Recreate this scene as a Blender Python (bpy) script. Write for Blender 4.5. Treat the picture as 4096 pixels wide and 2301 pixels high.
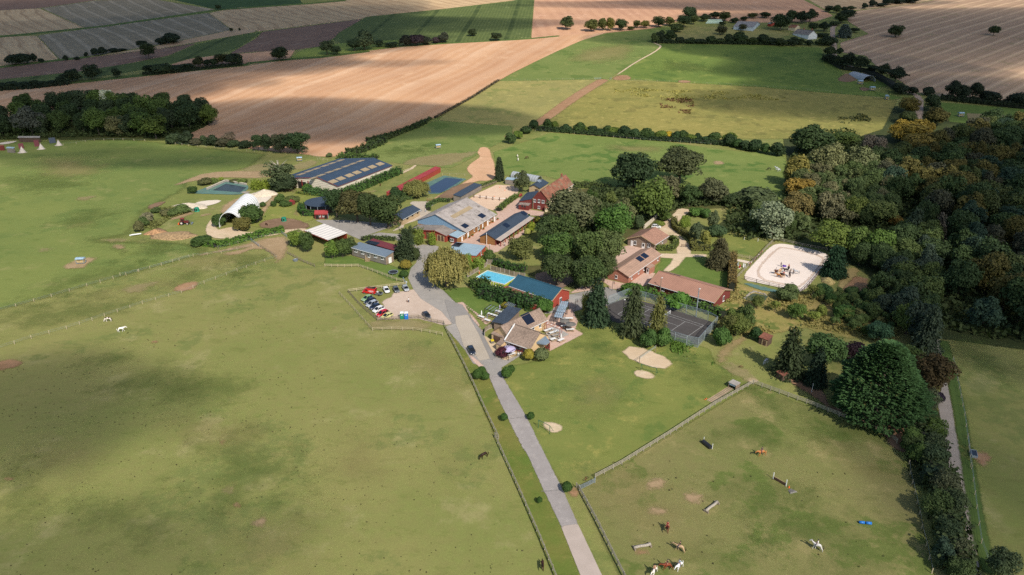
import bpy, bmesh, math, random
import numpy as np
from mathutils import Vector, Matrix
random.seed(7); RNG = np.random.default_rng(7)
for o in list(bpy.data.objects): bpy.data.objects.remove(o)
SC = bpy.context.scene; COL = SC.collection
rad = math.radians

# ------------------------------------------------------------------ camera
CF, CP, CH = 2880.0, rad(23.85), 99.0
cam_data = bpy.data.cameras.new('camera'); cam = bpy.data.objects.new('camera', cam_data); COL.objects.link(cam)
cam.location = (0, 0, CH); cam.rotation_euler = (math.pi/2-CP, 0, 0)
cam_data.sensor_width = 36; cam_data.lens = CF/4096*36; cam_data.clip_start = 1; cam_data.clip_end = 20000
SC.camera = cam

# ------------------------------------------------------------------ sky, sun, exposure
SUN_ELEV = 42.5; SUN_XY = Vector((0.47, -0.88)).normalized()
TO_SUN = Vector((SUN_XY.x*math.cos(rad(SUN_ELEV)), SUN_XY.y*math.cos(rad(SUN_ELEV)), math.sin(rad(SUN_ELEV))))
world = bpy.data.worlds.new('World'); SC.world = world; world.use_nodes = True
wn = world.node_tree.nodes; wl = world.node_tree.links; wn.clear()
sky = wn.new('ShaderNodeTexSky'); sky.sky_type = 'NISHITA'; sky.sun_disc = False
sky.sun_elevation = rad(SUN_ELEV); sky.sun_rotation = math.atan2(SUN_XY.x, SUN_XY.y); sky.altitude = 150
bg = wn.new('ShaderNodeBackground'); bg.inputs['Strength'].default_value = 0.13
wo = wn.new('ShaderNodeOutputWorld'); wl.new(sky.outputs[0], bg.inputs[0]); wl.new(bg.outputs[0], wo.inputs[0])
sl = bpy.data.lights.new('sun', 'SUN'); sl.energy = 4.6; sl.angle = rad(0.53); sl.color = (1.0, 0.93, 0.84)
sun = bpy.data.objects.new('sun', sl); COL.objects.link(sun); sun.location = (0, 0, 300)
sun.rotation_euler = TO_SUN.to_track_quat('Z', 'Y').to_euler()
SC.view_settings.view_transform = 'Standard'; SC.view_settings.look = 'None'
SC.view_settings.exposure = 0.02; SC.view_settings.gamma = 1; SC.view_settings.use_curve_mapping = False
SC.render.engine = 'CYCLES'
SC.cycles.max_bounces = 5; SC.cycles.diffuse_bounces = 2; SC.cycles.glossy_bounces = 2
SC.cycles.transparent_max_bounces = 24; SC.cycles.transmission_bounces = 3
SC.cycles.sample_clamp_indirect = 1.2; SC.cycles.use_denoising = False

# ------------------------------------------------------------------ terrain: flat under the farm, a long slope behind it
KN = [(400, 0), (450, 2), (500, 7), (560, 14.2), (1100, 79), (1160, 82)]
def gz(y):
    if y <= KN[0][0]: return 0.0
    for (a, za), (b, zb) in zip(KN, KN[1:]):
        if y <= b: return za+(zb-za)*(y-a)/(b-a)
    return KN[-1][1]
KX = np.array([-1e6]+[k[0] for k in KN]+[1e6]); KZ = np.array([0.0]+[k[1] for k in KN]+[KN[-1][1]])
cpc, spc = math.cos(CP), math.sin(CP)
# frames: the photograph's windows that its points were read from -> (x0, y0, scale)
FR = dict(F=(0,0,1/1.5901), A=(1000,500,3.215), B=(1600,600,3.215), C=(2200,550,3.215), D=(1300,950,3.215), E=(1850,1050,3.215),
          G=(2300,850,2.631), H0=(0,0,2.5156), H1=(1024,0,2.5156), H2=(2048,0,2.5156), H3=(3072,0,2.5156), I=(0,500,2.5156),
          J=(500,650,3.215), K=(2900,500,2.153), L=(2800,900,3.673), M=(2900,1200,2.153), N=(2200,1300,2.575), O=(2200,1750,2.576),
          P=(3100,1750,2.5863), Q=(1300,1300,2.86), R=(1300,1750,2.576), T=(0,1000,1.9815), U=(0,1600,1.9815), S=(0,0,1.0))
def px(f, x, y):
    a = FR[f]; return a[0]+x/a[2], a[1]+y/a[2]
def ray(f, x, y):
    sx, sy = px(f, x, y); u = sx-2048; v = sy-1150.5
    return Vector((u, CF*cpc-v*spc, -(CF*spc+v*cpc))).normalized()
def at(f, x, y, z=0.0):
    d = ray(f, x, y); lo, hi = 0.0, 6000.0
    for _ in range(44):
        m = (lo+hi)/2
        if CH+m*d.z-gz(m*d.y)-z > 0: lo = m
        else: hi = m
    return Vector((hi*d.x, hi*d.y, CH+hi*d.z))
def zof(P): return P.y*cpc+(CH-P.z)*spc
def mpp(P): return zof(P)/CF                       # metres per photograph pixel at P
def on_plane(f, x, y, p0, n):
    d = ray(f, x, y); o = Vector((0, 0, CH)); return o+d*((p0-o).dot(n)/d.dot(n))
def height_to(P, f, x, y):                         # how tall an upright at P must be for its top to reach image row y
    sy = px(f, x, y)[1]; v = (sy-1150.5)/CF
    # ((CH-z)cp - Y sp) = v (Y cp + (CH-z) sp)
    return CH-P.z-(P.y*spc+v*P.y*cpc)/(cpc-v*spc)

# ------------------------------------------------------------------ materials
def lin(c):
    if isinstance(c, str): c = [int(c[i:i+2], 16)/255 for i in (0, 2, 4)]
    return tuple(((v/12.92) if v <= .04045 else ((v+.055)/1.055)**2.4) for v in c)+(1,)
class NT:
    def __init__(s, name):
        s.m = bpy.data.materials.new(name); s.m.use_nodes = True; s.t = s.m.node_tree; s.t.nodes.clear()
        s.out = s.n('ShaderNodeOutputMaterial'); s.b = s.n('ShaderNodeBsdfPrincipled'); s.l(s.b.outputs[0], s.out.inputs[0])
    def n(s, k, **kw):
        x = s.t.nodes.new(k)
        for a, v in kw.items(): setattr(x, a, v)
        return x
    def l(s, a, b): s.t.links.new(a, b)
    def math(s, op, a, b=None, c=None, clamp=False):
        x = s.n('ShaderNodeMath', operation=op); x.use_clamp = clamp
        for i, v in enumerate((a, b, c)):
            if v is None: continue
            if hasattr(v, 'links'): s.l(v, x.inputs[i])
            else: x.inputs[i].default_value = v
        return x.outputs[0]
    def mix(s, f, a, b, mode='MIX'):
        x = s.n('ShaderNodeMix', data_type='RGBA', blend_type=mode); 
        for i, v in ((0, f), (6, a), (7, b)):
            if hasattr(v, 'links'): s.l(v, x.inputs[i])
            else: x.inputs[i].default_value = v
        return x.outputs[2]
    def noise(s, vec, scale, detail=3, rough=.55, dist=0):
        x = s.n('ShaderNodeTexNoise'); x.inputs['Scale'].default_value = scale; x.inputs['Detail'].default_value = detail
        x.inputs['Roughness'].default_value = rough; x.inputs['Distortion'].default_value = dist
        if vec is not None: s.l(vec, x.inputs['Vector'])
        return x.outputs['Fac']
    def mapr(s, v, a, b, c=0, d=1):
        x = s.n('ShaderNodeMapRange'); x.interpolation_type = 'SMOOTHSTEP'; s.l(v, x.inputs[0])
        for i, k in zip((1, 2, 3, 4), (a, b, c, d)): x.inputs[i].default_value = k
        return x.outputs[0]
    def mapping(s, vec, rot=(0,0,0), sc=(1,1,1)):
        x = s.n('ShaderNodeMapping'); x.inputs['Rotation'].default_value = rot; x.inputs['Scale'].default_value = sc
        s.l(vec, x.inputs[0]); return x.outputs[0]
    def bump(s, h, strength=.5, dist=.05):
        x = s.n('ShaderNodeBump'); x.inputs['Strength'].default_value = strength; x.inputs['Distance'].default_value = dist
        s.l(h, x.inputs['Height']); s.l(x.outputs[0], s.b.inputs['Normal'])
MATS = {}
def flat(name, col, rough=.6, metal=0, var=.12, scale=1.5, spec=.5, emit=None, space='obj'):
    if name in MATS: return MATS[name]
    n = NT(name); c = lin(col); tc = n.n('ShaderNodeTexCoord')
    f = n.noise(tc.outputs['Object'], scale, 4)
    dark = tuple(v*(1-var*1.6) for v in c[:3])+(1,); lite = tuple(min(1, v*(1+var)) for v in c[:3])+(1,)
    n.l(n.mix(n.mapr(f, .3, .7), dark, lite), n.b.inputs['Base Color'])
    n.b.inputs['Roughness'].default_value = rough; n.b.inputs['Metallic'].default_value = metal
    n.b.inputs['Specular IOR Level'].default_value = spec
    MATS[name] = n.m; return n.m
def uvmat(name, col, kind, period=.2, rough=.7, var=.15, line=.5, metal=0, streak=.2, stain=None, spec=.4):
    """surfaces with a u/v in metres: planks (lines in v), sheet (ribs in u), tiles (rows in v broken in u)"""
    if name in MATS: return MATS[name]
    n = NT(name); c = lin(col); uv = n.n('ShaderNodeUVMap').outputs[0]
    dark = tuple(v*(1-var*1.8) for v in c[:3])+(1,); lite = tuple(min(1, v*(1+var)) for v in c[:3])+(1,)
    sep = n.n('ShaderNodeSeparateXYZ'); n.l(uv, sep.inputs[0])
    big = n.noise(uv, .25, 4)
    st = n.noise(n.mapping(uv, sc=(2.5, .12, 1) if kind != 'planks' else (.25, 3, 1)), 1.2, 3)
    base = n.mix(n.mapr(n.math('ADD', n.math('MULTIPLY', big, .6), n.math('MULTIPLY', st, .4)), .35, .65), dark, lite)
    if stain: base = n.mix(n.math('MULTIPLY', n.mapr(n.noise(uv, .35, 6, .7), .5, .68), streak*2, clamp=True), base, lin(stain))
    ax = sep.outputs[0] if kind in ('sheet', 'vplanks') else sep.outputs[1]
    fr = n.math('FRACT', n.math('DIVIDE', ax, period))
    h = n.math('ABSOLUTE', n.math('SUBTRACT', fr, .5))
    if kind == 'tiles':
        br = n.n('ShaderNodeTexBrick'); n.l(uv, br.inputs[0]); br.inputs['Scale'].default_value = 1
        br.inputs['Brick Width'].default_value = period*1.1; br.inputs['Row Height'].default_value = period
        br.inputs['Mortar Size'].default_value = period*.09; br.inputs['Color1'].default_value = (.75,.75,.75,1)
        br.inputs['Color2'].default_value = (1.15,1.15,1.15,1); br.inputs['Mortar'].default_value = (1-line,)*3+(1,)
        base = n.mix(1.0, base, br.outputs[0], 'MULTIPLY')
        h = fr
    else:
        ln = n.mapr(h, .40, .49, 0, 1); base = n.mix(n.math('MULTIPLY', ln, line), base, tuple(v*.35 for v in c[:3])+(1,))
        if 'planks' in kind:
            wn_ = n.n('ShaderNodeTexWhiteNoise', noise_dimensions='1D'); n.l(n.math('FLOOR', n.math('DIVIDE', ax, period)), wn_.inputs['W'])
            base = n.mix(.35, base, n.mix(wn_.outputs[0], dark, lite))
    n.l(base, n.b.inputs['Base Color']); n.b.inputs['Roughness'].default_value = rough; n.b.inputs['Metallic'].default_value = metal
    n.b.inputs['Specular IOR Level'].default_value = spec
    n.bump(h, .6, period*.25)
    MATS[name] = n.m; return n.m
def ground_mat(name, ca, cb, cc=None, s1=.012, s2=.06, fine=.18, stripes=None, fade=None, tuft=None, rough=.95, bumpd=.12, contrast=(.36, .64)):
    if name in MATS: return MATS[name]
    n = NT(name); pos = n.n('ShaderNodeNewGeometry').outputs['Position']
    n1 = n.noise(pos, s1, 3); n2 = n.noise(pos, s2, 5, .6); n3 = n.noise(pos, .45, 4, .6); n4 = n.noise(pos, 2.6, 3, .7)
    a = n.math('ADD', n.math('MULTIPLY', n1, .55), n.math('MULTIPLY', n2, .45))
    a = n.math('ADD', n.math('MULTIPLY', a, .8), n.math('MULTIPLY', n3, .2))
    base = n.mix(n.mapr(a, *contrast), lin(ca), lin(cb))
    if cc: base = n.mix(n.math('MULTIPLY', n.mapr(n.noise(pos, s2*1.7, 6, .68), .54, .70), .8), base, lin(cc))
    if tuft: base = n.mix(n.math('MULTIPLY', n.mapr(n.math('MULTIPLY', n.noise(pos, tuft[1], 5, .7), n.mapr(n.noise(pos, s2*.8, 2), .42, .6)), .42, .55), tuft[2]), base, lin(tuft[0]))
    for sdef in (stripes or []):
        ang, per, amp, colr, wob = sdef[:5]; sharp = sdef[5] if len(sdef) > 5 else (.25, .75)
        mp = n.mapping(pos, rot=(0, 0, rad(ang)))
        sep = n.n('ShaderNodeSeparateXYZ'); n.l(mp, sep.inputs[0])
        wobn = n.math('MULTIPLY', n.math('SUBTRACT', n.noise(n.mapping(pos, rot=(0, 0, rad(ang)), sc=(.3, 1, 1)), .011, 2), .5), wob)
        sn = n.math('SINE', n.math('MULTIPLY', n.math('ADD', sep.outputs[1], wobn), 6.2832/per))
        f = n.mapr(n.math('ADD', n.math('MULTIPLY', sn, .5), .5), sharp[0], sharp[1])
        f = n.math('MULTIPLY', f, n.mapr(n.noise(n.mapping(pos, rot=(0, 0, rad(ang)), sc=(.12, 1, 1)), .09, 3), .25, .6, .35, 1))
        base = n.mix(n.math('MULTIPLY', f, amp), base, lin(colr))
    if bumpd > .1: base = n.mix(n.math('MULTIPLY', n.mapr(n.noise(n.mapping(pos, rot=(0, 0, .5), sc=(.5, 1, 1)), .32, 6, .75), .52, .66), .42), base, n.mix(1.0, base, (.62, .72, .55, 1), 'MULTIPLY'))
    v = n.math('ADD', n.math('MULTIPLY', n4, fine*2), 1-fine)
    v = n.math('MULTIPLY', v, n.math('ADD', n.math('MULTIPLY', n3, fine*1.4), 1-fine*.7))
    cv = n.n('ShaderNodeCombineXYZ'); [n.l(v, cv.inputs[i]) for i in range(3)]
    base = n.mix(1.0, base, cv.outputs[0], 'MULTIPLY')
    n.l(base, n.b.inputs['Base Color']); n.b.inputs['Roughness'].default_value = rough
    n.b.inputs['Specular IOR Level'].default_value = .12
    if bumpd: n.bump(n.math('ADD', n.math('MULTIPLY', n3, .85), n.math('MULTIPLY', n4, .15)), .5, bumpd)
    if fade:
        w, amp, ns = fade[:3]; mx = fade[3] if len(fade) > 3 else 1.0
        at_ = n.n('ShaderNodeAttribute'); at_.attribute_name = 'fade'
        nz = n.math('ADD', n.math('MULTIPLY', n.noise(pos, ns, 5, .7), .75), n.math('MULTIPLY', n4, .25))
        al = n.mapr(n.math('ADD', at_.outputs['Fac'], n.math('MULTIPLY', n.math('SUBTRACT', nz, .5), amp*2)), 0, w, 0, mx)
        tr = n.n('ShaderNodeBsdfTransparent'); ms = n.n('ShaderNodeMixShader')
        n.l(al, ms.inputs[0]); n.l(tr.outputs[0], ms.inputs[1]); n.l(n.b.outputs[0], ms.inputs[2]); n.l(ms.outputs[0], n.out.inputs[0])
    MATS[name] = n.m; return n.m
def leaf_mat(name, rough=.75, trans=.18, sc=1.0):
    n = NT(name); oi = n.n('ShaderNodeObjectInfo'); tc = n.n('ShaderNodeTexCoord')
    geo = n.n('ShaderNodeNewGeometry')
    f = n.noise(tc.outputs['Object'], 3.2*sc, 3); g = n.noise(tc.outputs['Object'], 14*sc, 2)
    f = n.math('ADD', n.math('MULTIPLY', f, .65), n.math('MULTIPLY', g, .35))
    rn = geo.outputs['Random Per Island']
    dk = n.mix(1.0, oi.outputs['Color'], (.62, .66, .62, 1), 'MULTIPLY'); lt = n.mix(1.0, oi.outputs['Color'], (1.42, 1.36, 1.2, 1), 'MULTIPLY')
    base = n.mix(n.mapr(f, .3, .7), dk, lt)
    base = n.mix(n.math('MULTIPLY', rn, .35), base, n.mix(1.0, oi.outputs['Color'], (1.5, 1.4, 1.2, 1), 'MULTIPLY'))
    n.l(base, n.b.inputs['Base Color']); n.b.inputs['Roughness'].default_value = rough; n.b.inputs['Specular IOR Level'].default_value = .25
    tl = n.n('ShaderNodeBsdfTranslucent'); n.l(n.mix(1.0, base, (1.0, 1.15, .5, 1), 'MULTIPLY'), tl.inputs[0])
    ms = n.n('ShaderNodeMixShader'); ms.inputs[0].default_value = trans
    n.l(n.b.outputs[0], ms.inputs[1]); n.l(tl.outputs[0], ms.inputs[2]); n.l(ms.outputs[0], n.out.inputs[0])
    return n.m
LEAF = leaf_mat('leaves')
def objcol(name, rough=.5, spec=.5, coat=0, var=.15, sc=2):
    n = NT(name); oi = n.n('ShaderNodeObjectInfo'); tc = n.n('ShaderNodeTexCoord')
    k = n.mapr(n.noise(tc.outputs['Object'], sc, 3), .3, .7, 1-var, 1+var)
    cv = n.n('ShaderNodeCombineXYZ'); [n.l(k, cv.inputs[i]) for i in range(3)]
    n.l(n.mix(1.0, oi.outputs['Color'], cv.outputs[0], 'MULTIPLY'), n.b.inputs['Base Color'])
    n.b.inputs['Roughness'].default_value = rough; n.b.inputs['Specular IOR Level'].default_value = spec; n.b.inputs['Coat Weight'].default_value = coat
    return n.m
PAINT = objcol('car_paint', .35, .5, .8, .03); FABRIC = objcol('painted_cloth', .85, .2, 0, .08, 5); COAT = objcol('animal_coat', .6, .3, 0, .16, 3)
M = dict(
 bark=flat('bark', '5b5146', .95, var=.3, scale=6), dead=flat('dead_wood', 'a39a8c', .9, var=.2, scale=6),
 wood=flat('weathered_wood', '8d7f6c', .9, var=.25, scale=3), woodl=flat('pale_wood', 'b59c78', .85, var=.18, scale=3),
 wooddk=flat('dark_brown_wood', '5a4234', .85, var=.2, scale=3), white=flat('white_paint', 'e4e4e0', .5, var=.04),
 black=flat('black_metal', '26272a', .5, var=.1), grey=flat('grey_metal', '9aa0a4', .4, .6, var=.1), galv=flat('galvanised', 'aab6bd', .42, .5, var=.1),
 glass=flat('window_glass', '1b2128', .12, var=.2, spec=.8), rubber=flat('rubber', '1b1b1c', .85), green=flat('green_paint', '3f6a4b', .6),
 teal=flat('green_plastic', '1f7f62', .5), red=flat('red_paint', '86302a', .6), orange=flat('orange_plastic', 'e0662a', .5),
 blue=flat('blue_plastic', '1f6fc0', .45), lblue=flat('pale_blue_sheet', '9fb8c8', .5, .1), stone=flat('pale_stone', 'cdbfa8', .9, var=.15),
 concrete=flat('concrete', 'a39c92', .9, var=.12), cream=flat('cream_render', 'd8c7a4', .9, var=.06), skin=flat('skin', 'c9987a', .6, var=.05),
 dark=flat('dark_interior', '1d1a18', .95), panel=flat('solar_glass', '141c2e', .15, var=.1, spec=.8), yellow=flat('yellow_plastic', 'd8c021', .5),
 lime=flat('lime_liner', 'a9b833', .6), purple=flat('purple_plastic', '5a35a0', .6), terracotta=flat('terracotta', 'b0663f', .8),
 navy=flat('navy_cloth', '26304a', .8), lilac=flat('lilac_canvas', 'b9aecb', .8, var=.06), canvas=flat('pale_canvas', 'cbbfb3', .85, var=.08),
 redcloth=flat('red_cloth', 'b3182a', .8), polegrey=flat('pole_grey', '77736c', .7, .2), dung=flat('dung', '2c2a1c', .95), straw=flat('straw', 'c0a468', .95, var=.2))
# ------------------------------------------------------------------ mesh helpers
def tag(o, label=None, cat=None, group=None, kind=None):
    if label: o['label'] = label
    if cat: o['category'] = cat
    if group: o['group'] = group
    if kind: o['kind'] = kind
    return o
def empty(name, loc, rz=0, label=None, cat=None, group=None):
    o = bpy.data.objects.new(name, None); COL.objects.link(o); o.location = loc; o.rotation_euler = (0, 0, rz); o.empty_display_size = .5
    return tag(o, label, cat, group)
def link(name, me, parent=None, color=None):
    o = bpy.data.objects.new(name, me); COL.objects.link(o)
    if parent is not None: o.parent = parent
    if color is not None: o.color = tuple(color[:3])+(1,)
    return o
def uvproject(me):
    uvl = me.uv_layers.new(name='UVMap'); nl = len(me.loops); co = np.empty(len(me.vertices)*3); me.vertices.foreach_get('co', co); co = co.reshape(-1, 3)
    vi = np.empty(nl, int); me.loops.foreach_get('vertex_index', vi)
    nf = len(me.polygons); nr = np.empty(nf*3); me.polygons.foreach_get('normal', nr); nr = nr.reshape(-1, 3)
    tot = np.empty(nf, int); me.polygons.foreach_get('loop_total', tot); fi = np.repeat(np.arange(nf), tot)
    t = np.stack([-nr[:, 1], nr[:, 0], np.zeros(nf)], 1); ln = np.linalg.norm(t, axis=1); bad = ln < .05
    t[bad] = (1, 0, 0); ln[bad] = 1; t /= ln[:, None]; b = np.cross(nr, t)
    p = co[vi]; uv = np.stack([(p*t[fi]).sum(1), (p*b[fi]).sum(1)], 1); uvl.data.foreach_set('uv', uv.ravel())
class MB:
    def __init__(s): s.v = []; s.f = []
    def quad(s, *pts):
        i = len(s.v); s.v += [tuple(p) for p in pts]; s.f.append(tuple(range(i, i+len(pts)))); return s
    def hexa(s, p):       # 8 points: bottom 4 ccw, top 4
        i = len(s.v); s.v += [tuple(q) for q in p]
        for f in ((0,3,2,1), (4,5,6,7), (0,1,5,4), (1,2,6,5), (2,3,7,6), (3,0,4,7)): s.f.append(tuple(i+k for k in f))
        return s
    def box(s, c, d, rz=0, ry=0):
        x, y, z = d[0]/2, d[1]/2, d[2]/2; m = Matrix.Rotation(rz, 3, 'Z') @ Matrix.Rotation(ry, 3, 'Y'); c = Vector(c)
        return s.hexa([c+m@Vector(q) for q in ((-x,-y,-z),(x,-y,-z),(x,y,-z),(-x,y,-z),(-x,-y,z),(x,-y,z),(x,y,z),(-x,y,z))])
    def bar(s, a, b, w, h=None):
        a, b = Vector(a), Vector(b); d = (b-a); h = h or w
        up = Vector((0, 0, 1)) if abs(d.normalized().z) < .95 else Vector((1, 0, 0))
        sd = d.cross(up).normalized()*w/2; u = sd.cross(d).normalized()*h/2
        return s.hexa([a-sd-u, a+sd-u, b+sd-u, b-sd-u, a-sd+u, a+sd+u, b+sd+u, b-sd+u])
    def tube(s, pts, r, n=6, cap=True):
        pts = [Vector(p) for p in pts]; rs = r if isinstance(r, (list, tuple)) else [r]*len(pts); base = len(s.v)
        for i, p in enumerate(pts):
            d = (pts[min(i+1, len(pts)-1)]-pts[max(i-1, 0)]).normalized()
            a = d.cross(Vector((0, 0, 1)) if abs(d.z) < .9 else Vector((1, 0, 0))).normalized(); b = d.cross(a)
            for k in range(n):
                t = 2*math.pi*k/n; s.v.append(tuple(p+a*math.cos(t)*rs[i]+b*math.sin(t)*rs[i]))
        for i in range(len(pts)-1):
            for k in range(n):
                q = base+i*n; s.f.append((q+k, q+(k+1) % n, q+n+(k+1) % n, q+n+k))
        if cap:
            s.f.append(tuple(base+k for k in range(n))[::-1]); q = base+(len(pts)-1)*n; s.f.append(tuple(q+k for k in range(n)))
        return s
    def cyl(s, c, r, h, n=12, r2=None): c = Vector(c); return s.tube([c, c+Vector((0, 0, h))], [r, r if r2 is None else r2], n)
    def lathe(s, prof, c=(0,0,0), n=12):
        base = len(s.v)
        for r, z in prof:
            for k in range(n): t = 2*math.pi*k/n; s.v.append((c[0]+r*math.cos(t), c[1]+r*math.sin(t), c[2]+z))
        for i in range(len(prof)-1):
            for k in range(n): q = base+i*n; s.f.append((q+k, q+(k+1) % n, q+n+(k+1) % n, q+n+k))
        return s
    def loft(s, secs, cap=True):
        base = len(s.v); n = len(secs[0])
        for sec in secs: s.v += [tuple(p) for p in sec]
        for i in range(len(secs)-1):
            for k in range(n): q = base+i*n; s.f.append((q+k, q+(k+1) % n, q+n+(k+1) % n, q+n+k))
        if cap: s.f.append(tuple(base+k for k in range(n))[::-1]); q = base+(len(secs)-1)*n; s.f.append(tuple(q+k for k in range(n)))
        return s
    def mesh(s, name, mat, smooth=False):
        me = bpy.data.meshes.new(name); me.from_pydata(s.v, [], s.f); me.materials.append(mat)
        bm = bmesh.new(); bm.from_mesh(me); bmesh.ops.recalc_face_normals(bm, faces=bm.faces); bm.to_mesh(me); bm.free()
        uvproject(me)
        if smooth: me.polygons.foreach_set('use_smooth', [True]*len(me.polygons))
        return me
    def build(s, name, mat, parent=None, color=None, smooth=False): return link(name, s.mesh(name, mat, smooth), parent, color)
def sharecopy(o, parent=None):
    c = o.copy(); COL.objects.link(c); c.parent = parent
    return c
def copy_tree(o, parent=None):
    c = sharecopy(o, parent)
    for ch in [x for x in bpy.data.objects if x.parent == o] if False else KIDS.get(o.name, []): 
        k = copy_tree(ch, c); KIDS.setdefault(c.name, []).append(k)
    return c
KIDS = {}
def register(root):
    def rec(o):
        KIDS[o.name] = list(o.children)
        for c in o.children: rec(c)
    rec(root)
def npmesh(name, verts, nquads, mat, extra=None):
    """verts: (4n,3) array of free quads"""
    me = bpy.data.meshes.new(name); nv = len(verts); me.vertices.add(nv); me.vertices.foreach_set('co', np.ascontiguousarray(verts, dtype=np.float32).ravel())
    me.loops.add(nv); me.loops.foreach_set('vertex_index', np.arange(nv, dtype=np.int32))
    me.polygons.add(nquads); me.polygons.foreach_set('loop_start', np.arange(0, nv, 4, dtype=np.int32)); me.polygons.foreach_set('loop_total', np.full(nquads, 4, dtype=np.int32))
    me.materials.append(mat); me.update(calc_edges=True); me.validate(); return me
def quads(P, N, size, aspect=1.0, up=None, jit=.6, rng=RNG):
    """leaf-sized faces at P facing about N; up: long-axis direction"""
    n = len(P); N = N+rng.normal(0, jit, (n, 3)); N /= np.linalg.norm(N, axis=1)[:, None]+1e-9
    a = rng.normal(0, 1, (n, 3)) if up is None else up+rng.normal(0, .25, (n, 3))
    a = a-(a*N).sum(1)[:, None]*N; a /= np.linalg.norm(a, axis=1)[:, None]+1e-9; b = np.cross(N, a)
    s = (size*rng.uniform(.6, 1.35, n))[:, None] if np.ndim(size) == 0 else size[:, None]
    a = a*s*aspect*.5; b = b*s*.5
    k1 = rng.uniform(.5, 1, (n, 1)); k2 = rng.uniform(.5, 1, (n, 1))
    return np.stack([P-a-b*k1, P-a*k2+b, P+a+b*k1, P+a*k2-b], 1).reshape(-1, 3)
def sphere_pts(n, rng=RNG):
    d = rng.normal(0, 1, (n, 3)); return d/np.linalg.norm(d, axis=1)[:, None]

# ------------------------------------------------------------------ plants: unit crowns (about 1 wide, 1 tall, base at z=0)
def crown_broad(seed, nl=34, per=170, leaf=.042, zc=.52, rz=.48, low=.03, shape=1.0, lr=(.13, .24)):
    r = np.random.default_rng(seed); V = []
    for i in range(nl):
        d = sphere_pts(1, r)[0]; d[2] = d[2]*.9+.12; d /= np.linalg.norm(d)
        k = r.uniform(.45, .82) if i > 4 else .25
        if d[2] < -.35: k *= .92
        c = np.array([d[0]*.5*k, d[1]*.5*k, zc+d[2]*rz*k]); R = r.uniform(*lr)*(1 if i > 4 else 1.4)
        n = int(per*(R/.19)**1.5); q = sphere_pts(n, r); q[:, 2] = np.where(q[:, 2] < -.5, -q[:, 2], q[:, 2])
        P = c+q*R*np.array([1, 1, .82])*(r.uniform(.8, 1.08, (n, 1))+(r.random((n, 1)) < .08)*r.uniform(0, .35, (n, 1))); P[:, 2] = np.maximum(P[:, 2], low*r.uniform(.6, 1.5, n))
        V.append(quads(P, q*1.3+np.array([0, 0, .35]), leaf, 1.2, None, .55, r))
    V = np.concatenate(V); return npmesh('crown', V, len(V)//4, LEAF)
def crown_cone(seed, tiers=26, droop=.35, leaf=.034, top=.02, w=.5, ragged=.15, z0=.06, nb=15, steps=7, power=.85):
    r = np.random.default_rng(seed); P = []; N = []; U = []
    for t in range(tiers):
        f = (t+.5)/tiers; z = z0+(1-z0)*f; R = w*(1-f)**power+top; n = max(5, int(nb*(R/w)+4))
        for k in range(n):
            a = 2*math.pi*(k/n)+r.uniform(0, 6); rr = R*r.uniform(1-ragged*1.5, 1+ragged); zz = z+r.uniform(-.5, .5)/tiers
            m = max(3, int(steps*(rr/w)+2))
            for j in range(m):
                s = (j+.7)/m; x = rr*s
                base = np.array([math.cos(a)*x, math.sin(a)*x, zz-droop*rr*s*s+.05*rr*s]); wd = .07*(1.15-s)+.02
                for q in range(3):
                    off = r.normal(0, 1, 3)*np.array([wd, wd, .012]); P.append(base+off)
                    N.append((math.cos(a)*.5, math.sin(a)*.5, 1)); U.append((math.cos(a), math.sin(a), -.35))
    V = quads(np.array(P), np.array(N), leaf, 1.9, np.array(U), .4, r); return npmesh('crown', V, len(V)//4, LEAF)
def crown_willow(seed, strands=900, leaf=.023):
    r = np.random.default_rng(seed); P = []; N = []
    for i in range(strands):
        d = sphere_pts(1, r)[0]; d[2] = abs(d[2]) if r.random() < .85 else d[2]*.3
        k = r.uniform(.72, 1.0); lump = 1+.12*math.sin(d[0]*9+seed)+.12*math.sin(d[1]*8+2)
        c = np.array([d[0]*.46*k*lump, d[1]*.46*k*lump, .55+d[2]*.42*k]); L = r.uniform(.12, .42); m = int(L/.03)+4
        for j in range(m):
            f = j/m; P.append((c[0]*(1+.09*f), c[1]*(1+.09*f), max(.05, c[2]-L*f))); N.append((d[0], d[1], .35))
    P = np.array(P)+r.normal(0, .012, (len(P), 3)); V = quads(P, np.array(N), leaf, 1.8, np.tile([0, 0, -1.], (len(P), 1)), .5, r)
    return npmesh('crown', V, len(V)//4, LEAF)
def crown_spray(seed, n=1500, leaf=.02):   # big cypress: fans of foliage pointing out and up
    r = np.random.default_rng(seed); P = []; N = []; U = []
    for i in range(n):
        z = r.uniform(.03, 1)**.9; R = .5*(1-((z-.18)/.84)**1.5)**.72 if z > .18 else .5*(.8+.2*z/.18)
        a = r.uniform(0, 6.283); rr = R*(r.uniform(.35, .8) if r.random() < .22 else r.uniform(.8, 1.06))*(1+.09*math.sin(a*3+z*7)+.07*math.sin(a*8-z*19)+.05*math.sin(z*31+a*2)); c = np.array([math.cos(a)*rr, math.sin(a)*rr, z])
        o = np.array([math.cos(a), math.sin(a), .35+z*.6]); o /= np.linalg.norm(o); sd = np.cross(o, [0, 0, 1]); sd /= np.linalg.norm(sd)
        L = r.uniform(.03, .06)
        for j in range(9):
            s = j/9; P.append(c+o*L*s+sd*r.uniform(-1, 1)*.018*(1.1-s)-np.array([0, 0, .022*s*s])); N.append(np.cross(sd, o)*1.0+o*.3); U.append(o)
    V = quads(np.array(P), np.array(N), leaf, 1.9, np.array(U), .3, r); return npmesh('crown', V, len(V)//4, LEAF)
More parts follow.
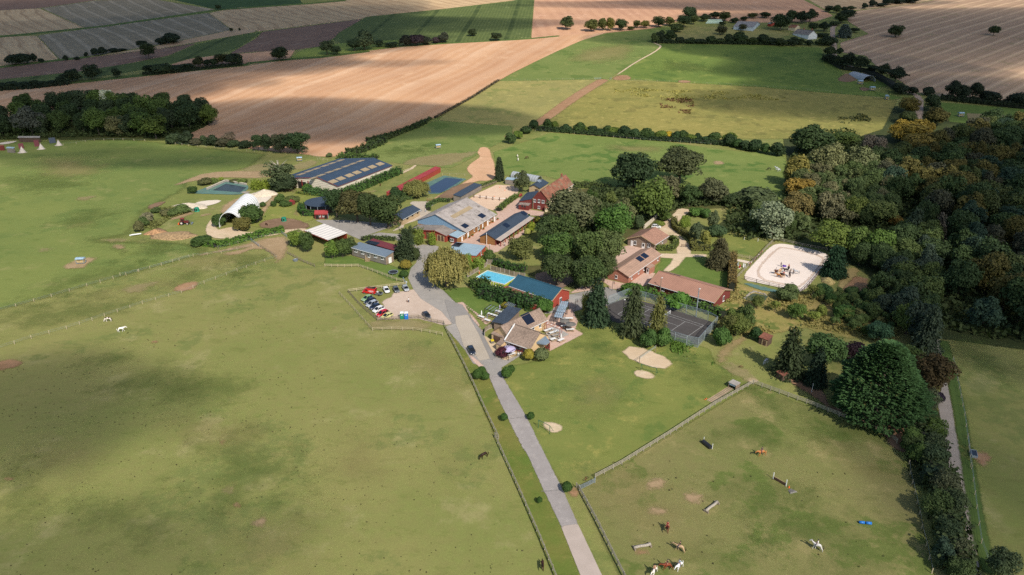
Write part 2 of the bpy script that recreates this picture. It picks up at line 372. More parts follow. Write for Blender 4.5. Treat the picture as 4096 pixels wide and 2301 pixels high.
def crown_dome(seed, n=2600, leaf=.06, flat_=.0):   # clipped or naturally round shrub
    r = np.random.default_rng(seed); q = sphere_pts(n, r); q[:, 2] = np.where(q[:, 2] < -.25, -q[:, 2], q[:, 2])
    lump = 1+.07*np.sin(q[:, 0]*6+seed)*np.cos(q[:, 1]*7)+.05*np.sin(q[:, 2]*9+seed*2)
    P = q*np.array([.47, .47, .5])*(lump*r.uniform(.86, 1.03, n))[:, None]+np.array([0, 0, .48]); P[:, 2] = np.maximum(P[:, 2], .03)
    V = quads(P, q, leaf, 1.2, None, .45, r); return npmesh('crown', V, len(V)//4, LEAF)
def crown_reed(seed, n=900, leaf=.035):
    r = np.random.default_rng(seed); P = []; N = []; U = []
    for i in range(n//6):
        a = r.uniform(0, 6.283); k = math.sqrt(r.uniform(0, 1))*.36; x, y = math.cos(a)*k, math.sin(a)*k; h = r.uniform(.6, 1.0)*(1-.5*k); ox, oy = r.normal(0, .1, 2)
        for j in range(22):
            f = r.uniform(.1, 1); P.append((x+ox*f*f+r.normal(0, .03), y+oy*f*f+r.normal(0, .03), h*f)); N.append((x+ox, y+oy, .4)); U.append((ox+r.normal(0, .5), oy+r.normal(0, .5), -.4 if r.random() < .5 else .9))
    V = quads(np.array(P), np.array(N), leaf, 2.4, np.array(U), .5, r); return npmesh('crown', V, len(V)//4, LEAF)
def trunk_mesh(seed, h=.55, r0=.03, limbs=5, spread=.25, dead=False):
    r = random.Random(seed); mb = MB()
    mb.tube([(0, 0, -.01), (0, 0, .03), (r.uniform(-.01, .01), r.uniform(-.01, .01), h*.5), (0, 0, h)], [r0*1.5, r0, r0*.75, r0*.4], 7)
    for i in range(limbs):
        a = 6.28*i/limbs+r.uniform(-.4, .4); z = h*r.uniform(.35, .8); L = spread*r.uniform(.6, 1.1)
        p = [Vector((0, 0, z))]; 
        for j in range(3): p.append(p[-1]+Vector((math.cos(a+r.uniform(-.3, .3))*L/3, math.sin(a+r.uniform(-.3, .3))*L/3, L*.33*r.uniform(.5, 1.2))))
        mb.tube(p, [r0*.45, r0*.35, r0*.22, r0*.1], 5)
    return mb.mesh('trunk', M['dead'] if dead else M['bark'], True)
CR = {
 'oak': [crown_broad(s, 44, 170, .037, lr=(.09, .23)) for s in (1, 2, 3, 4, 5)],
 'round': [crown_broad(s, 34, 180, .040, .52, .46, .04, 1, (.11, .24)) for s in (11, 12, 13)],
 'tall': [crown_broad(s, 36, 170, .040, .51, .48, .03, 1, (.08, .2)) for s in (21, 22)],
 'bush': [crown_broad(s, 14, 150, .075, .45, .5, .02, 1, (.2, .32)) for s in (31, 32, 33)],
 'loose': [crown_broad(s, 30, 120, .040, .55, .42, .1, 1, (.06, .15)) for s in (41, 42)],
 'spruce': [crown_cone(s) for s in (51, 52)],
 'shaggy': [crown_cone(53, 22, .75, .034, .03, .47, .35, .04, 13, 8, .7), crown_cone(54, 20, .6, .036, .04, .5, .4, .05, 12, 8, .6)],
 'cone': [crown_cone(55, 30, .2, .032, .05, .5, .1, .02, 20, 6, .5), crown_cone(56, 26, .15, .036, .08, .5, .12, .02, 18, 6, .42)],
 'willow': [crown_willow(61), crown_willow(62)], 'cypress': [crown_spray(71, 6500, .015)], 'dome': [crown_dome(s) for s in (81, 82)],
 'reed': [crown_reed(s) for s in (91, 92)], 'ragged': [crown_broad(95, 34, 130, .032, .47, .36, .1, 1, (.07, .14))],
}
TK = {k: [trunk_mesh(i*7+len(k), *a) for i in range(2)] for k, a in dict(
 oak=(.6, .035, 6, .3), round=(.55, .03, 5, .28), tall=(.7, .025, 6, .2), bush=(.4, .03, 5, .3), loose=(.7, .025, 7, .32), spruce=(.96, .02, 0, 0),
 shaggy=(.95, .025, 0, 0), cone=(.9, .03, 0, 0), willow=(.6, .05, 6, .28), cypress=(.8, .03, 4, .3), dome=(.5, .03, 3, .2), reed=(.5, .012, 4, .15), ragged=(.90, .022, 11, .30, True)).items()}
NAMES = dict(oak='oak_tree', round='broadleaf_tree', tall='slender_tree', bush='bush', loose='broadleaf_tree', spruce='spruce_tree', shaggy='fir_tree', cone='conifer_tree',
 willow='willow_tree', cypress='cypress_tree', dome='shrub', reed='bamboo_clump', ragged='broadleaf_tree')
CATS = dict(bush='bush', dome='shrub', reed='bamboo')
def plant(kind, P, W, H, col, label, group=None, name=None, seed=None):
    rd = random.Random(seed if seed is not None else int(P.x*13+P.y*7)); nm = name or NAMES[kind]
    e = empty(nm, (P.x, P.y, P.z), rd.uniform(0, 6.283), label, CATS.get(kind, 'tree'), group); e.scale = (W, W, H)
    c = lin(col) if isinstance(col, str) else col; k = rd.uniform(.9, 1.1)
    cr = link('crown' if kind not in ('bush', 'dome', 'reed') else 'foliage', rd.choice(CR[kind]), e, [v*k for v in c[:3]])
    link('trunk' if kind not in ('bush', 'dome', 'reed') else 'stem', rd.choice(TK[kind]), e)
    return e
NPL = 0
def tree(kind, f, x0, x1, yt, yb, col, label, group=None, name=None, low=None):
    """from the crown's box in the photograph: base under its lower middle, true width and height"""
    low = {'bush': .06, 'dome': .06, 'reed': .03, 'cypress': .10}.get(kind, .10) if low is None else low
    P = at(f, (x0+x1)/2, yb-low*(yb-yt)); W = abs(x1-x0)/FR[f][2]*mpp(P)
    H = height_to(P, f, 0, yt); H = max(H*1.0, W*.35)
    return plant(kind, P, W*1.04, H, col, label, group, name)
# ------------------------------------------------------------------ ground sheets
def pts2(spec):
    """'H0 1,2 3,4 H1 5,6' -> world points"""
    out = []; f = None
    for w in spec.split():
        if ',' in w: x, y = w.split(','); out.append(at(f, float(x), float(y)))
        else: f = w
    return out
def sdf(X, Y, poly):
    n = len(poly); inside = np.zeros(X.shape, bool); d = np.full(X.shape, 1e18)
    for i in range(n):
        ax, ay = poly[i]; bx, by = poly[(i+1) % n]; ex, ey = bx-ax, by-ay; L = ex*ex+ey*ey+1e-12
        t = np.clip(((X-ax)*ex+(Y-ay)*ey)/L, 0, 1); d = np.minimum(d, (X-ax-t*ex)**2+(Y-ay-t*ey)**2)
        c = ((ay > Y) != (by > Y)); inside ^= c & (X < (bx-ax)*(Y-ay)/(by-ay+1e-12)+ax)
    return np.where(inside, 1, -1)*np.sqrt(d)
PN = [0]
def patch(name, spec, layer, mat, cell, grow=0.0, kind='structure', hfun=None, smooth=0):
    PN[0] += 1
    P = pts2(spec) if isinstance(spec, str) else spec; poly = [(p[0], p[1]) for p in P]
    if smooth:
        for _ in range(smooth):
            q = []
            for i in range(len(poly)):
                a, b = poly[i], poly[(i+1) % len(poly)]; q += [(a[0]*.75+b[0]*.25, a[1]*.75+b[1]*.25), (a[0]*.25+b[0]*.75, a[1]*.25+b[1]*.75)]
            poly = q
    xs = [p[0] for p in poly]; ys = [p[1] for p in poly]; g = grow+cell
    gx = np.arange(math.floor((min(xs)-g)/cell)*cell, max(xs)+g+cell, cell); gy = np.arange(math.floor((min(ys)-g)/cell)*cell, max(ys)+g+cell, cell)
    gy = np.unique(np.concatenate([gy, [k for k, _ in KN if gy[0] < k < gy[-1]]]))
    X, Y = np.meshgrid(gx, gy); D = sdf(X, Y, poly)+grow
    keep = np.maximum.reduce([D[:-1, :-1], D[1:, :-1], D[:-1, 1:], D[1:, 1:]]) > -grow*.2-.02
    used = np.zeros(D.shape, bool); used[:-1, :-1] |= keep; used[1:, :-1] |= keep; used[:-1, 1:] |= keep; used[1:, 1:] |= keep
    idx = np.full(D.shape, -1, np.int32); idx[used] = np.arange(used.sum())
    Z = np.interp(Y, KX, KZ)+.012*layer+.0008*(PN[0] % 12)
    if hfun is not None: Z = Z+hfun(X, Y, D)
    V = np.stack([X[used], Y[used], Z[used]], 1)
    j, i = np.nonzero(keep); F = np.stack([idx[j, i], idx[j, i+1], idx[j+1, i+1], idx[j+1, i]], 1).astype(np.int32); nf = len(F)
    me = bpy.data.meshes.new(name); me.vertices.add(len(V)); me.vertices.foreach_set('co', V.astype(np.float32).ravel())
    me.loops.add(nf*4); me.loops.foreach_set('vertex_index', F.ravel()); me.polygons.add(nf)
    me.polygons.foreach_set('loop_start', np.arange(0, nf*4, 4, dtype=np.int32)); me.polygons.foreach_set('loop_total', np.full(nf, 4, np.int32))
    me.materials.append(mat); me.update(calc_edges=True); a = me.attributes.new('fade', 'FLOAT', 'POINT'); a.data.foreach_set('value', D[used].astype(np.float32))
    o = link(name, me)
    if kind: o['kind'] = kind
    return o
def strip(spec, w):
    """polygon of a track from its centre line; w one width or a list"""
    P = pts2(spec) if isinstance(spec, str) else spec; L, R = [], []
    for i, p in enumerate(P):
        d = (P[min(i+1, len(P)-1)]-P[max(i-1, 0)]); d.z = 0; d.normalize(); s = Vector((-d.y, d.x, 0))*(w[i] if isinstance(w, list) else w)/2
        L.append(p+s); R.append(p-s)
    return L+R[::-1]

g0 = ground_mat('pasture_grass', '8b8651', '747d41', '979060', .008, .035, .24, tuft=('5f6e3a', .22, .45), contrast=(.34, .66))
mb = MB(); ys = [-400]+[k for k, _ in KN]+[9000]
for a, b in zip(ys, ys[1:]): mb.quad((-9000, a, gz(a)), (9000, a, gz(a)), (9000, b, gz(b)), (-9000, b, gz(b)))
tag(mb.build('ground', g0), kind='structure')

H = (.8, .8, .3)          # crisp field edges
def fm(name, *a, **k):
    k.setdefault('fade', (.9, .9, .35)); return ground_mat(name, *a, **k)
# far arable land -----------------------------------------------------------
soil = fm('ploughed_soil', 'cda17a', 'bd916d', 'd4ae8a', .006, .03, .08, stripes=[(-66, 9, .26, 'dcb896', 16), (-66, 37, .34, 'e0bf9e', 22, (.8, .99)), (-66, 83, .3, 'a97d5e', 40)], bumpd=.05)
soil2 = fm('harrowed_soil', 'c99c78', 'b3886c', 'd0a688', .006, .03, .07, stripes=[(85, 12, .22, 'dcb08c', 20)], bumpd=.05)
purple = fm('red_brown_soil', '8d7361', '7d6454', '9b8370', .008, .04, .08, stripes=[(-53, 10, .25, '6d4d44', 25)], bumpd=.05)
stub = fm('stubble', 'c8ab82', 'b3946f', 'd4ba92', .008, .05, .07, stripes=[(50, 14, .5, '8f7052', 44, (.6, .95)), (50, 4.7, .2, 'd9c09a', 24)], bumpd=.05)
stubg = fm('grey_green_stubble', '93866e', '80755f', 'a1947c', .008, .05, .07, stripes=[(50, 18, .5, 'b3a48c', 24, (.75, .97)), (50, 6, .22, '6c6558', 18)], bumpd=.05)
stubr = fm('swathed_stubble', 'b3957a', '9d8068', '8a7f58', .006, .04, .07, stripes=[(-40, 15, .7, 'cfb18f', 10, (.74, .97)), (-40, 7.5, .3, '86704f', 10), (-40, 3.1, .2, 'c1a483', 6)], bumpd=.05)
maize = fm('maize_crop', '66703f', '566238', '7a8250', .010, .06, .14, stripes=[(-86, 3.6, .4, '44522c', 3), (-86, 46, .6, '2c3c20', 5, (.95, .999))], bumpd=.2)
cropdk = fm('dark_crop', '3f5630', '35492c', '4c623a', .010, .06, .12, bumpd=.1)
track_pale = fm('pale_headland', 'c4a684', 'b09272', None, .01, .06, .08)
grassy = fm('field_margin', '5f7038', '4f6030', '7a7c48', .03, .1, .2)
patch('field', 'H0 -900,-60 1560,-40 1560,0 950,5 400,85 -900,150', 1, purple, 8)
patch('field.001', 'H0 -900,150 400,85 880,290 0,358 -900,420', 1, stub, 6)
patch('field.002', 'H0 420,85 950,8 1560,-5 2180,98 1050,262 880,292', 1, stubg, 6)
patch('field.003', 'H0 1560,-40 2180,98 2576,70 H1 480,40 390,-60', 1, cropdk, 6)
patch('field.004', 'H1 -180,76 480,44 900,6 1300,-60 2900,-60 2576,8 1900,90 1110,170 1080,188 0,322 H0 2576,300 2335,302 2100,132', 2, stub, 5)
patch('field.005', 'H0 -900,430 0,375 370,358 600,602 0,672 -900,750', 1, stub, 5)
patch('field.006', 'H0 370,358 2100,130 2335,302 1600,452 850,577 600,602', 1, stubg, 5)
patch('field_track', 'H0 850,580 1500,478 1600,455 2335,302 2576,297 H1 0,322 H0 2300,372 1600,492', 3, track_pale, 5)
patch('field.007', 'H0 -900,760 0,680 850,582 1600,492 2000,430 1700,560 1300,640 800,720 0,802 -900,880', 1, purple, 5)
patch('maize_field', 'H0 -900,885 0,802 800,720 1300,640 1700,560 2000,440 2400,352 2576,328 H1 60,318 0,365 H0 2400,480 2200,552 1900,592 1700,652 1430,702 1230,742 0,895 -900,980', 2, maize, 4)
patch('field.008', 'H0 2576,385 H1 60,320 600,252 1080,188 920,290 790,382 640,470 400,503 0,523 H0 2300,545', 2, purple, 4)
patch('field.009', 'H0 1700,655 1900,595 2200,555 2576,528 H1 0,523 400,503 340,592 0,645 H0 2400,660 1900,690', 3, soil2, 4)
patch('maize_field.001', 'H1 335,594 440,510 640,470 900,425 1450,398 1440,468 1140,514 640,569', 3, fm('young_maize', '8f9a4c', '7d8a42', 'a0a558', .02, .1, .2, stripes=[(-60, 4, .35, '5c6c34', 3)]), 4)
patch('maize_field.002', 'H1 770,402 830,330 1110,170 1900,90 2576,12 H2 230,-60 190,388 0,402 H1 1940,432 1440,402 850,437', 4, maize, 5)
patch('field.010', 'H2 230,-90 1700,-90 H3 -100,-90 300,-30 560,102 660,160 470,222 H2 2300,232 1850,172 1400,292 960,337 190,387', 2, soil2, 5)
patch('field.011', 'H3 310,-60 1900,-60 1480,42 900,102 560,92', 3, stub, 5)
patch('field.012', 'H3 880,110 1480,42 1900,-50 2900,-90 3400,300 3400,1100 2576,1035 2300,1032 1740,972 1480,930 1350,832 1100,682 980,562 740,532 720,432 1010,342 860,252 780,200', 3, stubr, 5)
patch('ploughed_field', 'H0 -900,960 0,905 700,840 1400,770 2000,710 2576,650 H1 340,592 640,568 1140,512 1500,470 2000,435 2576,405 H2 190,385 560,355 960,333 700,410 450,520 200,640 0,737 H1 2440,815 2150,1000 1950,1110 1750,1210 1500,1320 1150,1437 A 1130,412 850,405 760,385 I 2500,240 2300,190 1700,128 H0 1300,1300 0,1200 -900,1260', 5, soil, 4, .5)
patch('field_margin', strip('H0 -600,425 0,372 1050,265 1500,200 2170,103 2576,73 H1 480,42 900,6', 9), 6, grassy, 3, .5)
patch('field_margin.001', strip('H0 -600,750 0,676 600,605 900,572', 8), 6, grassy, 3, .5)
patch('field_margin.002', strip('H1 -100,640 340,598 640,578 1140,516', 7), 6, grassy, 3, .5)
patch('field_margin.003', strip('H0 -600,930 0,897 700,835 1400,762 2100,690 2500,650', 9), 6, grassy, 3, .5)
patch('field_margin.004', strip('H1 1440,470 1940,436 H2 0,402 190,390 480,362', 5), 6, grassy, 3, .5)
# pastures behind and beside the farm ---------------------------------------
gA = fm('fresh_pasture', '7a8349', '6c7a40', '8a8a50', .008, .045, .14, tuft=('50682e', .09, .5))
gB = fm('lush_pasture', '6f7e3c', '607236', '868c48', .007, .04, .14, tuft=('48602c', .09, .5), contrast=(.40, .60))
gC = fm('dry_pasture', '9c9258', '878350', 'aea364', .012, .07, .16, tuft=('6c7840', .15, .5))
gW = fm('rough_pasture', '93894c', '7c7a42', 'aa9c5c', .016, .11, .26, tuft=('5a5832', .12, .4), bumpd=.3)
gL = fm('lawn', '66793a', '5a6e33', '7a8244', .03, .12, .14)
gM = fm('mown_grass', '7f8244', '6a763a', '97904f', .018, .09, .16, tuft=('5c7036', .18, .6))
dryfl = ground_mat('worn_grass', 'a09662', '958a58', 'b0a370', .02, .1, .16, fade=(22, 26, .045, .6))
lushfl = ground_mat('green_flush', '6c783e', '62723a', '787f48', .03, .16, .2, fade=(18, 36, .09, .42), tuft=('58692f', .35, .4))
patch('pasture', 'I -900,160 0,165 640,150 1240,140 1700,180 2300,250 2700,290 2500,440 1900,560 1900,640 1500,850 1300,1120 1000,1160 1900,1180 J 1200,1160 700,1270 180,1410 T 0,490 -500,640', 1, fm('left_pasture', '7c8446', '6c7a40', '8e8c56', .007, .04, .2, tuft=('5a6f38', .14, .4), fade=(5, 5, .2)), 3, .5)
patch('pasture', 'H2 940,335 1400,290 1640,265 1560,330 1400,425 1500,470 1240,625 1050,745 960,800 0,817 H1 2440,817 H2 200,640 450,520 700,410', 6, gA, 4, .5)
patch('pasture.001', 'H2 1480,440 2576,455 H3 0,462 530,482 560,572 760,742 1000,900 1350,990 820,955 0,885 H2 2576,880 1580,825 1250,803 1000,800 1240,640 1510,475', 6, gB, 4, .5)
patch('pasture.002', 'H2 1600,345 1780,280 2300,270 2576,300 H3 0,300 250,340 0,420 H2 2000,400 1600,400', 6, gC, 4, .5)
patch('pasture.003', 'H2 -10,817 960,803 850,830 560,1000 260,1195 0,1360 H1 2576,1275 1830,1212 1950,1110 2150,1000 2440,817', 6, gC, 4, .5)
patch('pasture.004', 'H2 1000,810 1580,830 2576,885 H3 0,890 820,955 1300,1010 1150,1300 K 1100,120 560,120 C 2200,20 H2 2300,1440 1290,1385 450,1292 340,1245 700,975', 6, gW, 3, .5)
patch('pasture.005', 'H3 1000,900 1350,985 1240,1010 980,890 950,830 1090,810 1260,860', 7, gL, 3, .5)
patch('pasture.006', 'H3 1720,1030 2576,1100 3000,1130 3000,1300 1830,1230', 6, gL, 3, .5)
patch('rough_ground', 'H3 2000,1140 2400,1165 2360,1260 2200,1300 2030,1260', 7, fm('pale_rough_grass', '9a8c66', '867a58', None, .03, .2, .2, stripes=[(8, 2.5, .3, '6f6648', 3)]), 2, .5)
patch('paddock', 'H1 1830,1215 2576,1275 H2 0,1362 A 2576,560 2100,520 1500,440 1150,412 H1 1150,1437 1500,1320', 6, gA, 3, .5)
patch('paddock.001', 'B 1200,30 C 0,-60 900,10 1500,60 2000,130 2576,200 K 460,210 540,330 520,640 300,640 C 2400,860 2260,760 1900,640 700,640 300,610 B 2240,440 1850,330 1330,330 1250,240', 6, fm('horse_pasture', '788446', '6b7b3e', '858c4e', .012, .06, .14, tuft=('4b6a2e', .1, .7)), 2.5, .5)
# near fields ----------------------------------------------------------------
patch('lawn', 'E 1400,640 1550,915 1120,1140 900,1290 500,1350 Q 2010,500 2050,640 2300,1060 2476,1447 O 110,470 270,520 N 690,1447 2090,610 1700,400 1640,250 1480,200 1240,130 900,160 E 1900,830', 3, gM, 1.5, .5)
patch('grass_verge', 'D 1130,640 1040,470 1000,560 870,560 430,350 0,350 0,260 340,240 500,300 780,340 960,400 1100,370 1200,340 1130,400 1090,490', 3, gL, 1, .5)
patch('grass_verge.001', 'D 1510,670 1830,640 2000,760 2280,860 2250,920 2100,1000 1960,1000 1700,850', 3, gL, 1, .5)
patch('grass_verge.002', 'Q 1370,20 1400,30 1640,300 1760,490 1880,600 2000,860 2290,1447 R 2340,370 2470,930 2576,1250 O 330,1430 R 2360,1419 2030,620 1760,0 Q 2030,1447 1600,490', 3, fm('verge_grass', '77753c', '5f6f30', '8b8048', .03, .12, .2), 1, .5)
patch('lawn.001', 'G 1160,465 1380,470 1420,560 1610,600 1680,700 1670,815 1300,720 900,620 1030,620', 3, gL, 1, .5)
patch('lawn.002', 'G 910,480 1035,490 1030,520 960,590 850,650 820,640 850,570 910,520', 3, gL, 1, .5)
patch('lawn.003', 'G 1230,360 1420,350 1440,230 1500,190 2000,320 2000,350 1900,470 1600,440 1380,440', 3, gM, 1, .5)
patch('paddock.002', 'O 300,530 460,430 N 740,1447 2090,612 M 240,730 1480,1240 1560,1300 P 1250,130 1400,380 1640,1440 1700,1600 O 800,1600', 3, ground_mat('jump_paddock_grass', '807a4d', '6f7440', '95895c', .016, .055, .2, fade=(.9, .9, .35), tuft=('56682e', .22, .7)), 1.5, .5)
for i, sp in enumerate(['N 1700,1100 2150,960 2400,1000 2350,1250 1900,1200', 'O 1900,400 2250,420 2576,700 2500,1050 2100,900', 'P 200,650 700,700 900,1000 1300,1250 1500,1420 500,1430 100,1000', 'O 1750,1150 2050,1200 2000,1430 1700,1430',
        'N 300,120 700,180 650,260 200,300', 'N 1250,300 1600,380 1900,600 1700,620 1350,520', 'M 500,820 900,960 1300,1120 1200,1230 850,1120 480,900', 'J 0,1180 600,1080 900,1120 400,1230', 'T 300,300 700,180 1000,130 1300,120 700,260 300,400',
        'T 0,500 400,430 1100,380 1100,440 600,560 100,640', 'T 1400,220 1800,130 1900,180 1560,250', 'J 1250,1330 1700,1180 1760,1250 1450,1420', 'T 780,850 900,800 910,860 800,900', 'T 900,1020 1500,940 1900,1100 1700,1200 1000,1150', 'U 1650,350 2300,450 2350,850 1900,800 1700,600',
        'U 0,480 200,600 300,850 50,850', 'U 700,880 1150,800 1150,1100 700,1000', 'I 700,900 1100,800 1050,1000 600,1050', 'I 0,560 500,480 900,560 400,700', 'H2 1500,600 1900,640 2000,740 1500,700', 'A 1650,330 2100,250 2450,330 2000,410', 'I 900,1150 1500,1180 1900,1200 1250,1210', 'M 1950,340 2300,430 2500,620 2200,600 2000,480']):
    patch('green_patch', sp, 8+i % 3, lushfl, 2, 7, 'stuff', smooth=1)
for i, sp in enumerate(['T 1500,60 1850,30 2100,120 1400,160', 'T 900,310 1100,250 1300,270 1000,350', 'U 300,300 700,350 800,650 400,700', 'U 1400,100 2000,250 2000,400 1600,330', 'Q 900,200 1500,350 1500,750 1100,600', 'R 200,50 500,0 400,400 150,500', 'U 1900,1000 2500,950 2576,1389 1800,1389',
        'O 500,400 1150,420 1100,620 450,650', 'O 900,700 1500,650 1600,1000 900,1000', 'N 200,600 600,500 700,800 300,900', 'P 600,100 1200,300 1100,500 500,350', 'R 1300,180 1600,100 1700,350 1300,420', 'I 300,350 900,330 1100,480 500,560', 'H2 700,480 1250,440 1100,620 600,640', 'C 800,100 1500,120 1300,200 900,190']):
    patch('dry_patch', sp, 8+i % 3, dryfl, 2.5, 7, 'stuff', smooth=1)
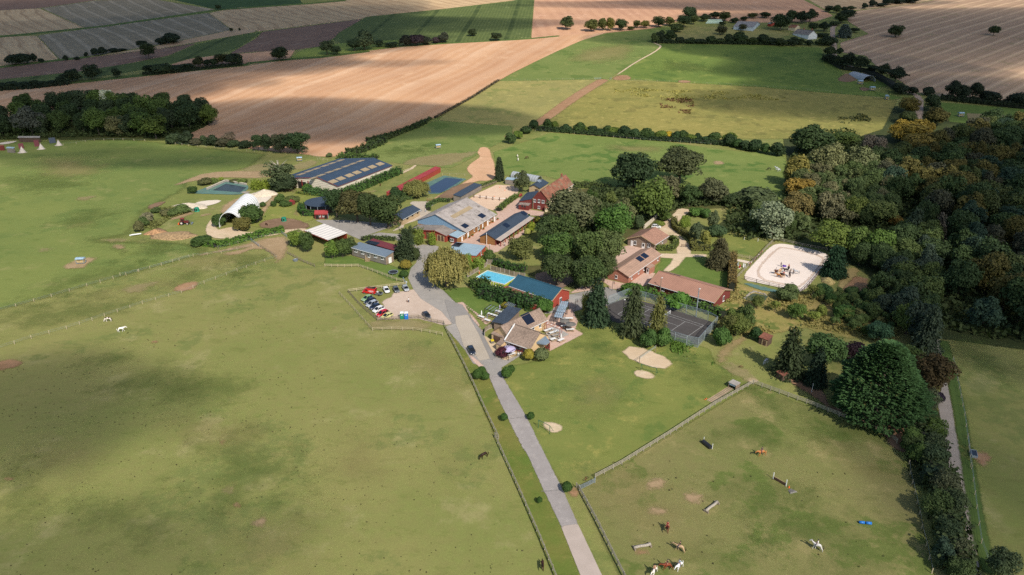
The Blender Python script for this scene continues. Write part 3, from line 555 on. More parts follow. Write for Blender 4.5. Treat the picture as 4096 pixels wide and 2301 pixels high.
# bare earth, sand and gravel ------------------------------------------------
def soft(name, a, b, c, w, amp, ns, **k): return ground_mat(name, a, b, c, .03, .15, .12, fade=(w, amp, ns), **k)
earth = ground_mat('bare_earth', 'b89c7a', 'a58c6a', 'c6ae8c', .03, .15, .12, fade=(2.0, 3.0, .4, .8))
rede = ground_mat('red_earth', 'b08a6a', '9e795b', 'ba9878', .03, .15, .12, fade=(1.6, 2.2, .5, .85))
sandp = soft('pale_gravel', 'd3bd9f', 'c5ad8e', 'ddcbb2', .7, .8, .6)
chalk = soft('chalk', 'e2d5c3', 'd6c6b2', None, .6, .8, .6)
mud = soft('trampled_mud', '8a7059', '79614d', '967d66', 1.2, 1.4, .5)
bale = ground_mat('faint_wear', 'a99b70', '9f8e66', None, .03, .15, .12, fade=(3.0, 5.5, .35, .6))
for nm, sp, m, c, g in [
 ('bare_earth', 'I 620,1447 700,1390 860,1340 1000,1340 870,1400 850,1447', earth, 1, 1), ('bare_earth', 'I 1130,1210 1240,1210 1250,1245 1180,1255', earth, 1, 1), ('bare_earth', 'I 1040,1150 1270,1150 1270,1175 1080,1175', bale, 1, 1.5), ('bare_earth', 'I 400,1250 500,1250 490,1275 410,1275', bale, 1, 1.5),
 ('bare_earth', 'I 790,735 900,725 960,715 860,760 800,760', bale, 1, 2), ('bare_earth', 'I 1760,605 1850,565 2090,475 2576,465 2900,470 J 1800,210 1200,190 900,235 640,300', earth, 1.5, 1), ('bare_earth', 'J 290,610 330,540 540,495 430,570', mud, 1, .8),
 ('bare_earth', 'J 560,740 640,680 820,640 900,650 700,730', earth, 1, 1), ('bare_earth', 'J 950,695 1060,655 1125,665 1050,690', earth, .8, .8), ('bare_earth', 'J 1080,600 1180,590 1150,612', earth, .8, .6), ('bare_earth', 'J 310,955 400,850 470,860 560,930 860,910 870,960 600,985', mud, 1, 1),
 ('chalk_pile_base', 'J 900,530 1000,500 1240,485 1180,530 1000,570', chalk, .8, .7), ('chalk_ground', 'J 1460,460 1620,410 1760,380 1860,420 1870,450 1760,540 1700,520 1610,460', chalk, .8, 1), ('bare_earth', 'J 1210,670 1300,520 1480,460 1600,440 1540,480 1350,620', earth, 1, 1),
 ('gravel_drive', 'J 1160,690 1200,700 1160,740 1160,830 1200,880 1280,850 1420,830 1500,905 1780,895 2060,870 2330,850 2330,885 2100,900 1800,960 1400,990 1100,970 1040,900 1060,800', sandp, .8, .5),
 ('bare_earth', 'J 1750,770 2000,720 2200,740 2380,820 2280,860 1760,850', mud, 1, 1.2), ('bare_earth', 'J 1660,820 1740,620 1900,420 1960,430 1830,600', earth, 1, 1), ('bare_earth', 'J 2150,670 2220,600 2230,690 2200,680', earth, .6, .6),
 ('dirt_track', 'J 860,1215 1180,1145 1640,1035 1800,985 2060,950 2090,990 2080,1180 1980,1290 1930,1290 1960,1230 1740,1085 1400,1205 1240,1180 1480,1130 1640,1080 1250,1150', earth, 1, .8), ('bare_earth', 'T 1370,320 1450,270 1550,258 1560,280 1480,330', rede, .8, 1.2), ('bare_earth', 'T 980,310 1100,280 1240,255 1200,280 1050,350', bale, 1, 2),
 ('bare_earth', 'T -60,900 90,872 180,900 100,940 -60,955', rede, .8, 1), ('bare_earth', 'T 1200,725 1250,722 1240,742 1200,742', rede, .6, .5), ('bare_earth', 'B 1000,30 1040,-40 1150,-20 1170,90 1200,130 1235,330 1180,400 960,400 700,540 560,640 440,650 440,620 700,500 880,390 950,345 880,290 860,230 950,150 1040,95 1000,40', soft('tan_dirt', 'd2a985', 'c59b78', 'd9b592', .8, .9, .3), 1, .5),
 ('trampled_ground', 'B 440,655 560,560 700,470 900,420 960,430 700,560 660,640 560,660', mud, 1, .8), ('bare_earth', 'B 20,190 150,120 500,60 900,40 1000,20 850,100 600,210 350,200 200,190', bale, 1.5, 2), ('dirt_track', strip('A 2130,520 2060,580 1750,700 1400,840', 1.6), sandp, .6, .4), ('bare_earth', 'A 1380,840 1500,860 1680,840 1560,880', bale, 1, 1),
 ('dirt_track', strip('H2 935,800 860,840 600,1000 290,1225 180,1290 0,1370 H1 2500,1380', [9, 9, 9, 8, 6, 5, 4, 4]), rede, 1.5, .5), ('bare_earth', 'H2 1000,800 1060,760 1170,757 1210,800 1080,812', rede, 1.5, .8), ('bare_earth', 'H2 1670,810 1790,812 1800,835 1680,835', rede, 1.5, .8), ('footpath', strip('H2 1420,432 1470,450 1505,470 1430,530 1240,630 1060,755', [1.6, 1.6, 1.5, 1.2, 1.2, 1]), sandp, 1, .5),
 ('bare_earth', 'C 2100,310 2180,300 2255,330 2200,355 2110,345', earth, 1, .8), ('bare_earth', 'H3 920,880 1030,890 1000,915 940,915', mud, 1, 1), ('bare_earth', 'H3 760,760 800,740 900,800 800,830 700,810', mud, 1, 1.5), ('bare_earth', 'A 250,470 600,610 900,480 760,450 400,600 -200,600', bale, 1, 2), ('bare_earth', 'I 0,180 190,160 100,190 0,200', chalk, 1, .5),
 ('sand_pit', 'N 850,205 1285,380 1140,475 730,310', sandp, .6, .6), ('sand_patch', 'N 870,480 960,470 1080,530 1050,555 950,550 880,520', sandp, .6, .5), ('sand_patch', 'N -80,1010 10,1010 125,1050 110,1095 0,1115', sandp, .6, .5), ('sand_patch', 'N 2040,560 2090,550 2140,590 2060,592', sandp, .5, .6),
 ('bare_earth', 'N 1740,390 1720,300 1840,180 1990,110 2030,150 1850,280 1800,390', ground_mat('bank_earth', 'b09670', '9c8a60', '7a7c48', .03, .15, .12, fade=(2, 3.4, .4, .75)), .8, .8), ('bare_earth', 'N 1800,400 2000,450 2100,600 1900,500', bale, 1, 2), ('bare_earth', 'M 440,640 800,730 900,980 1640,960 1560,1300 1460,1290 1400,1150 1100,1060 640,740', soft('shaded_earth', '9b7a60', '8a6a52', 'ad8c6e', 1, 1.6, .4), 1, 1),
 ('bare_earth', 'P 2085,170 2200,180 2190,260 2120,280', rede, .6, 1.2), ('bare_earth', 'O 1040,740 1200,740 1180,790 1050,800', earth, .6, 1), ('bare_earth', 'O 1000,460 1180,440 1160,520 1020,520', earth, .6, 1.2), ('bare_earth', 'O 1400,600 1560,590 1540,670 1420,650', earth, .6, 1.2), ('bare_earth', 'O 900,1180 990,1160 1000,1200 930,1210', rede, .5, .7),
 ('bare_earth', 'O 860,1060 960,1050 940,1100 870,1100', bale, .6, .7), ('bare_earth', 'O 200,520 270,520 300,600 230,620', rede, .5, .8), ('bare_earth', 'U 1990,960 2110,935 2080,1000 2000,1000', earth, .6, .8), ('bare_earth', 'U 1860,820 1900,815 1900,850 1870,850', rede, .5, .5), ('bare_earth', 'U 1760,700 1830,690 1830,740 1770,740', bale, .5, 1), ('bare_earth', 'U 1740,320 1790,320 1780,350 1740,345', rede, .5, .5), ('bare_earth', 'U 30,620 110,625 100,640 50,640', rede, .5, .5),
 ('bare_earth', 'Q 80,35 120,30 110,60 90,60', rede, .5, .4), ('bare_earth', 'D 560,1080 900,1060 1340,1100 1340,1190 1000,1180 600,1180', bale, 1, 1.6), ('bare_earth', 'G 2040,340 2100,300 2100,340', bale, 1, 1), ('bare_plot', 'L 2060,1020 2200,790 2330,750 2500,820 2400,1080', rede, .8, .8), ('bare_earth', 'L 2020,1000 2150,650 2330,640 2250,760 2100,900', soft('dead_grass', 'b09a68', 'a08c5c', '8c8450', 1, 1.6, .4), 1, 1)]:
    patch(nm, sp, 12, m, c, g, smooth=1)
orch = fm('orchard_grass', 'a08c58', '7d7c42', 'b39d6a', .04, .2, .26, tuft=('55662e', .25, .8), bumpd=.3)
patch('orchard_grass', 'G 1680,700 1780,780 2105,860 L 1480,1000 2000,1010 2560,1100 M 1500,400 1200,330 900,330 700,240 420,290 N 2010,110 1640,110 G 1500,1180 1560,1000 1650,890', 4, orch, 1, .5)
# built surfaces ---------------------------------------------------------------
asph = fm('old_asphalt', 'a39d95', '938e87', 'b0a89c', .04, .3, .07, fade=(.25, .35, .8), bumpd=.02)
asphd = fm('dark_asphalt', '95908a', '8a8680', None, .04, .3, .07, fade=(.25, .25, .8), bumpd=.02)
asphp = fm('pale_asphalt', 'b6aa99', 'aba08f', None, .04, .3, .06, fade=(.2, .15, .8), bumpd=.02)
lane = fm('lane_surface', 'a29b96', '948d88', 'aea69f', .05, .4, .06, fade=(.25, .35, .8), bumpd=.02)
pinkg = fm('pink_gravel', 'c9ac9b', 'bd9f8d', 'd3b9aa', .05, .3, .08, fade=(.35, .4, .7), bumpd=.03)
tang = fm('car_park_gravel', 'c9b5a3', 'bba795', 'd4c4b4', .05, .3, .09, fade=(.6, .8, .5), bumpd=.03)
patch('car_park', 'D 870,770 880,720 1150,670 1240,780 1480,940 1640,1110 1530,1130 1200,1040 700,1060 640,960 780,900 740,830 800,790', 5, tang, .8, .5)
patch('road', 'D 1170,120 1260,95 1420,110 1480,130 1330,250 1310,400 1340,520 1430,640 1520,690 1700,870 1900,1070 2030,1230 2140,1447 Q 1880,250 1960,370 2100,390 2230,350 2060,460 2010,490 2020,560 2050,640 1900,600 1830,480 1700,440 1650,360 1610,290 1380,20 D 1650,1120 1500,950 1240,790 1140,660 1075,520 1110,400 1180,330 1190,270 1150,130', 6, asph, .7, .3)
patch('road.001', 'D 1540,800 1760,870 1900,1070 2030,1230 2140,1447 Q 1880,250 1960,370 1900,400 1780,170 D 1850,1020 1770,990 1750,1080 1650,1115 1600,1000', 7, asphd, .7, .3)
patch('road.002', 'D 1680,1020 1830,1000 1960,1230 2060,1447 Q 1880,390 1770,408 1740,360 D 1790,1400 1740,1230 1690,1110', 8, asphp, .7, .3)
patch('lane', 'Q 1880,600 1890,605 2000,860 2160,1190 2290,1447 R 2000,0 2110,210 2250,520 2445,920 2576,1230 O 145,960 325,1419 390,1580 590,1580 520,1419 280,905 130,560 0,300 R 2170,0 Q 2476,1447 2360,1180 2260,990 2050,640 1990,570', 8, lane, .6, .3)
patch('lane.001', 'R 2445,925 O 130,925 280,905 520,1419 590,1580 390,1580 325,1419', 9, fm('pale_lane_surface', 'b9aa9e', 'aea094', None, .05, .4, .05, fade=(.15, .1, .8), bumpd=.02), .6, .3)
for i, sp in enumerate(['Q 1885,605 2040,590', 'Q 2115,1078 2280,1055', 'O -90,560 125,545']):
    patch('road_joint', strip(sp, .22), 10, asphd, .3, .1)
patch('lane_verge_edge', 'Q 1650,340 1740,410 1810,470 1770,480 1700,420', 7, pinkg, .5, .3)
lane2 = fm('side_lane_surface', 'aa9f93', '9c9186', None, .05, .4, .06, fade=(.25, .35, .8), bumpd=.02)
patch('side_lane', 'M 1795,360 1840,340 1880,540 1915,760 1945,900 1990,1200 2036,1447 P 1880,0 1945,420 2115,1425 2200,1700 2130,1700 2060,1360 1990,1000 1960,800 1830,400 1745,0 M 1940,1447 1885,1150 1840,900 1870,760 1850,560 1790,440', 6, lane2, .8, .3)
patch('side_lane.001', strip('H3 690,245 650,280 650,360 665,450 665,560 760,640 1000,740 1250,840 1380,905 1500,965 1530,1010 1515,1200', 5), 7, fm('lane_stone', 'b39c88', 'a58f7b', None, .05, .4, .06), 2, .3)
patch('grass_strip', strip('M 1880,350 1925,520 1965,700 2010,900 2060,1200 2090,1447 P 1955,0 2050,600 2120,1000 2230,1425', 3.0), 7, fm('tall_verge_grass', '586c36', '4f6332', '66763c', .05, .3, .2), 1, .3)
patch('courtyard', 'B 640,1230 1000,1130 1260,830 1220,760 1500,600 1560,640 1520,740 1680,770 1850,800 1830,860 1690,840 1250,1180 1420,1130 1500,1110 1380,1200 1240,1310 1180,1330 1110,1240 700,1180', 5, pinkg, .8, .3)
patch('courtyard.005', 'B 745,1215 845,1150 1240,880 1300,830 1340,900 1000,1170 860,1235', 6, pinkg, .8, .3)
patch('courtyard.001', 'B 1110,1110 1280,1230 1640,1000 1700,1000 1560,1100 1240,1320 1100,1240', 6, pinkg, .8, .3)
patch('courtyard.002', 'A 840,1225 1200,1225 1960,1290 2100,1120 2080,990 2330,985 2400,1000 2210,1130 2330,1120 D 470,0 700,-60 1180,-20 1170,120 900,30 460,30', 5, asph, .8, .3)
patch('courtyard.003', 'B 130,690 160,665 400,668 350,720 350,790 400,795 230,900 50,960 40,1000 -100,1050 40,960 300,780', 6, fm('concrete_yard', 'c0b3a2', 'b3a695', None, .05, .4, .06, fade=(.25, .35, .8)), .8, .3)
patch('terrace', 'E 0,510 60,560 200,690 300,800 380,750 390,820 285,900 250,905 200,780 100,660 0,620 D 1690,840 1780,840 1850,900 2000,1010 2160,1080 2050,1230 1900,1060', 6, pinkg, .6, .3)
patch('terrace.001', 'E 1140,660 1400,600 1480,760 1440,860 1550,920 1120,1142 1100,1000 1060,800 1100,700', 6, pinkg, .6, .3)
patch('terrace.002', 'E 1130,610 1390,420 1530,440 1360,560 1160,650 1060,660', 7, fm('grey_paving', 'a7a39c', '999690', None, .1, .5, .08, fade=(.15, .1, .8)), .6, .3)
patch('terrace.003', 'E 1050,870 1180,830 1360,930 1150,1010', 8, fm('terrace_paving', 'b3ada6', 'a5a09a', None, .1, .5, .08, fade=(.1, .1, .8)), .6, .3)
patch('terrace.004', 'E 290,950 440,1060 430,1210 460,1215 520,1150 600,1080 720,1180 560,1260 430,1215 285,955', 7, fm('patio_concrete', 'cdb898', 'bfa98a', None, .1, .5, .08, fade=(.1, .1, .8)), .5, .2)
patch('courtyard.004', 'E 1380,400 1730,190 1929,330 1929,560 1500,560 G 230,700 480,420 440,380 560,350 840,390 700,460 380,560 250,690 560,760 480,820 350,790', 5, pinkg, .8, .3)
patch('shaded_path', 'E 930,150 1250,60 1500,200 1280,340 940,230', 5, fm('leafy_path', '8a7466', '7a6658', None, .1, .5, .1), .8, .3)
patch('play_court', 'G -60,870 320,790 520,850 500,880 350,980 120,1000 -60,1060', 6, asphd, .8, .3)
patch('tennis_court', 'G 340,965 560,900 940,1000 1500,1175 1380,1300 1290,1400 960,1300 370,1140', 6, fm('court_asphalt', '55514f', '4b4846', None, .1, .6, .1, fade=(.15, .1, .8), bumpd=.02), .8, .2)
patch('gravel_drive.001', strip('C 1730,920 1690,970 1560,1080 1480,1180 1600,1290 1700,1370 G 1150,440', [6, 5, 5, 7, 6, 5, 5, 5]), 5, sandp, .8, .4)
patch('gravel_drive.002', 'G 900,435 1380,445 1385,470 1160,470 1090,560 1000,622 930,615 1010,540 1035,485 900,475', 6, sandp, .8, .4)
patch('gravel_drive.003', 'G 565,745 700,640 840,640 800,700 750,760 640,800', 5, pinkg, .8, .4)
patch('sand_path', 'L 510,495 760,545 720,575 510,525', 6, chalk, .6, .3)
def arena_mat(name, a, b): return fm(name, a, b, None, .05, .3, .07, fade=(.4, .5, .6), bumpd=.06)
patch('riding_arena', 'L 585,800 860,500 1070,290 1230,275 1600,350 1890,430 1880,540 1640,840 1500,990 1340,955 900,860', 6, arena_mat('arena_sand', 'e6d8cb', 'dccdbf'), .8, .3, smooth=2)
def ringpts(spec, sc):
    P = pts2(spec); c = sum((Vector(p) for p in P), Vector())/len(P); return [c+(p-c)*sc for p in P]
# hoof track worn round the arena: a band a little darker than the sand
def band(spec, s0, s1):
    P = pts2(spec); 
    for _ in range(2):
        q = []
        for i in range(len(P)): a, b = P[i], P[(i+1) % len(P)]; q += [a*.75+b*.25, a*.25+b*.75]
        P = q
    c = sum(P, Vector())/len(P); o = [c+(p-c)*s0 for p in P]; i_ = [c+(p-c)*s1 for p in P]
    return o+[o[0]]+[i_[0]]+i_[::-1]
patch('hoof_track', band('L 620,800 1090,300 1240,290 1890,440 1870,560 1500,990 1340,950', .88, .83), 7, ground_mat('hoof_track', 'd0bba9', 'c4ae9c', None, .05, .3, .08, fade=(.5, 1.2, .5)), .5, .3)
patch('riding_arena.001', 'B 900,625 1000,560 1240,450 1460,460 1530,490 1500,590 1250,760 1200,780 1060,740', 6, arena_mat('pink_sand', 'dcc0a4', 'd0b297'), .8, .3)
patch('playground_grass', 'A 240,1330 0,1300 300,1000 640,860 1000,920 700,1010 820,1180 800,1230', 4, fm('goat_paddock', '8a8a48', '77803f', 'a0935a', .04, .12, .16), 1, .5)
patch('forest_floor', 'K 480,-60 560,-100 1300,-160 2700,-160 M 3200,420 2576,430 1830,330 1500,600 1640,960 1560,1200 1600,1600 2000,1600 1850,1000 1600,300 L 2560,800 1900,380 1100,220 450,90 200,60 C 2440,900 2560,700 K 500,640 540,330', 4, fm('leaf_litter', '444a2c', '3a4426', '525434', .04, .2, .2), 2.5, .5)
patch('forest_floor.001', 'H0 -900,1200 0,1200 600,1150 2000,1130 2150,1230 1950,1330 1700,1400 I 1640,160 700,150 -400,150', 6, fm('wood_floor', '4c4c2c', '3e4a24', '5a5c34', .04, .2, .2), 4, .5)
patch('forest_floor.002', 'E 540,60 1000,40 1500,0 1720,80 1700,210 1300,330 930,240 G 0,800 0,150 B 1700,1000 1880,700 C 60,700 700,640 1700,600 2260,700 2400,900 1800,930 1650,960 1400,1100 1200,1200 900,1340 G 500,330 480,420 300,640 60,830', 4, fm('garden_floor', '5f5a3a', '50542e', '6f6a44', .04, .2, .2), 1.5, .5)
# small relief: spoil and chalk heaps, earth banks -----------------------------------
def heap(name, f, x, y, r, h, m, label, cat, seed, sx=1.0, rz=0.0):
    P = at(f, x, y); mb = MB(); n = 22; rr = np.random.default_rng(seed); rings = 7
    e = empty(name, P, rz, label, cat); pts = []
    for i in range(rings+1):
        k = i/rings; row = []
        for j in range(n):
            a = 6.2832*j/n; q = r*(1-k)*(1+.18*math.sin(a*2+seed)+.1*math.sin(a*5+seed*2)+rr.uniform(-.05, .05)); row.append((q*math.cos(a)*sx, q*math.sin(a), h*(k**.8)*(1+rr.uniform(-.06, .06))-.05))
        pts.append(row)
    mb.loft(pts); mb.build('mound', m, e, smooth=True)
heap('chalk_heap', 'J', 1795, 412, 5.6, 2.6, M['stone'], 'tall cone of white chalk beside the white polytunnel', 'heap', 1)
heap('chalk_heap', 'J', 825, 570, 5.2, 1.9, M['stone'], 'long white chalk heap behind the green round hut', 'heap', 2, 1.5)
heap('spoil_heap', 'J', 390, 905, 3.4, 1.6, flat('spoil', 'a9825c', .95, var=.3), 'brown spoil heap at the edge of the tractor yard', 'heap', 3, 1.2, .8)
heap('spoil_heap', 'J', 610, 945, 5.0, .9, flat('spoil_straw', 'a98c64', .95, var=.3), 'low mound of straw and soil beside the tractor yard hedge', 'heap', 4, 2.2, .1)
heap('covered_heap', 'L', 1880, 830, 2.8, 1.6, flat('spoil_grass', 'a89660', .95, var=.3), 'grassy heap with green sheeting beside the riding arena corner', 'heap', 5)
# ------------------------------------------------------------------ clouds above the view (they cast the photograph's cloud shadows)
def cloud_mat():
    m = bpy.data.materials.new('cloud_vapour'); m.use_nodes = True; t = m.node_tree; t.nodes.clear()
    o = t.nodes.new('ShaderNodeOutputMaterial'); v = t.nodes.new('ShaderNodeVolumeScatter'); v.inputs['Density'].default_value = .034; v.inputs['Anisotropy'].default_value = .6
    t.links.new(v.outputs[0], o.inputs['Volume']); return m
CM = cloud_mat(); CZ = 620.0
def cloud(f, x, y, rx, ry, rz=0.0, thick=34, seed=0):
    """lumpy bank of vapour whose shadow falls where (x, y) shows the ground"""
    G = at(f, x, y); C = G+TO_SUN*((CZ-G.z)/TO_SUN.z); rr = np.random.default_rng(seed)
    bm = bmesh.new(); bmesh.ops.create_icosphere(bm, subdivisions=4, radius=1)
    ph = rr.uniform(0, 6, 6)
    for v in bm.verts:
        c = v.co; k = 1+.16*math.sin(c.x*3.1+ph[0])*math.cos(c.y*2.7+ph[1])+.10*math.sin(c.x*6.3+ph[2]+c.y*5.1)+.06*math.sin(c.y*11+ph[3])*math.cos(c.x*10+ph[4])
        v.co = Vector((c.x*rx*k, c.y*ry*k, c.z*thick*(.8+.2*k)))
    me = bpy.data.meshes.new('cloud'); bm.to_mesh(me); bm.free(); me.materials.append(CM)
    o = link('cloud', me); o.location = C; o.rotation_euler = (0, 0, rz); o['kind'] = 'stuff'; o['label'] = 'white fair weather cloud drifting high above the fields'
for i, c in enumerate([
 ('H0', 500, 200, 420, 190, .2, 36), ('H0', 1500, 330, 300, 110, .2, 46), ('H0', 300, 620, 330, 95, .15, 40), ('H0', 1100, 700, 190, 60, .15, 34), ('H0', 300, 1000, 150, 52, .1, 40), ('H0', 1350, 880, 110, 30, .15, 20),
 ('H0', 100, 1300, 105, 32, .0, 34), ('H1', 250, 160, 170, 70, .3, 28), ('H1', 500, 420, 150, 50, .2, 26), ('H1', 1500, 260, 190, 50, .2, 22), ('H1', 620, 1210, 150, 42, .1, 46), ('H1', 150, 1330, 70, 16, .1, 24), ('H1', 120, 650, 90, 22, .1, 26), ('H1', 1300, 640, 60, 12, .1, 12),
 ('H2', 1500, 60, 200, 30, -.1, 18), ('H3', 100, 30, 200, 60, 0, 26), ('H3', 1500, 330, 330, 150, .1, 42), ('H3', 300, 640, 70, 60, 0, 22), ('H3', 900, 700, 110, 70, 0, 34), ('H3', 1900, 1000, 200, 60, 0, 44), ('H2', 2350, 400, 110, 22, 0, 8),
 ('K', 2150, 350, 80, 60, .2, 40), ('K', 2350, 900, 62, 55, .1, 40), ('M', 2350, 150, 52, 40, 0, 30), ('M', 2200, 900, 28, 60, .2, 16), ('P', 2100, 700, 24, 34, .2, 14), ('I', 1500, 330, 90, 16, .05, 20), ('I', 300, 260, 80, 14, .1, 16), ('I', 2100, 380, 50, 10, .1, 14),
 ('U', 80, 70, 46, 20, .2, 26), ('U', 250, 1330, 46, 13, .2, 12)]):
    cloud(*c[:5], rz=c[5], thick=c[6]*.9, seed=i)

# ------------------------------------------------------------------ trees and shrubs
dG, mG, bG, oG, gG, yG, rB = '3b4a2b', '475a30', '536b2e', '5f6636', '66684c', '7d7636', '574a34'
ORD = 'first second third fourth fifth sixth seventh eighth ninth tenth eleventh twelfth thirteenth fourteenth fifteenth sixteenth seventeenth eighteenth nineteenth twentieth'.split()
def row(kind, f, boxes, cols, what, where, group, far=False):
    """things in a row, counted from the left of the photograph"""
    nat = [(kind if isinstance(kind, str) else kind[i % len(kind)], cols if isinstance(cols, str) else cols[i % len(cols)], b) for i, b in enumerate(boxes)]
    nat.sort(key=lambda t: t[2][3] if far else t[2][0]+t[2][1])
    for i, (k, c, b) in enumerate(nat):
        nth = ORD[i] if i < 20 else str(i+1)+'th'
        tree(k, f, *b, c, f'{nth} {what} from the {"far end" if far else "left"} {where}', group)
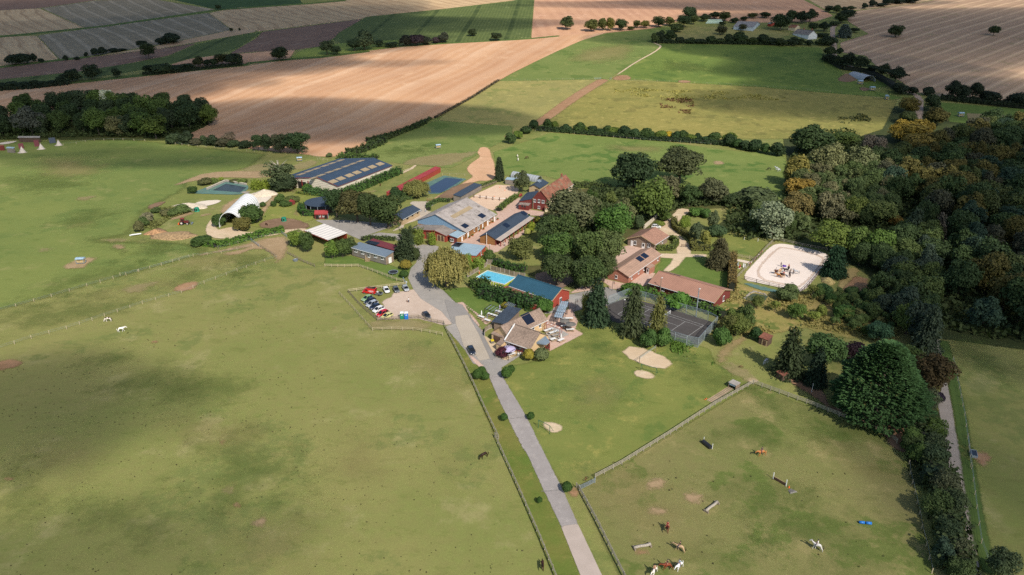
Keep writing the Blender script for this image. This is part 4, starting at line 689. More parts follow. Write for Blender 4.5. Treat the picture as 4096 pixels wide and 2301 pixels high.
# named single trees of the farm
T1 = [('ragged','A',150,640,410,860,'49553a','tall half dead tree with bare top branches beside the blue riding hall'),
 ('oak','A',975,1260,800,1230,'34482a','dark oak right of the round pen roof'), ('oak','A',1150,1620,850,1290,'4f4e2f','brownish oak in the middle of the courtyard clump'), ('oak','A',1400,1700,860,1340,'3f4d2c','tall dark oak behind the white canopy roof'), ('oak','A',1560,2000,900,1380,'3d4c2a','broad dark oak beside the small teal roofed stable'),
 ('willow','A',1980,2300,700,950,'7b7c48','yellow green willow between the red shed and the reservoir'), ('bush','A',1820,1965,810,955,'2f4427','dark bush beside the end of the long red shed'), ('bush','A',1930,2060,830,940,'3d4f2c','green bush at the foot of the small willow'),
 ('oak','A',440,790,95,395,'33462a','large round oak at the lower edge of the ploughed field'), ('round','A',280,500,120,385,'3e4732','oak with greyish crown next to the large round oak'), ('round','A',150,320,110,370,'33432b','dark tree in the middle of the group below the ploughed field'), ('round','A',40,190,120,360,'384a2e','leftmost dark tree of the group below the ploughed field'),
 ('reed','A',0,150,680,835,'7a8a38','light green willow thicket at the pond corner'), ('reed','A',110,290,685,830,'83933c','bright green willow thicket beside the half dead tree'), ('bush','A',300,620,640,850,'33402a','dark undergrowth behind the half dead tree trunk'),
 ('bush','A',685,790,755,860,'4c6a2c','bright round bush left of the hall front hedge'), ('bush','A',980,1060,365,415,'5d6a44','small shrub behind the riding hall'), ('bush','A',1500,1565,195,245,'3a4a2c','small round tree on the field edge hedge'),
 ('cone','B',1222,1335,95,430,'39462f','tall narrow ivy covered conifer by the sand riding ring'), ('tall','B',1455,1680,250,575,'4c5438','grey green round tree shading the sand riding ring'),
 ('oak','B',1890,2540,510,1080,'565b40','large grey green oak in front of the tiled farmhouse'), ('round','B',1390,1720,1100,1440,'5f6538','olive green tree at the lower end of the stable row'), ('dome','B',1595,1680,1010,1110,'a4a65e','pale cream flowering shrub beside the stable row'), ('dome','B',1715,1820,850,935,'aaa64e','yellow flowering shrub near the farmhouse yard'), ('bush','B',1640,1740,920,1060,'78842e','yellow green bush between the stable row and the oaks'), ('bush','B',1640,1690,830,900,'3f5a2c','small dark bush at the far end of the stable row'),
 ('shaggy','D',860,1230,-120,310,'38452e','dark fir beside the long grey timber house'), ('dome','D',965,1120,295,420,'857a35','golden round shrub on top of the bank by the bend in the road'), ('dome','D',960,1075,430,520,'3b5529','dark clipped shrub beside the trampoline'), ('bush','D',1130,1225,130,300,'414d2c','dark laurel bush at the right of the fir'),
 ('willow','D',1300,1835,110,685,'8b8550','huge weeping willow hanging over the bend in the road'), ('reed','D',1790,1900,180,420,'7b9240','bright bamboo clump right of the weeping willow'), ('reed','D',1880,2060,230,410,'74893c','bamboo clump behind the swimming pool fence'), ('bush','D',2040,2200,180,310,'4a5c2f','green bush below the wooden lamp pole'),
 ('reed','B',140,330,975,1215,'6d7c3a','bamboo in front of the red barn wall'), ('reed','B',358,478,1040,1230,'7a8c3a','bamboo left of the barn double doors'), ('tall','B',90,220,960,1240,'4a5636','slim pine left of the red barn'),
 ('tall','D',0,190,20,300,'5f7834','yellow green tree at the left end of the courtyard thicket'), ('round','D',130,330,30,280,'4d5f32','green tree in the middle of the courtyard thicket'), ('round','J',2100,2330,880,1100,'667a35','light green tree at the left edge of the courtyard thicket'), ('round','J',2260,2440,900,1180,'475a30','dark tree in front of the white canopy roof'), ('round','D',240,420,10,240,'3e4d2b','dark tree touching the end of the grey timber house'),
 ('spruce','G',60,385,695,1215,'30432e','dark green symmetrical spruce between the terrace and tennis court'), ('shaggy','G',460,745,775,1345,'414b31','tall loose fir at the left of the tennis court'), ('shaggy','G',748,975,880,1360,'66683a','yellow green drooping fir in front of the tennis court'), ('bush','G',680,850,1250,1430,'3f5a2c','low green shrub at the foot of the drooping fir'), ('bush','G',850,1010,1240,1420,'45602e','second low shrub right of the drooping fir foot'),
 ('cone','G',1385,1625,270,605,'4e4c34','dark conical cypress on the lawn by the gravel drive'), ('reed','G',60,170,800,1110,'7f8448','thin yellowish tree left of the symmetrical spruce'),
 ('bush','G',1440,1610,1205,1400,'43602d','round green bush outside the tennis court corner'), ('round','G',1540,1700,1070,1320,'5c6136','olive tree outside the right fence of the tennis court'), ('round','G',1660,1880,960,1290,'4b5c31','larger green tree beside the tennis court corner'), ('bush','G',1830,1960,1210,1345,'2f4a28','dark round bush left of the small red shed'), ('bush','G',945,1190,858,1015,'4d7030','large bright green bush at the tennis court back fence'), ('bush','G',1600,1700,1010,1110,'5c6c36','low shrub at the top right corner of the tennis court'),
 ('oak','C',780,1345,180,730,'34462c','tall dark oak at the edge of the horse paddock'), ('oak','C',1370,1945,135,640,'4b5236','tall olive grey oak beside the dark paddock oak'), ('round','C',1290,1660,490,900,'5f5f45','grey leaved tree in front of the two tall oaks'), ('oak','C',1020,1560,540,1110,'586a32','large light green oak above the brown roofed house'), ('tall','C',1640,1930,610,920,'3a4d2b','dark green tree over the gravel drive entrance'), ('oak','C',1905,2265,520,900,'5e6248','grey green oak at the right of the drive entrance'), ('round','C',2190,2415,720,900,'3f4e31','dark tree left of the white paddock gate'),
 ('round','C',2435,2700,660,890,'4f5a3c','dark green tree right of the white paddock gate'), ('tall','C',690,860,680,900,'5f6b3a','slim green tree beside the lake jetty'), ('tall','C',780,1090,760,1180,'666b48','pale grey conifer right of the lake'), ('oak','C',560,1045,870,1345,'4b6a30','bright green maple behind the brown roofed house'), ('round','C',1060,1210,1000,1210,'48583a','grey green tree behind the brown house roof'), ('cone','C',450,560,670,830,'3f5528','small dark conifer on the lake bank'), ('cone','C',540,620,700,840,'4a5e2e','second small conifer on the lake bank'),
 ('oak','C',-60,350,980,1420,'45562e','dark green oak above the yard with the picnic tables'), ('oak','G',0,290,190,600,'4d5e33','oak at the back of the central oak grove'), ('oak','G',190,510,180,600,'55623a','olive oak at the right of the central oak grove'), ('oak','G',-10,330,470,840,'40512c','dark oak at the front of the central oak grove'), ('round','G',190,420,430,760,'4a5733','oak overhanging the grey yard behind the brown houses'), ('oak','B',1740,2120,830,1240,'415230','dark green oak beside the yellow flowering shrub'), ('oak','B',1790,2250,1060,1447,'4c6632','brighter green oak in the middle of the central oak grove'), ('oak','E',1020,1420,-120,340,'41502d','dark oak overhanging the shaded yard behind the teal roofed barn'), ('oak','E',1400,1740,-60,370,'3d4b2c','dark oak above the pink gravel by the teal roofed barn'),
 ('round','C',1650,1800,1000,1215,'6d8034','light green shrub at the bend of the gravel drive'), ('tall','C',1790,1950,1080,1390,'4f5c42','grey conifer behind the curved clipped hedge'), ('tall','C',2010,2170,920,1235,'5b6648','slender grey birch in the garden'), ('bush','C',1930,2060,1210,1400,'7b7c40','yellowish shrub behind the curved clipped hedge'), ('bush','C',1790,1960,900,1010,'4d6a30','green shrub beside the drive entrance'), ('bush','C',1930,2060,910,1040,'45602f','dark green shrub right of the drive entrance'), ('bush','C',2050,2250,1120,1280,'44583a','round dark shrub below the slender birch'), ('dome','C',1340,1480,1080,1140,'72803a','low spreading shrub beside the dry stone wall'), ('round','C',1400,1560,960,1080,'526532','small tree behind the dry stone wall'),
 ('oak','K',225,560,665,1010,'808b72','big silver leaved willow left of the riding arena'), ('cone','K',825,1035,1040,1325,'26402a','dark green thuja at the corner of the riding arena'),
 ('oak','K',550,910,-10,300,'3a4c2c','large dark oak at the corner of the paddock hedge'), ('oak','K',700,1000,160,500,'6a6d4a','olive grey poplar below the large dark oak'), ('oak','K',1005,1265,175,500,'6c7350','pale olive poplar at the top of the wood edge'), ('round','K',480,710,265,550,'76703a','yellowish tree at the paddock edge of the wood'), ('round','K',505,770,470,650,'8a7436','orange autumn tree at the paddock edge of the wood'), ('oak','K',480,750,590,830,'6a603a','brown green tree below the orange autumn tree'),
 ('round','K',780,1000,590,870,'6c6a50','grey leaved tree in the middle of the wood edge'), ('round','K',1000,1200,620,870,'6f7a3e','light olive tree in the middle of the wood edge'), ('oak','K',1180,1440,640,900,'5f6a3c','olive tree right of the light olive tree'), ('oak','K',740,1090,840,1130,'5e6e32','bright green leylandii mass above the riding arena'), ('oak','K',1000,1280,870,1180,'566a34','second bright green leylandii right of the first'), ('oak','K',1180,1430,900,1220,'4c632c','third green leylandii at the wood side'), ('shaggy','K',1500,1700,720,1060,'3c4a3a','dark blue green fir inside the wood'), ('shaggy','K',1735,1890,760,1060,'5b564e','greyish half bare fir inside the wood'), ('shaggy','K',1590,1810,1020,1360,'475648','blue grey fir at the edge of the lower wood'),
 ('round','K',1410,1750,-20,170,'8a7a3a','golden tree along the far end of the wood'), ('round','K',1520,1820,80,310,'80723a','broad golden brown tree below the far golden tree'), ('round','K',1150,1360,90,300,'736a5e','purplish grey tree behind the pale poplar'), ('round','K',900,1150,60,170,'4b5c2e','dark bushy tree right of the large dark oak'), ('bush','K',1410,1510,770,880,'7a6430','small orange tree in the middle of the wood'), ('reed','K',1130,1240,460,560,'88986a','pale bamboo like clump in the middle of the wood'), ('bush','K',130,430,540,720,'4e5a3c','grey green tree beside the silver willow'),
 ('shaggy','M',380,690,235,690,'333f26','large dark fir beside the small red roofed shed'), ('spruce','M',660,880,410,760,'223224','dark narrow spruce right of the large fir'), ('oak','M',660,1000,290,620,'405830','green tree behind the two dark firs'), ('round','M',960,1200,350,560,'33242c','dark purple leaved tree left of the giant cypress'), ('cypress','M',950,1630,380,1050,'3e5b36','giant rounded cypress standing at the paddock fence'),
 ('oak','M',1600,1930,480,820,'4a3f28','brownish copper tree between the giant cypress and the side lane'), ('shaggy','M',1600,1840,60,480,'3f4c3c','tall grey green fir beside the side lane'), ('oak','M',1430,1680,60,320,'566530','green tree with cream blossom left of the tall fir'), ('round','M',1210,1420,200,380,'34503a','dark blue green tree above the giant cypress'), ('oak','M',1440,1680,400,620,'4a5c30','green tree right of the giant cypress top'), ('round','M',1660,1830,780,960,'4d553e','grey green bush below the copper tree'), ('bush','M',1770,1870,790,880,'33293a','dark purple bush at the edge of the side lane'), ('oak','M',-20,200,110,330,'55602f','olive tree at the tennis court end of the orchard')]
for t in T1: tree(*t)
row('dome', 'Q', [(1690,1800,510,628),(1745,1840,480,560),(1785,1882,540,636)], '3b5526', 'clipped round shrub', 'in the cluster left of the lane', 'clipped shrubs by the lane')
row('dome', 'Q', [(2015,2140,490,615),(2080,2172,465,560)], '3d5826', 'clipped round shrub', 'in the pair right of the lane', 'clipped shrubs by the lane')
for b, l in [(('Q',2005,2092,1015,1104),'small round shrub left of the lane level with the metal frame'),(('Q',2312,2398,1002,1088),'small round shrub right of the lane near the metal frame'),(('R',2440,2546,465,572),'round shrub beside the metal field gate'),(('R',2180,2240,615,682),'tiny round shrub alone left of the lane'),(('E',780,925,1120,1268),'golden green round shrub at the restaurant corner'),(('E',915,1110,1110,1275),'grey green round shrub at the restaurant corner'),(('E',498,608,515,595),'golden shrub in front of the long hedge')]:
    tree('dome', *b, '8a8236' if 'golden' in l else ('5f6a46' if 'grey' in l else '3a5526'), l)
tree('bush', 'E', 445, 610, 1085, 1210, '4a2430', 'dark red leaved shrub in front of the restaurant porch')
tree('bush', 'E', 975, 1140, 455, 650, '46672c', 'bright green bush ending the long hedge by the red barn')
tree('bush', 'G', 505, 705, 745, 870, '4c6c2e', 'bright green bush at the back corner of the tennis court')
for b, l in [(('J',1490,1740,535,790),'dark bush growing against the white polytunnel'),(('J',1440,1620,690,890),'brownish green bush at the mouth of the white polytunnel'),(('J',1155,1300,650,830),'round green bush left of the white polytunnel'),(('J',1740,1805,505,575),'small bright bush right of the white polytunnel'),(('J',830,930,300,405),'grey bush at the corner of the walled pond'),(('J',900,1110,940,1070),'rounded laurel at the left end of the curved hedge')]:
    tree('bush', *b, '5f5c30' if 'brownish' in l else '3d5228', l)
tree('loose', 'J', 1490, 1640, 540, 760, '7a7363', 'thin bare grey shrub against the white polytunnel')
row('bush', 'J', [(340,460,585,650),(460,620,600,680),(620,830,560,660),(230,370,640,760),(180,300,700,830),(120,240,760,900),(560,700,600,690)], ['4b5c34','5f6040','55663a','7b7860'], 'scrub bush', 'on the bank round the tractor yard', 'scrub on the tractor yard bank')
row('bush', 'J', [(960,1130,200,290),(1110,1200,200,280),(1220,1270,185,240),(1350,1450,215,260),(1440,1570,215,270)], ['5c5f3c','60703a','7a8a3a'], 'bush', 'behind the walled pond', 'bushes behind the walled pond')
row('bush', 'J', [(1875,1950,500,570),(1930,2060,420,520),(2075,2240,430,510),(2000,2150,500,560)], ['43582c','4a5f30','5f6a3c'], 'low hedge bush', 'in the goat paddock', 'hedge bushes in the goat paddock')
# orchard
row(['round', 'loose', 'bush'], 'L', [(740,920,1040,1245),(1000,1190,1080,1300),(1120,1420,900,1120),(1270,1540,1160,1400),(1540,1720,850,1080),(1700,1920,870,1040),(1820,1980,1010,1180),(1520,1790,1240,1447),(1990,2240,1170,1380),(2150,2310,1010,1190),(2340,2560,1120,1300),(1700,1850,1180,1330)],
    ['5f6b38','6f7a3a','51603a','50692f','6a713c','37502c','3f5c2e','6f7c3a','47652f','55663a'], 'orchard tree', 'in the rough grass below the riding arena', 'orchard trees below the riding arena')
row(['loose', 'round'], 'M', [(880,1000,130,240),(960,1100,60,170),(1040,1170,170,300),(1120,1220,120,240),(850,950,-20,60),(1180,1330,30,190),(1330,1430,90,220)], ['55683a','66703c','4a5c34'], 'young orchard tree', 'on the slope above the purple leaved tree', 'young trees on the orchard slope')
# field trees and hedges behind
row('round', 'H0', [(560,670,770,855),(630,830,690,835),(850,1015,650,818),(1130,1225,690,790)], '33402c', 'dark field tree', 'in the long hedge on the upper left', 'trees in the long field hedge')
row('bush', 'H0', [(-60,70,830,900),(60,190,815,890),(180,310,820,880),(310,390,800,875),(390,480,815,870),(480,560,805,860)], '2f3d29', 'dark bush', 'at the low end of the upper left hedge', 'bushes in the long field hedge')
row(['round', 'bush'], 'H0', [(1440,1560,655,745),(1540,1700,640,745),(1620,1720,632,700),(1700,1830,650,725),(1820,1960,640,700),(1950,2050,575,675),(2040,2130,600,670),(2120,2190,585,665),(2165,2310,540,665),(2290,2432,530,660)], ['2f3c29','35432b','3d4228'], 'dark tree', 'in the clump row above the ploughed field', 'clump row above the ploughed field')
row('bush', 'H0', [(85,230,540,655),(190,315,530,650),(315,370,535,625),(395,440,585,630),(635,685,560,612),(750,797,570,606),(850,890,528,575),(930,1010,490,560),(1005,1085,478,550),(1100,1185,482,530),(1198,1266,487,513),(1395,1480,403,475),(1580,1690,375,448),(1660,1812,328,440)], '2c3829', 'dark bush', 'along the hedge between the far stubble fields', 'bushes between the far stubble fields')
for b, l in [(('H0',1428,1572,430,598),'lone round oak standing in the far brown field'),(('H0',2310,2350,280,325),'small dark tree by the far pale track'),(('H0',2400,2424,283,312),'tiny tree right of the small dark one by the far track'),(('H0',2168,2232,48,104),'small bush at the corner of the dark green far field'),
 (('H1',148,333,473,608),'lone dark round tree at the left tip of the green maize strip'),(('H2',484,622,153,303),'lone round tree in the orange field at the top'),(('H1',2130,2228,284,366),'small tree standing inside the maize field'),(('H1',2358,2478,328,412),'bush at the lower right corner of the maize field'),(('H3',1203,1354,252,380),'larger lone tree in the striped stubble field'),(('H3',2215,2318,259,362),'smaller lone tree in the striped stubble field')]:
    tree('round', *b, '4c5636' if 'orange' in l else '39452c', l, low=.02)
row(['round', 'oak', 'oak', 'bush'], 'H1', [(645,790,405,568),(760,866,460,560),(918,1070,385,530),(1000,1190,318,515),(1190,1288,398,480),(1300,1440,430,478)], ['4c5a40','42523a','3d4f38'], 'tree', 'on the margin between the maize strip and ploughed field', 'trees on the maize margin')
row('bush', 'H1', [(1440,1560,360,468),(1540,1680,342,462),(1660,1765,365,455),(1775,1850,370,440),(1830,1938,334,436)], ['363a30','40353a'], 'dark thorn bush', 'in the thicket below the big maize field', 'thorn bushes below the maize field')
row(['round', 'oak'], 'H2', [(734,866,188,333),(860,960,180,325),(940,1034,178,325),(1030,1163,190,318),(1160,1232,263,305),(1218,1295,203,292),(1290,1382,203,290),(1408,1532,163,288),(1530,1638,163,272)], ['5b5f34','52582f','6a6832','3c4a2b'], 'hedgerow tree', 'below the orange field at the top', 'hedgerow trees by the orange field')
row('oak', 'H2', [(1655,1800,150,290),(1692,1852,65,240),(1780,1870,150,260),(1870,1990,135,225),(1980,2100,115,200),(2080,2200,115,225),(2190,2282,178,238),(2292,2380,165,215),(2370,2470,130,190),(2480,2600,120,190)], ['3a4a2f','33422a','4a5430'], 'tree', 'round the bale stack of the far farm', 'trees round the far farm')
row('bush', 'H2', [(1480,1530,302,360),(1400,1480,340,435),(1440,1550,330,420),(1540,1640,300,420),(1590,1700,230,330),(1640,1730,370,430),(1720,1830,400,432),(1765,1832,375,430),(1830,1950,400,435),(1950,2045,358,438),(2040,2150,385,440),(2140,2240,350,442),(2230,2370,328,445),(2360,2470,380,448),(2470,2580,340,452)], ['3d4c2e','46532f','34402a'], 'bush', 'in the hedge above the bright far pasture', 'hedge above the bright far pasture')
row('round', 'H2', [(2050,2162,262,362),(2080,2150,215,262),(2280,2360,240,322)], ['4d4f3a','37452c'], 'small orchard tree', 'on the lawn of the far farm', 'orchard trees at the far farm')
row('oak', 'H3', [(30,210,140,325),(175,300,100,235),(270,405,105,255),(350,485,83,240),(400,500,225,330),(500,625,215,330)], ['34442c','3b4a30','2f3d2a'], 'dark tree', 'around the far farmhouse', 'trees around the far farmhouse')
row('bush', 'H3', [(-40,90,385,455),(60,200,390,460),(180,300,380,465),(270,360,395,455),(370,440,400,462),(470,560,395,460),(540,680,360,465),(560,665,465,570),(690,745,480,545),(620,720,220,260),(500,600,330,380)], ['2f3c28','3a4628'], 'dark hedge bush', 'in front of the far farmhouse', 'hedge bushes by the far farmhouse')
row('oak', 'H3', [(568,655,55,132),(645,735,48,145),(720,800,65,120),(665,800,130,245),(700,870,95,215),(780,885,58,112),(820,915,278,335)], ['2f3c2a','374529'], 'dark tree', 'along the lane above the far farm', 'trees along the far lane')
tree('cone', 'H3', 700, 822, 245, 392, '4d5a56', 'blue grey conifer beside the lane at the far farm')
row('bush', 'H3', [(945,1002,33,92),(1015,1092,3,72),(1090,1180,30,66),(1155,1260,-20,50),(1240,1350,-20,40),(1340,1500,-25,30)], '2a3528', 'dark bush', 'along the top edge of the striped stubble field', 'bushes above the striped stubble field')
row('oak', 'H3', [(555,670,545,640),(640,760,560,670),(730,870,530,690),(850,1000,565,715),(990,1082,665,745),(1088,1215,640,785),(1200,1362,673,835)], ['2c3827','303d28'], 'dark hedgerow tree', 'behind the grey round roofed barn', 'trees behind the round roofed barn')
row(['bush', 'oak'], 'H3', [(1250,1400,840,950),(1385,1500,873,965),(1553,1658,868,965),(1760,1935,803,1010),(1900,2010,850,1015),(2000,2142,828,1022),(2140,2302,910,1035),(2360,2440,995,1050),(2420,2600,925,1070)], '2a3526', 'very dark tree', 'between the striped stubble and the wood', 'hedge between the stubble and the wood')
row('oak', 'H3', [(1300,1505,985,1160),(1545,1705,945,1140),(1290,1480,1120,1260),(1560,1785,1075,1290),(1210,1480,1215,1460),(1400,1640,1200,1447),(1340,1560,1340,1500)], ['6a6030','3b4b31','45502e','524f2a','8f7a32','806f30','6f6630'], 'tree', 'where the lane enters the wood', 'trees at the lane entering the wood')
row('bush', 'H2', [(175,262,1205,1300),(310,400,1200,1300),(390,460,1215,1295),(470,560,1270,1330),(510,600,1255,1335),(612,725,1237,1340),(720,775,1275,1330),(775,850,1260,1335),(850,940,1290,1345),(920,1000,1258,1345),(980,1080,1275,1355),(1080,1190,1262,1380),(1180,1275,1290,1395),(1300,1440,1300,1400),(1440,1550,1310,1400),(1530,1608,1320,1390),(1600,1690,1325,1410),(1675,1765,1305,1410),(1750,1850,1350,1420),(1840,1910,1345,1420),(1900,1990,1370,1430),(1980,2090,1325,1430),(2110,2245,1340,1440),(2235,2310,1395,1447),(2420,2500,1405,1460)], ['33482b','3c5029','5b6c2e','2f4228'], 'bushy tree', 'in the hedge along the top of the horse paddock', 'hedge along the top of the horse paddock')
tree('bush', 'H2', 1532, 1608, 1318, 1392, 'a8922e', 'small bright yellow bush in the hedge above the horse paddock')
row('bush', 'K', [(0,85,70,190),(60,140,115,200),(130,240,140,220),(200,310,125,235),(300,380,150,250),(380,510,155,270)], ['2f4228','38502a','33452b'], 'bushy tree', 'at the right end of the horse paddock hedge', 'right end of the horse paddock hedge')
row('bush', 'H2', [(-70,40,1340,1447),(20,100,1310,1400),(90,200,1270,1345)], ['3f522f','5a6f2e'], 'bush', 'beside the red earth track at the paddock corner', 'bushes at the paddock corner')
row('bush', 'I', [(1700,1830,75,190),(1810,1945,70,195),(1930,2040,140,205),(2020,2100,110,200),(2090,2200,105,215),(2180,2330,130,220),(2300,2400,150,225),(2400,2520,160,240)], ['3b4a30','2f3c28','4a4a38'], 'scrub bush', 'between the left wood and the ploughed field corner', 'scrub at the ploughed field corner')
tree('loose', 'I', 2240, 2400, 60, 215, '665c50', 'bare grey thorn tree in the scrub at the ploughed field corner')
# woods: single trees filling a wood, each its own thing
def wood(poly, n, spacing, hs, cols, kinds, label, group, seed, avoid=()):
    P = pts2(poly); pl = [(p.x, p.y) for p in P]; rd = random.Random(seed); xs = [p[0] for p in pl]; ys = [p[1] for p in pl]; got = []; tries = 0
    while len(got) < n and tries < 30000:
        tries += 1; x, y = rd.uniform(min(xs), max(xs)), rd.uniform(min(ys), max(ys))
        if sdf(np.array([[x]]), np.array([[y]]), pl)[0, 0] < 1: continue
        if any((x-a)**2+(y-b)**2 < spacing**2 for a, b in got) or any((x-a)**2+(y-b)**2 < r*r for a, b, r in avoid): continue
        got.append((x, y)); i = rd.randrange(len(cols)); h = rd.uniform(*hs); c, word = cols[i]; fx, fy = (x-min(xs))/(max(xs)-min(xs)), (y-min(ys))/(max(ys)-min(ys))
        spot = ('near', 'middle', 'far')[min(2, int(fy*3))]+' '+('left', 'centre', 'right')[min(2, int(fx*3))]
        plant(rd.choice(kinds), Vector((x, y, gz(y))), h*rd.uniform(.72, .98), h, c, f'{word} {label}, {spot} part', f'{word} {group}, {spot}', seed=len(got)+seed)
EX = [(o.location.x, o.location.y, max(3.5, o.scale.x*.42)) for o in COL.objects if o.get('category') == 'tree']
wood('H0 -300,1200 0,1230 250,1180 600,1110 1150,1090 1700,1110 2020,1150 2150,1230 2050,1290 1900,1320 1660,1380 1200,1375 900,1370 560,1375 0,1400 -300,1420', 62, 10.5, (11, 17), [('43552d','mid green'),('4f6331','light green'),('34452b','dark green'),('3c4a34','grey green')], ['oak','round','oak'], 'tree in the wood on the upper left', 'trees of the upper left wood', 5, EX)
tree('round', 'H0', 1015, 1205, 895, 1180, 'b4b8a6', 'silvery white poplar rising at the back of the left wood')
tree('round', 'H0', 1088, 1300, 1165, 1392, '6d6c4a', 'pale olive tree at the lower edge of the left wood')
tree('round', 'H0', 1455, 1692, 1150, 1425, '53632f', 'light green tree standing out at the lower edge of the left wood')
tree('oak', 'H0', 190, 480, 1060, 1400, '4a4f48', 'dark grey tree behind the camp shelter')
tree('oak', 'H0', 2010, 2205, 1040, 1290, '56662f', 'green tree at the right tip of the left wood')
wood('K 1300,420 1500,330 1850,200 2200,60 2900,40 M 3100,380 2576,360 2250,330 1900,250 K 1950,1250 1850,1000 1700,900 1480,800', 165, 6.4, (11, 16.5), [('384a2c','dark green'),('40522f','deep green'),('4a542f','olive'),('5a562e','yellowish'),('484a3a','grey'),('34483a','blue green')], ['oak','round','oak','tall'], 'tree in the dense right wood', 'trees of the dense right wood', 6, EX)
wood('K 600,420 1000,400 1300,330 1480,500 1480,800 1400,900 1000,900 700,800 560,640', 80, 5.0, (8, 12), [('5b6640','olive'),('4a5a34','green'),('66664a','grey green'),('4f5f3a','mid green')], ['oak','round','loose'], 'tree in the wood behind the riding arena', 'trees behind the riding arena', 7, EX)
wood('C 1950,930 2250,900 2576,920 K 250,900 340,990 480,960 730,900 600,780 300,640 150,700', 44, 3.6, (4, 7), [('4f6234','green'),('5c6a42','grey green'),('45562f','dark green')], ['bush','round'], 'shrub in the thicket beside the silver willow', 'shrubs beside the silver willow', 8, EX)
wood('K 1050,1180 1400,1150 1500,950 1750,1050 1800,1300 M 1800,250 1650,420 1500,250 1250,120 1200,-40 K 1500,1400 1300,1300', 46, 4.6, (7, 12), [('3a4b2c','dark green'),('4f5e34','olive'),('3c4a3e','blue green')], ['oak','round','loose'], 'tree at the wood edge near the bare earth plot', 'trees near the bare earth plot', 9, EX)
row(['oak', 'oak', 'round'], 'P', [(1285,1490,-30,160),(1505,1730,-20,220),(1475,1730,80,330),(1505,1720,300,520),(1585,1880,360,640),(1505,1780,560,860),(1695,1940,560,880),(1645,1910,860,1100),(1605,1830,1060,1330),(1795,1980,1050,1330),(1745,2010,1260,1500),(2150,2450,1180,1500)], ['3f4f2c','47543a','3a4a33','34473a','545a42'], 'roadside tree', 'of the hedge beside the side lane', 'roadside hedge by the side lane', True)
row('bush', 'P', [(1290,1420,30,130),(1350,1480,100,220)], '47592f', 'bush', 'near the stacked striped poles', 'bushes near the stacked poles')
row(['bush','round'], 'M', [(1520,1700,1120,1290),(1690,1890,1030,1200),(1560,1720,1240,1400)], ['465a2c','506430'], 'bush', 'beside the side lane above the jump paddock corner', 'bushes above the jump paddock corner')
# clipped hedges: boxes of leaves following a line
def hedge(spec, w, h, col, label, leaf=.34, dens=9, name='hedge', round_=.25):
    P = pts2(spec); e = empty(name, P[0], 0, label, 'hedge'); V = []; o = np.array(P[0]); mb = MB()
    for a, b in zip(P, P[1:]):
        d = b-a; L = d.length; d.normalize(); s = np.array([-d.y, d.x, 0]); dd = np.array(d); a_ = np.array(a)
        n = int(L*(w+2*h)*dens); u = RNG.uniform(-.3, L+.3, n); q = RNG.uniform(0, w+2*h, n); P3 = np.zeros((n, 3)); N = np.zeros((n, 3))
        lf = q < h; tp = (q >= h) & (q < h+w); rt = q >= h+w
        sx = np.where(lf, -w/2, np.where(rt, w/2, q-h-w/2)); z = np.where(lf, q, np.where(rt, q-h-w, h*(1+RNG.uniform(-.5, .5, n)*round_)))
        lump = 1+round_*.5*np.sin(u*1.3+a.x)+round_*.3*np.sin(u*3.1); 
        P3 = a_-o+u[:, None]*dd+(sx*lump)[:, None]*s; P3[:, 2] += z*(1+round_*.25*np.sin(u*.9+2)); N = np.where(lf[:, None], -s, np.where(rt[:, None], s, np.array([0, 0, 1.])))+np.array([0, 0, .15])
        P3 += RNG.normal(0, .06+.12*round_, (n, 3)); P3[:, 2] = np.maximum(P3[:, 2], .05); V.append(quads(P3, N, leaf, 1.2, None, .45))
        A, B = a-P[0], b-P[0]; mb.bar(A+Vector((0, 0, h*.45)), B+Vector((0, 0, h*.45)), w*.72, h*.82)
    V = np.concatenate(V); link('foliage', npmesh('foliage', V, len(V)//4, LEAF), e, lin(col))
    mb.build('branches', flat('hedge_inside', '23281a', .95), e)
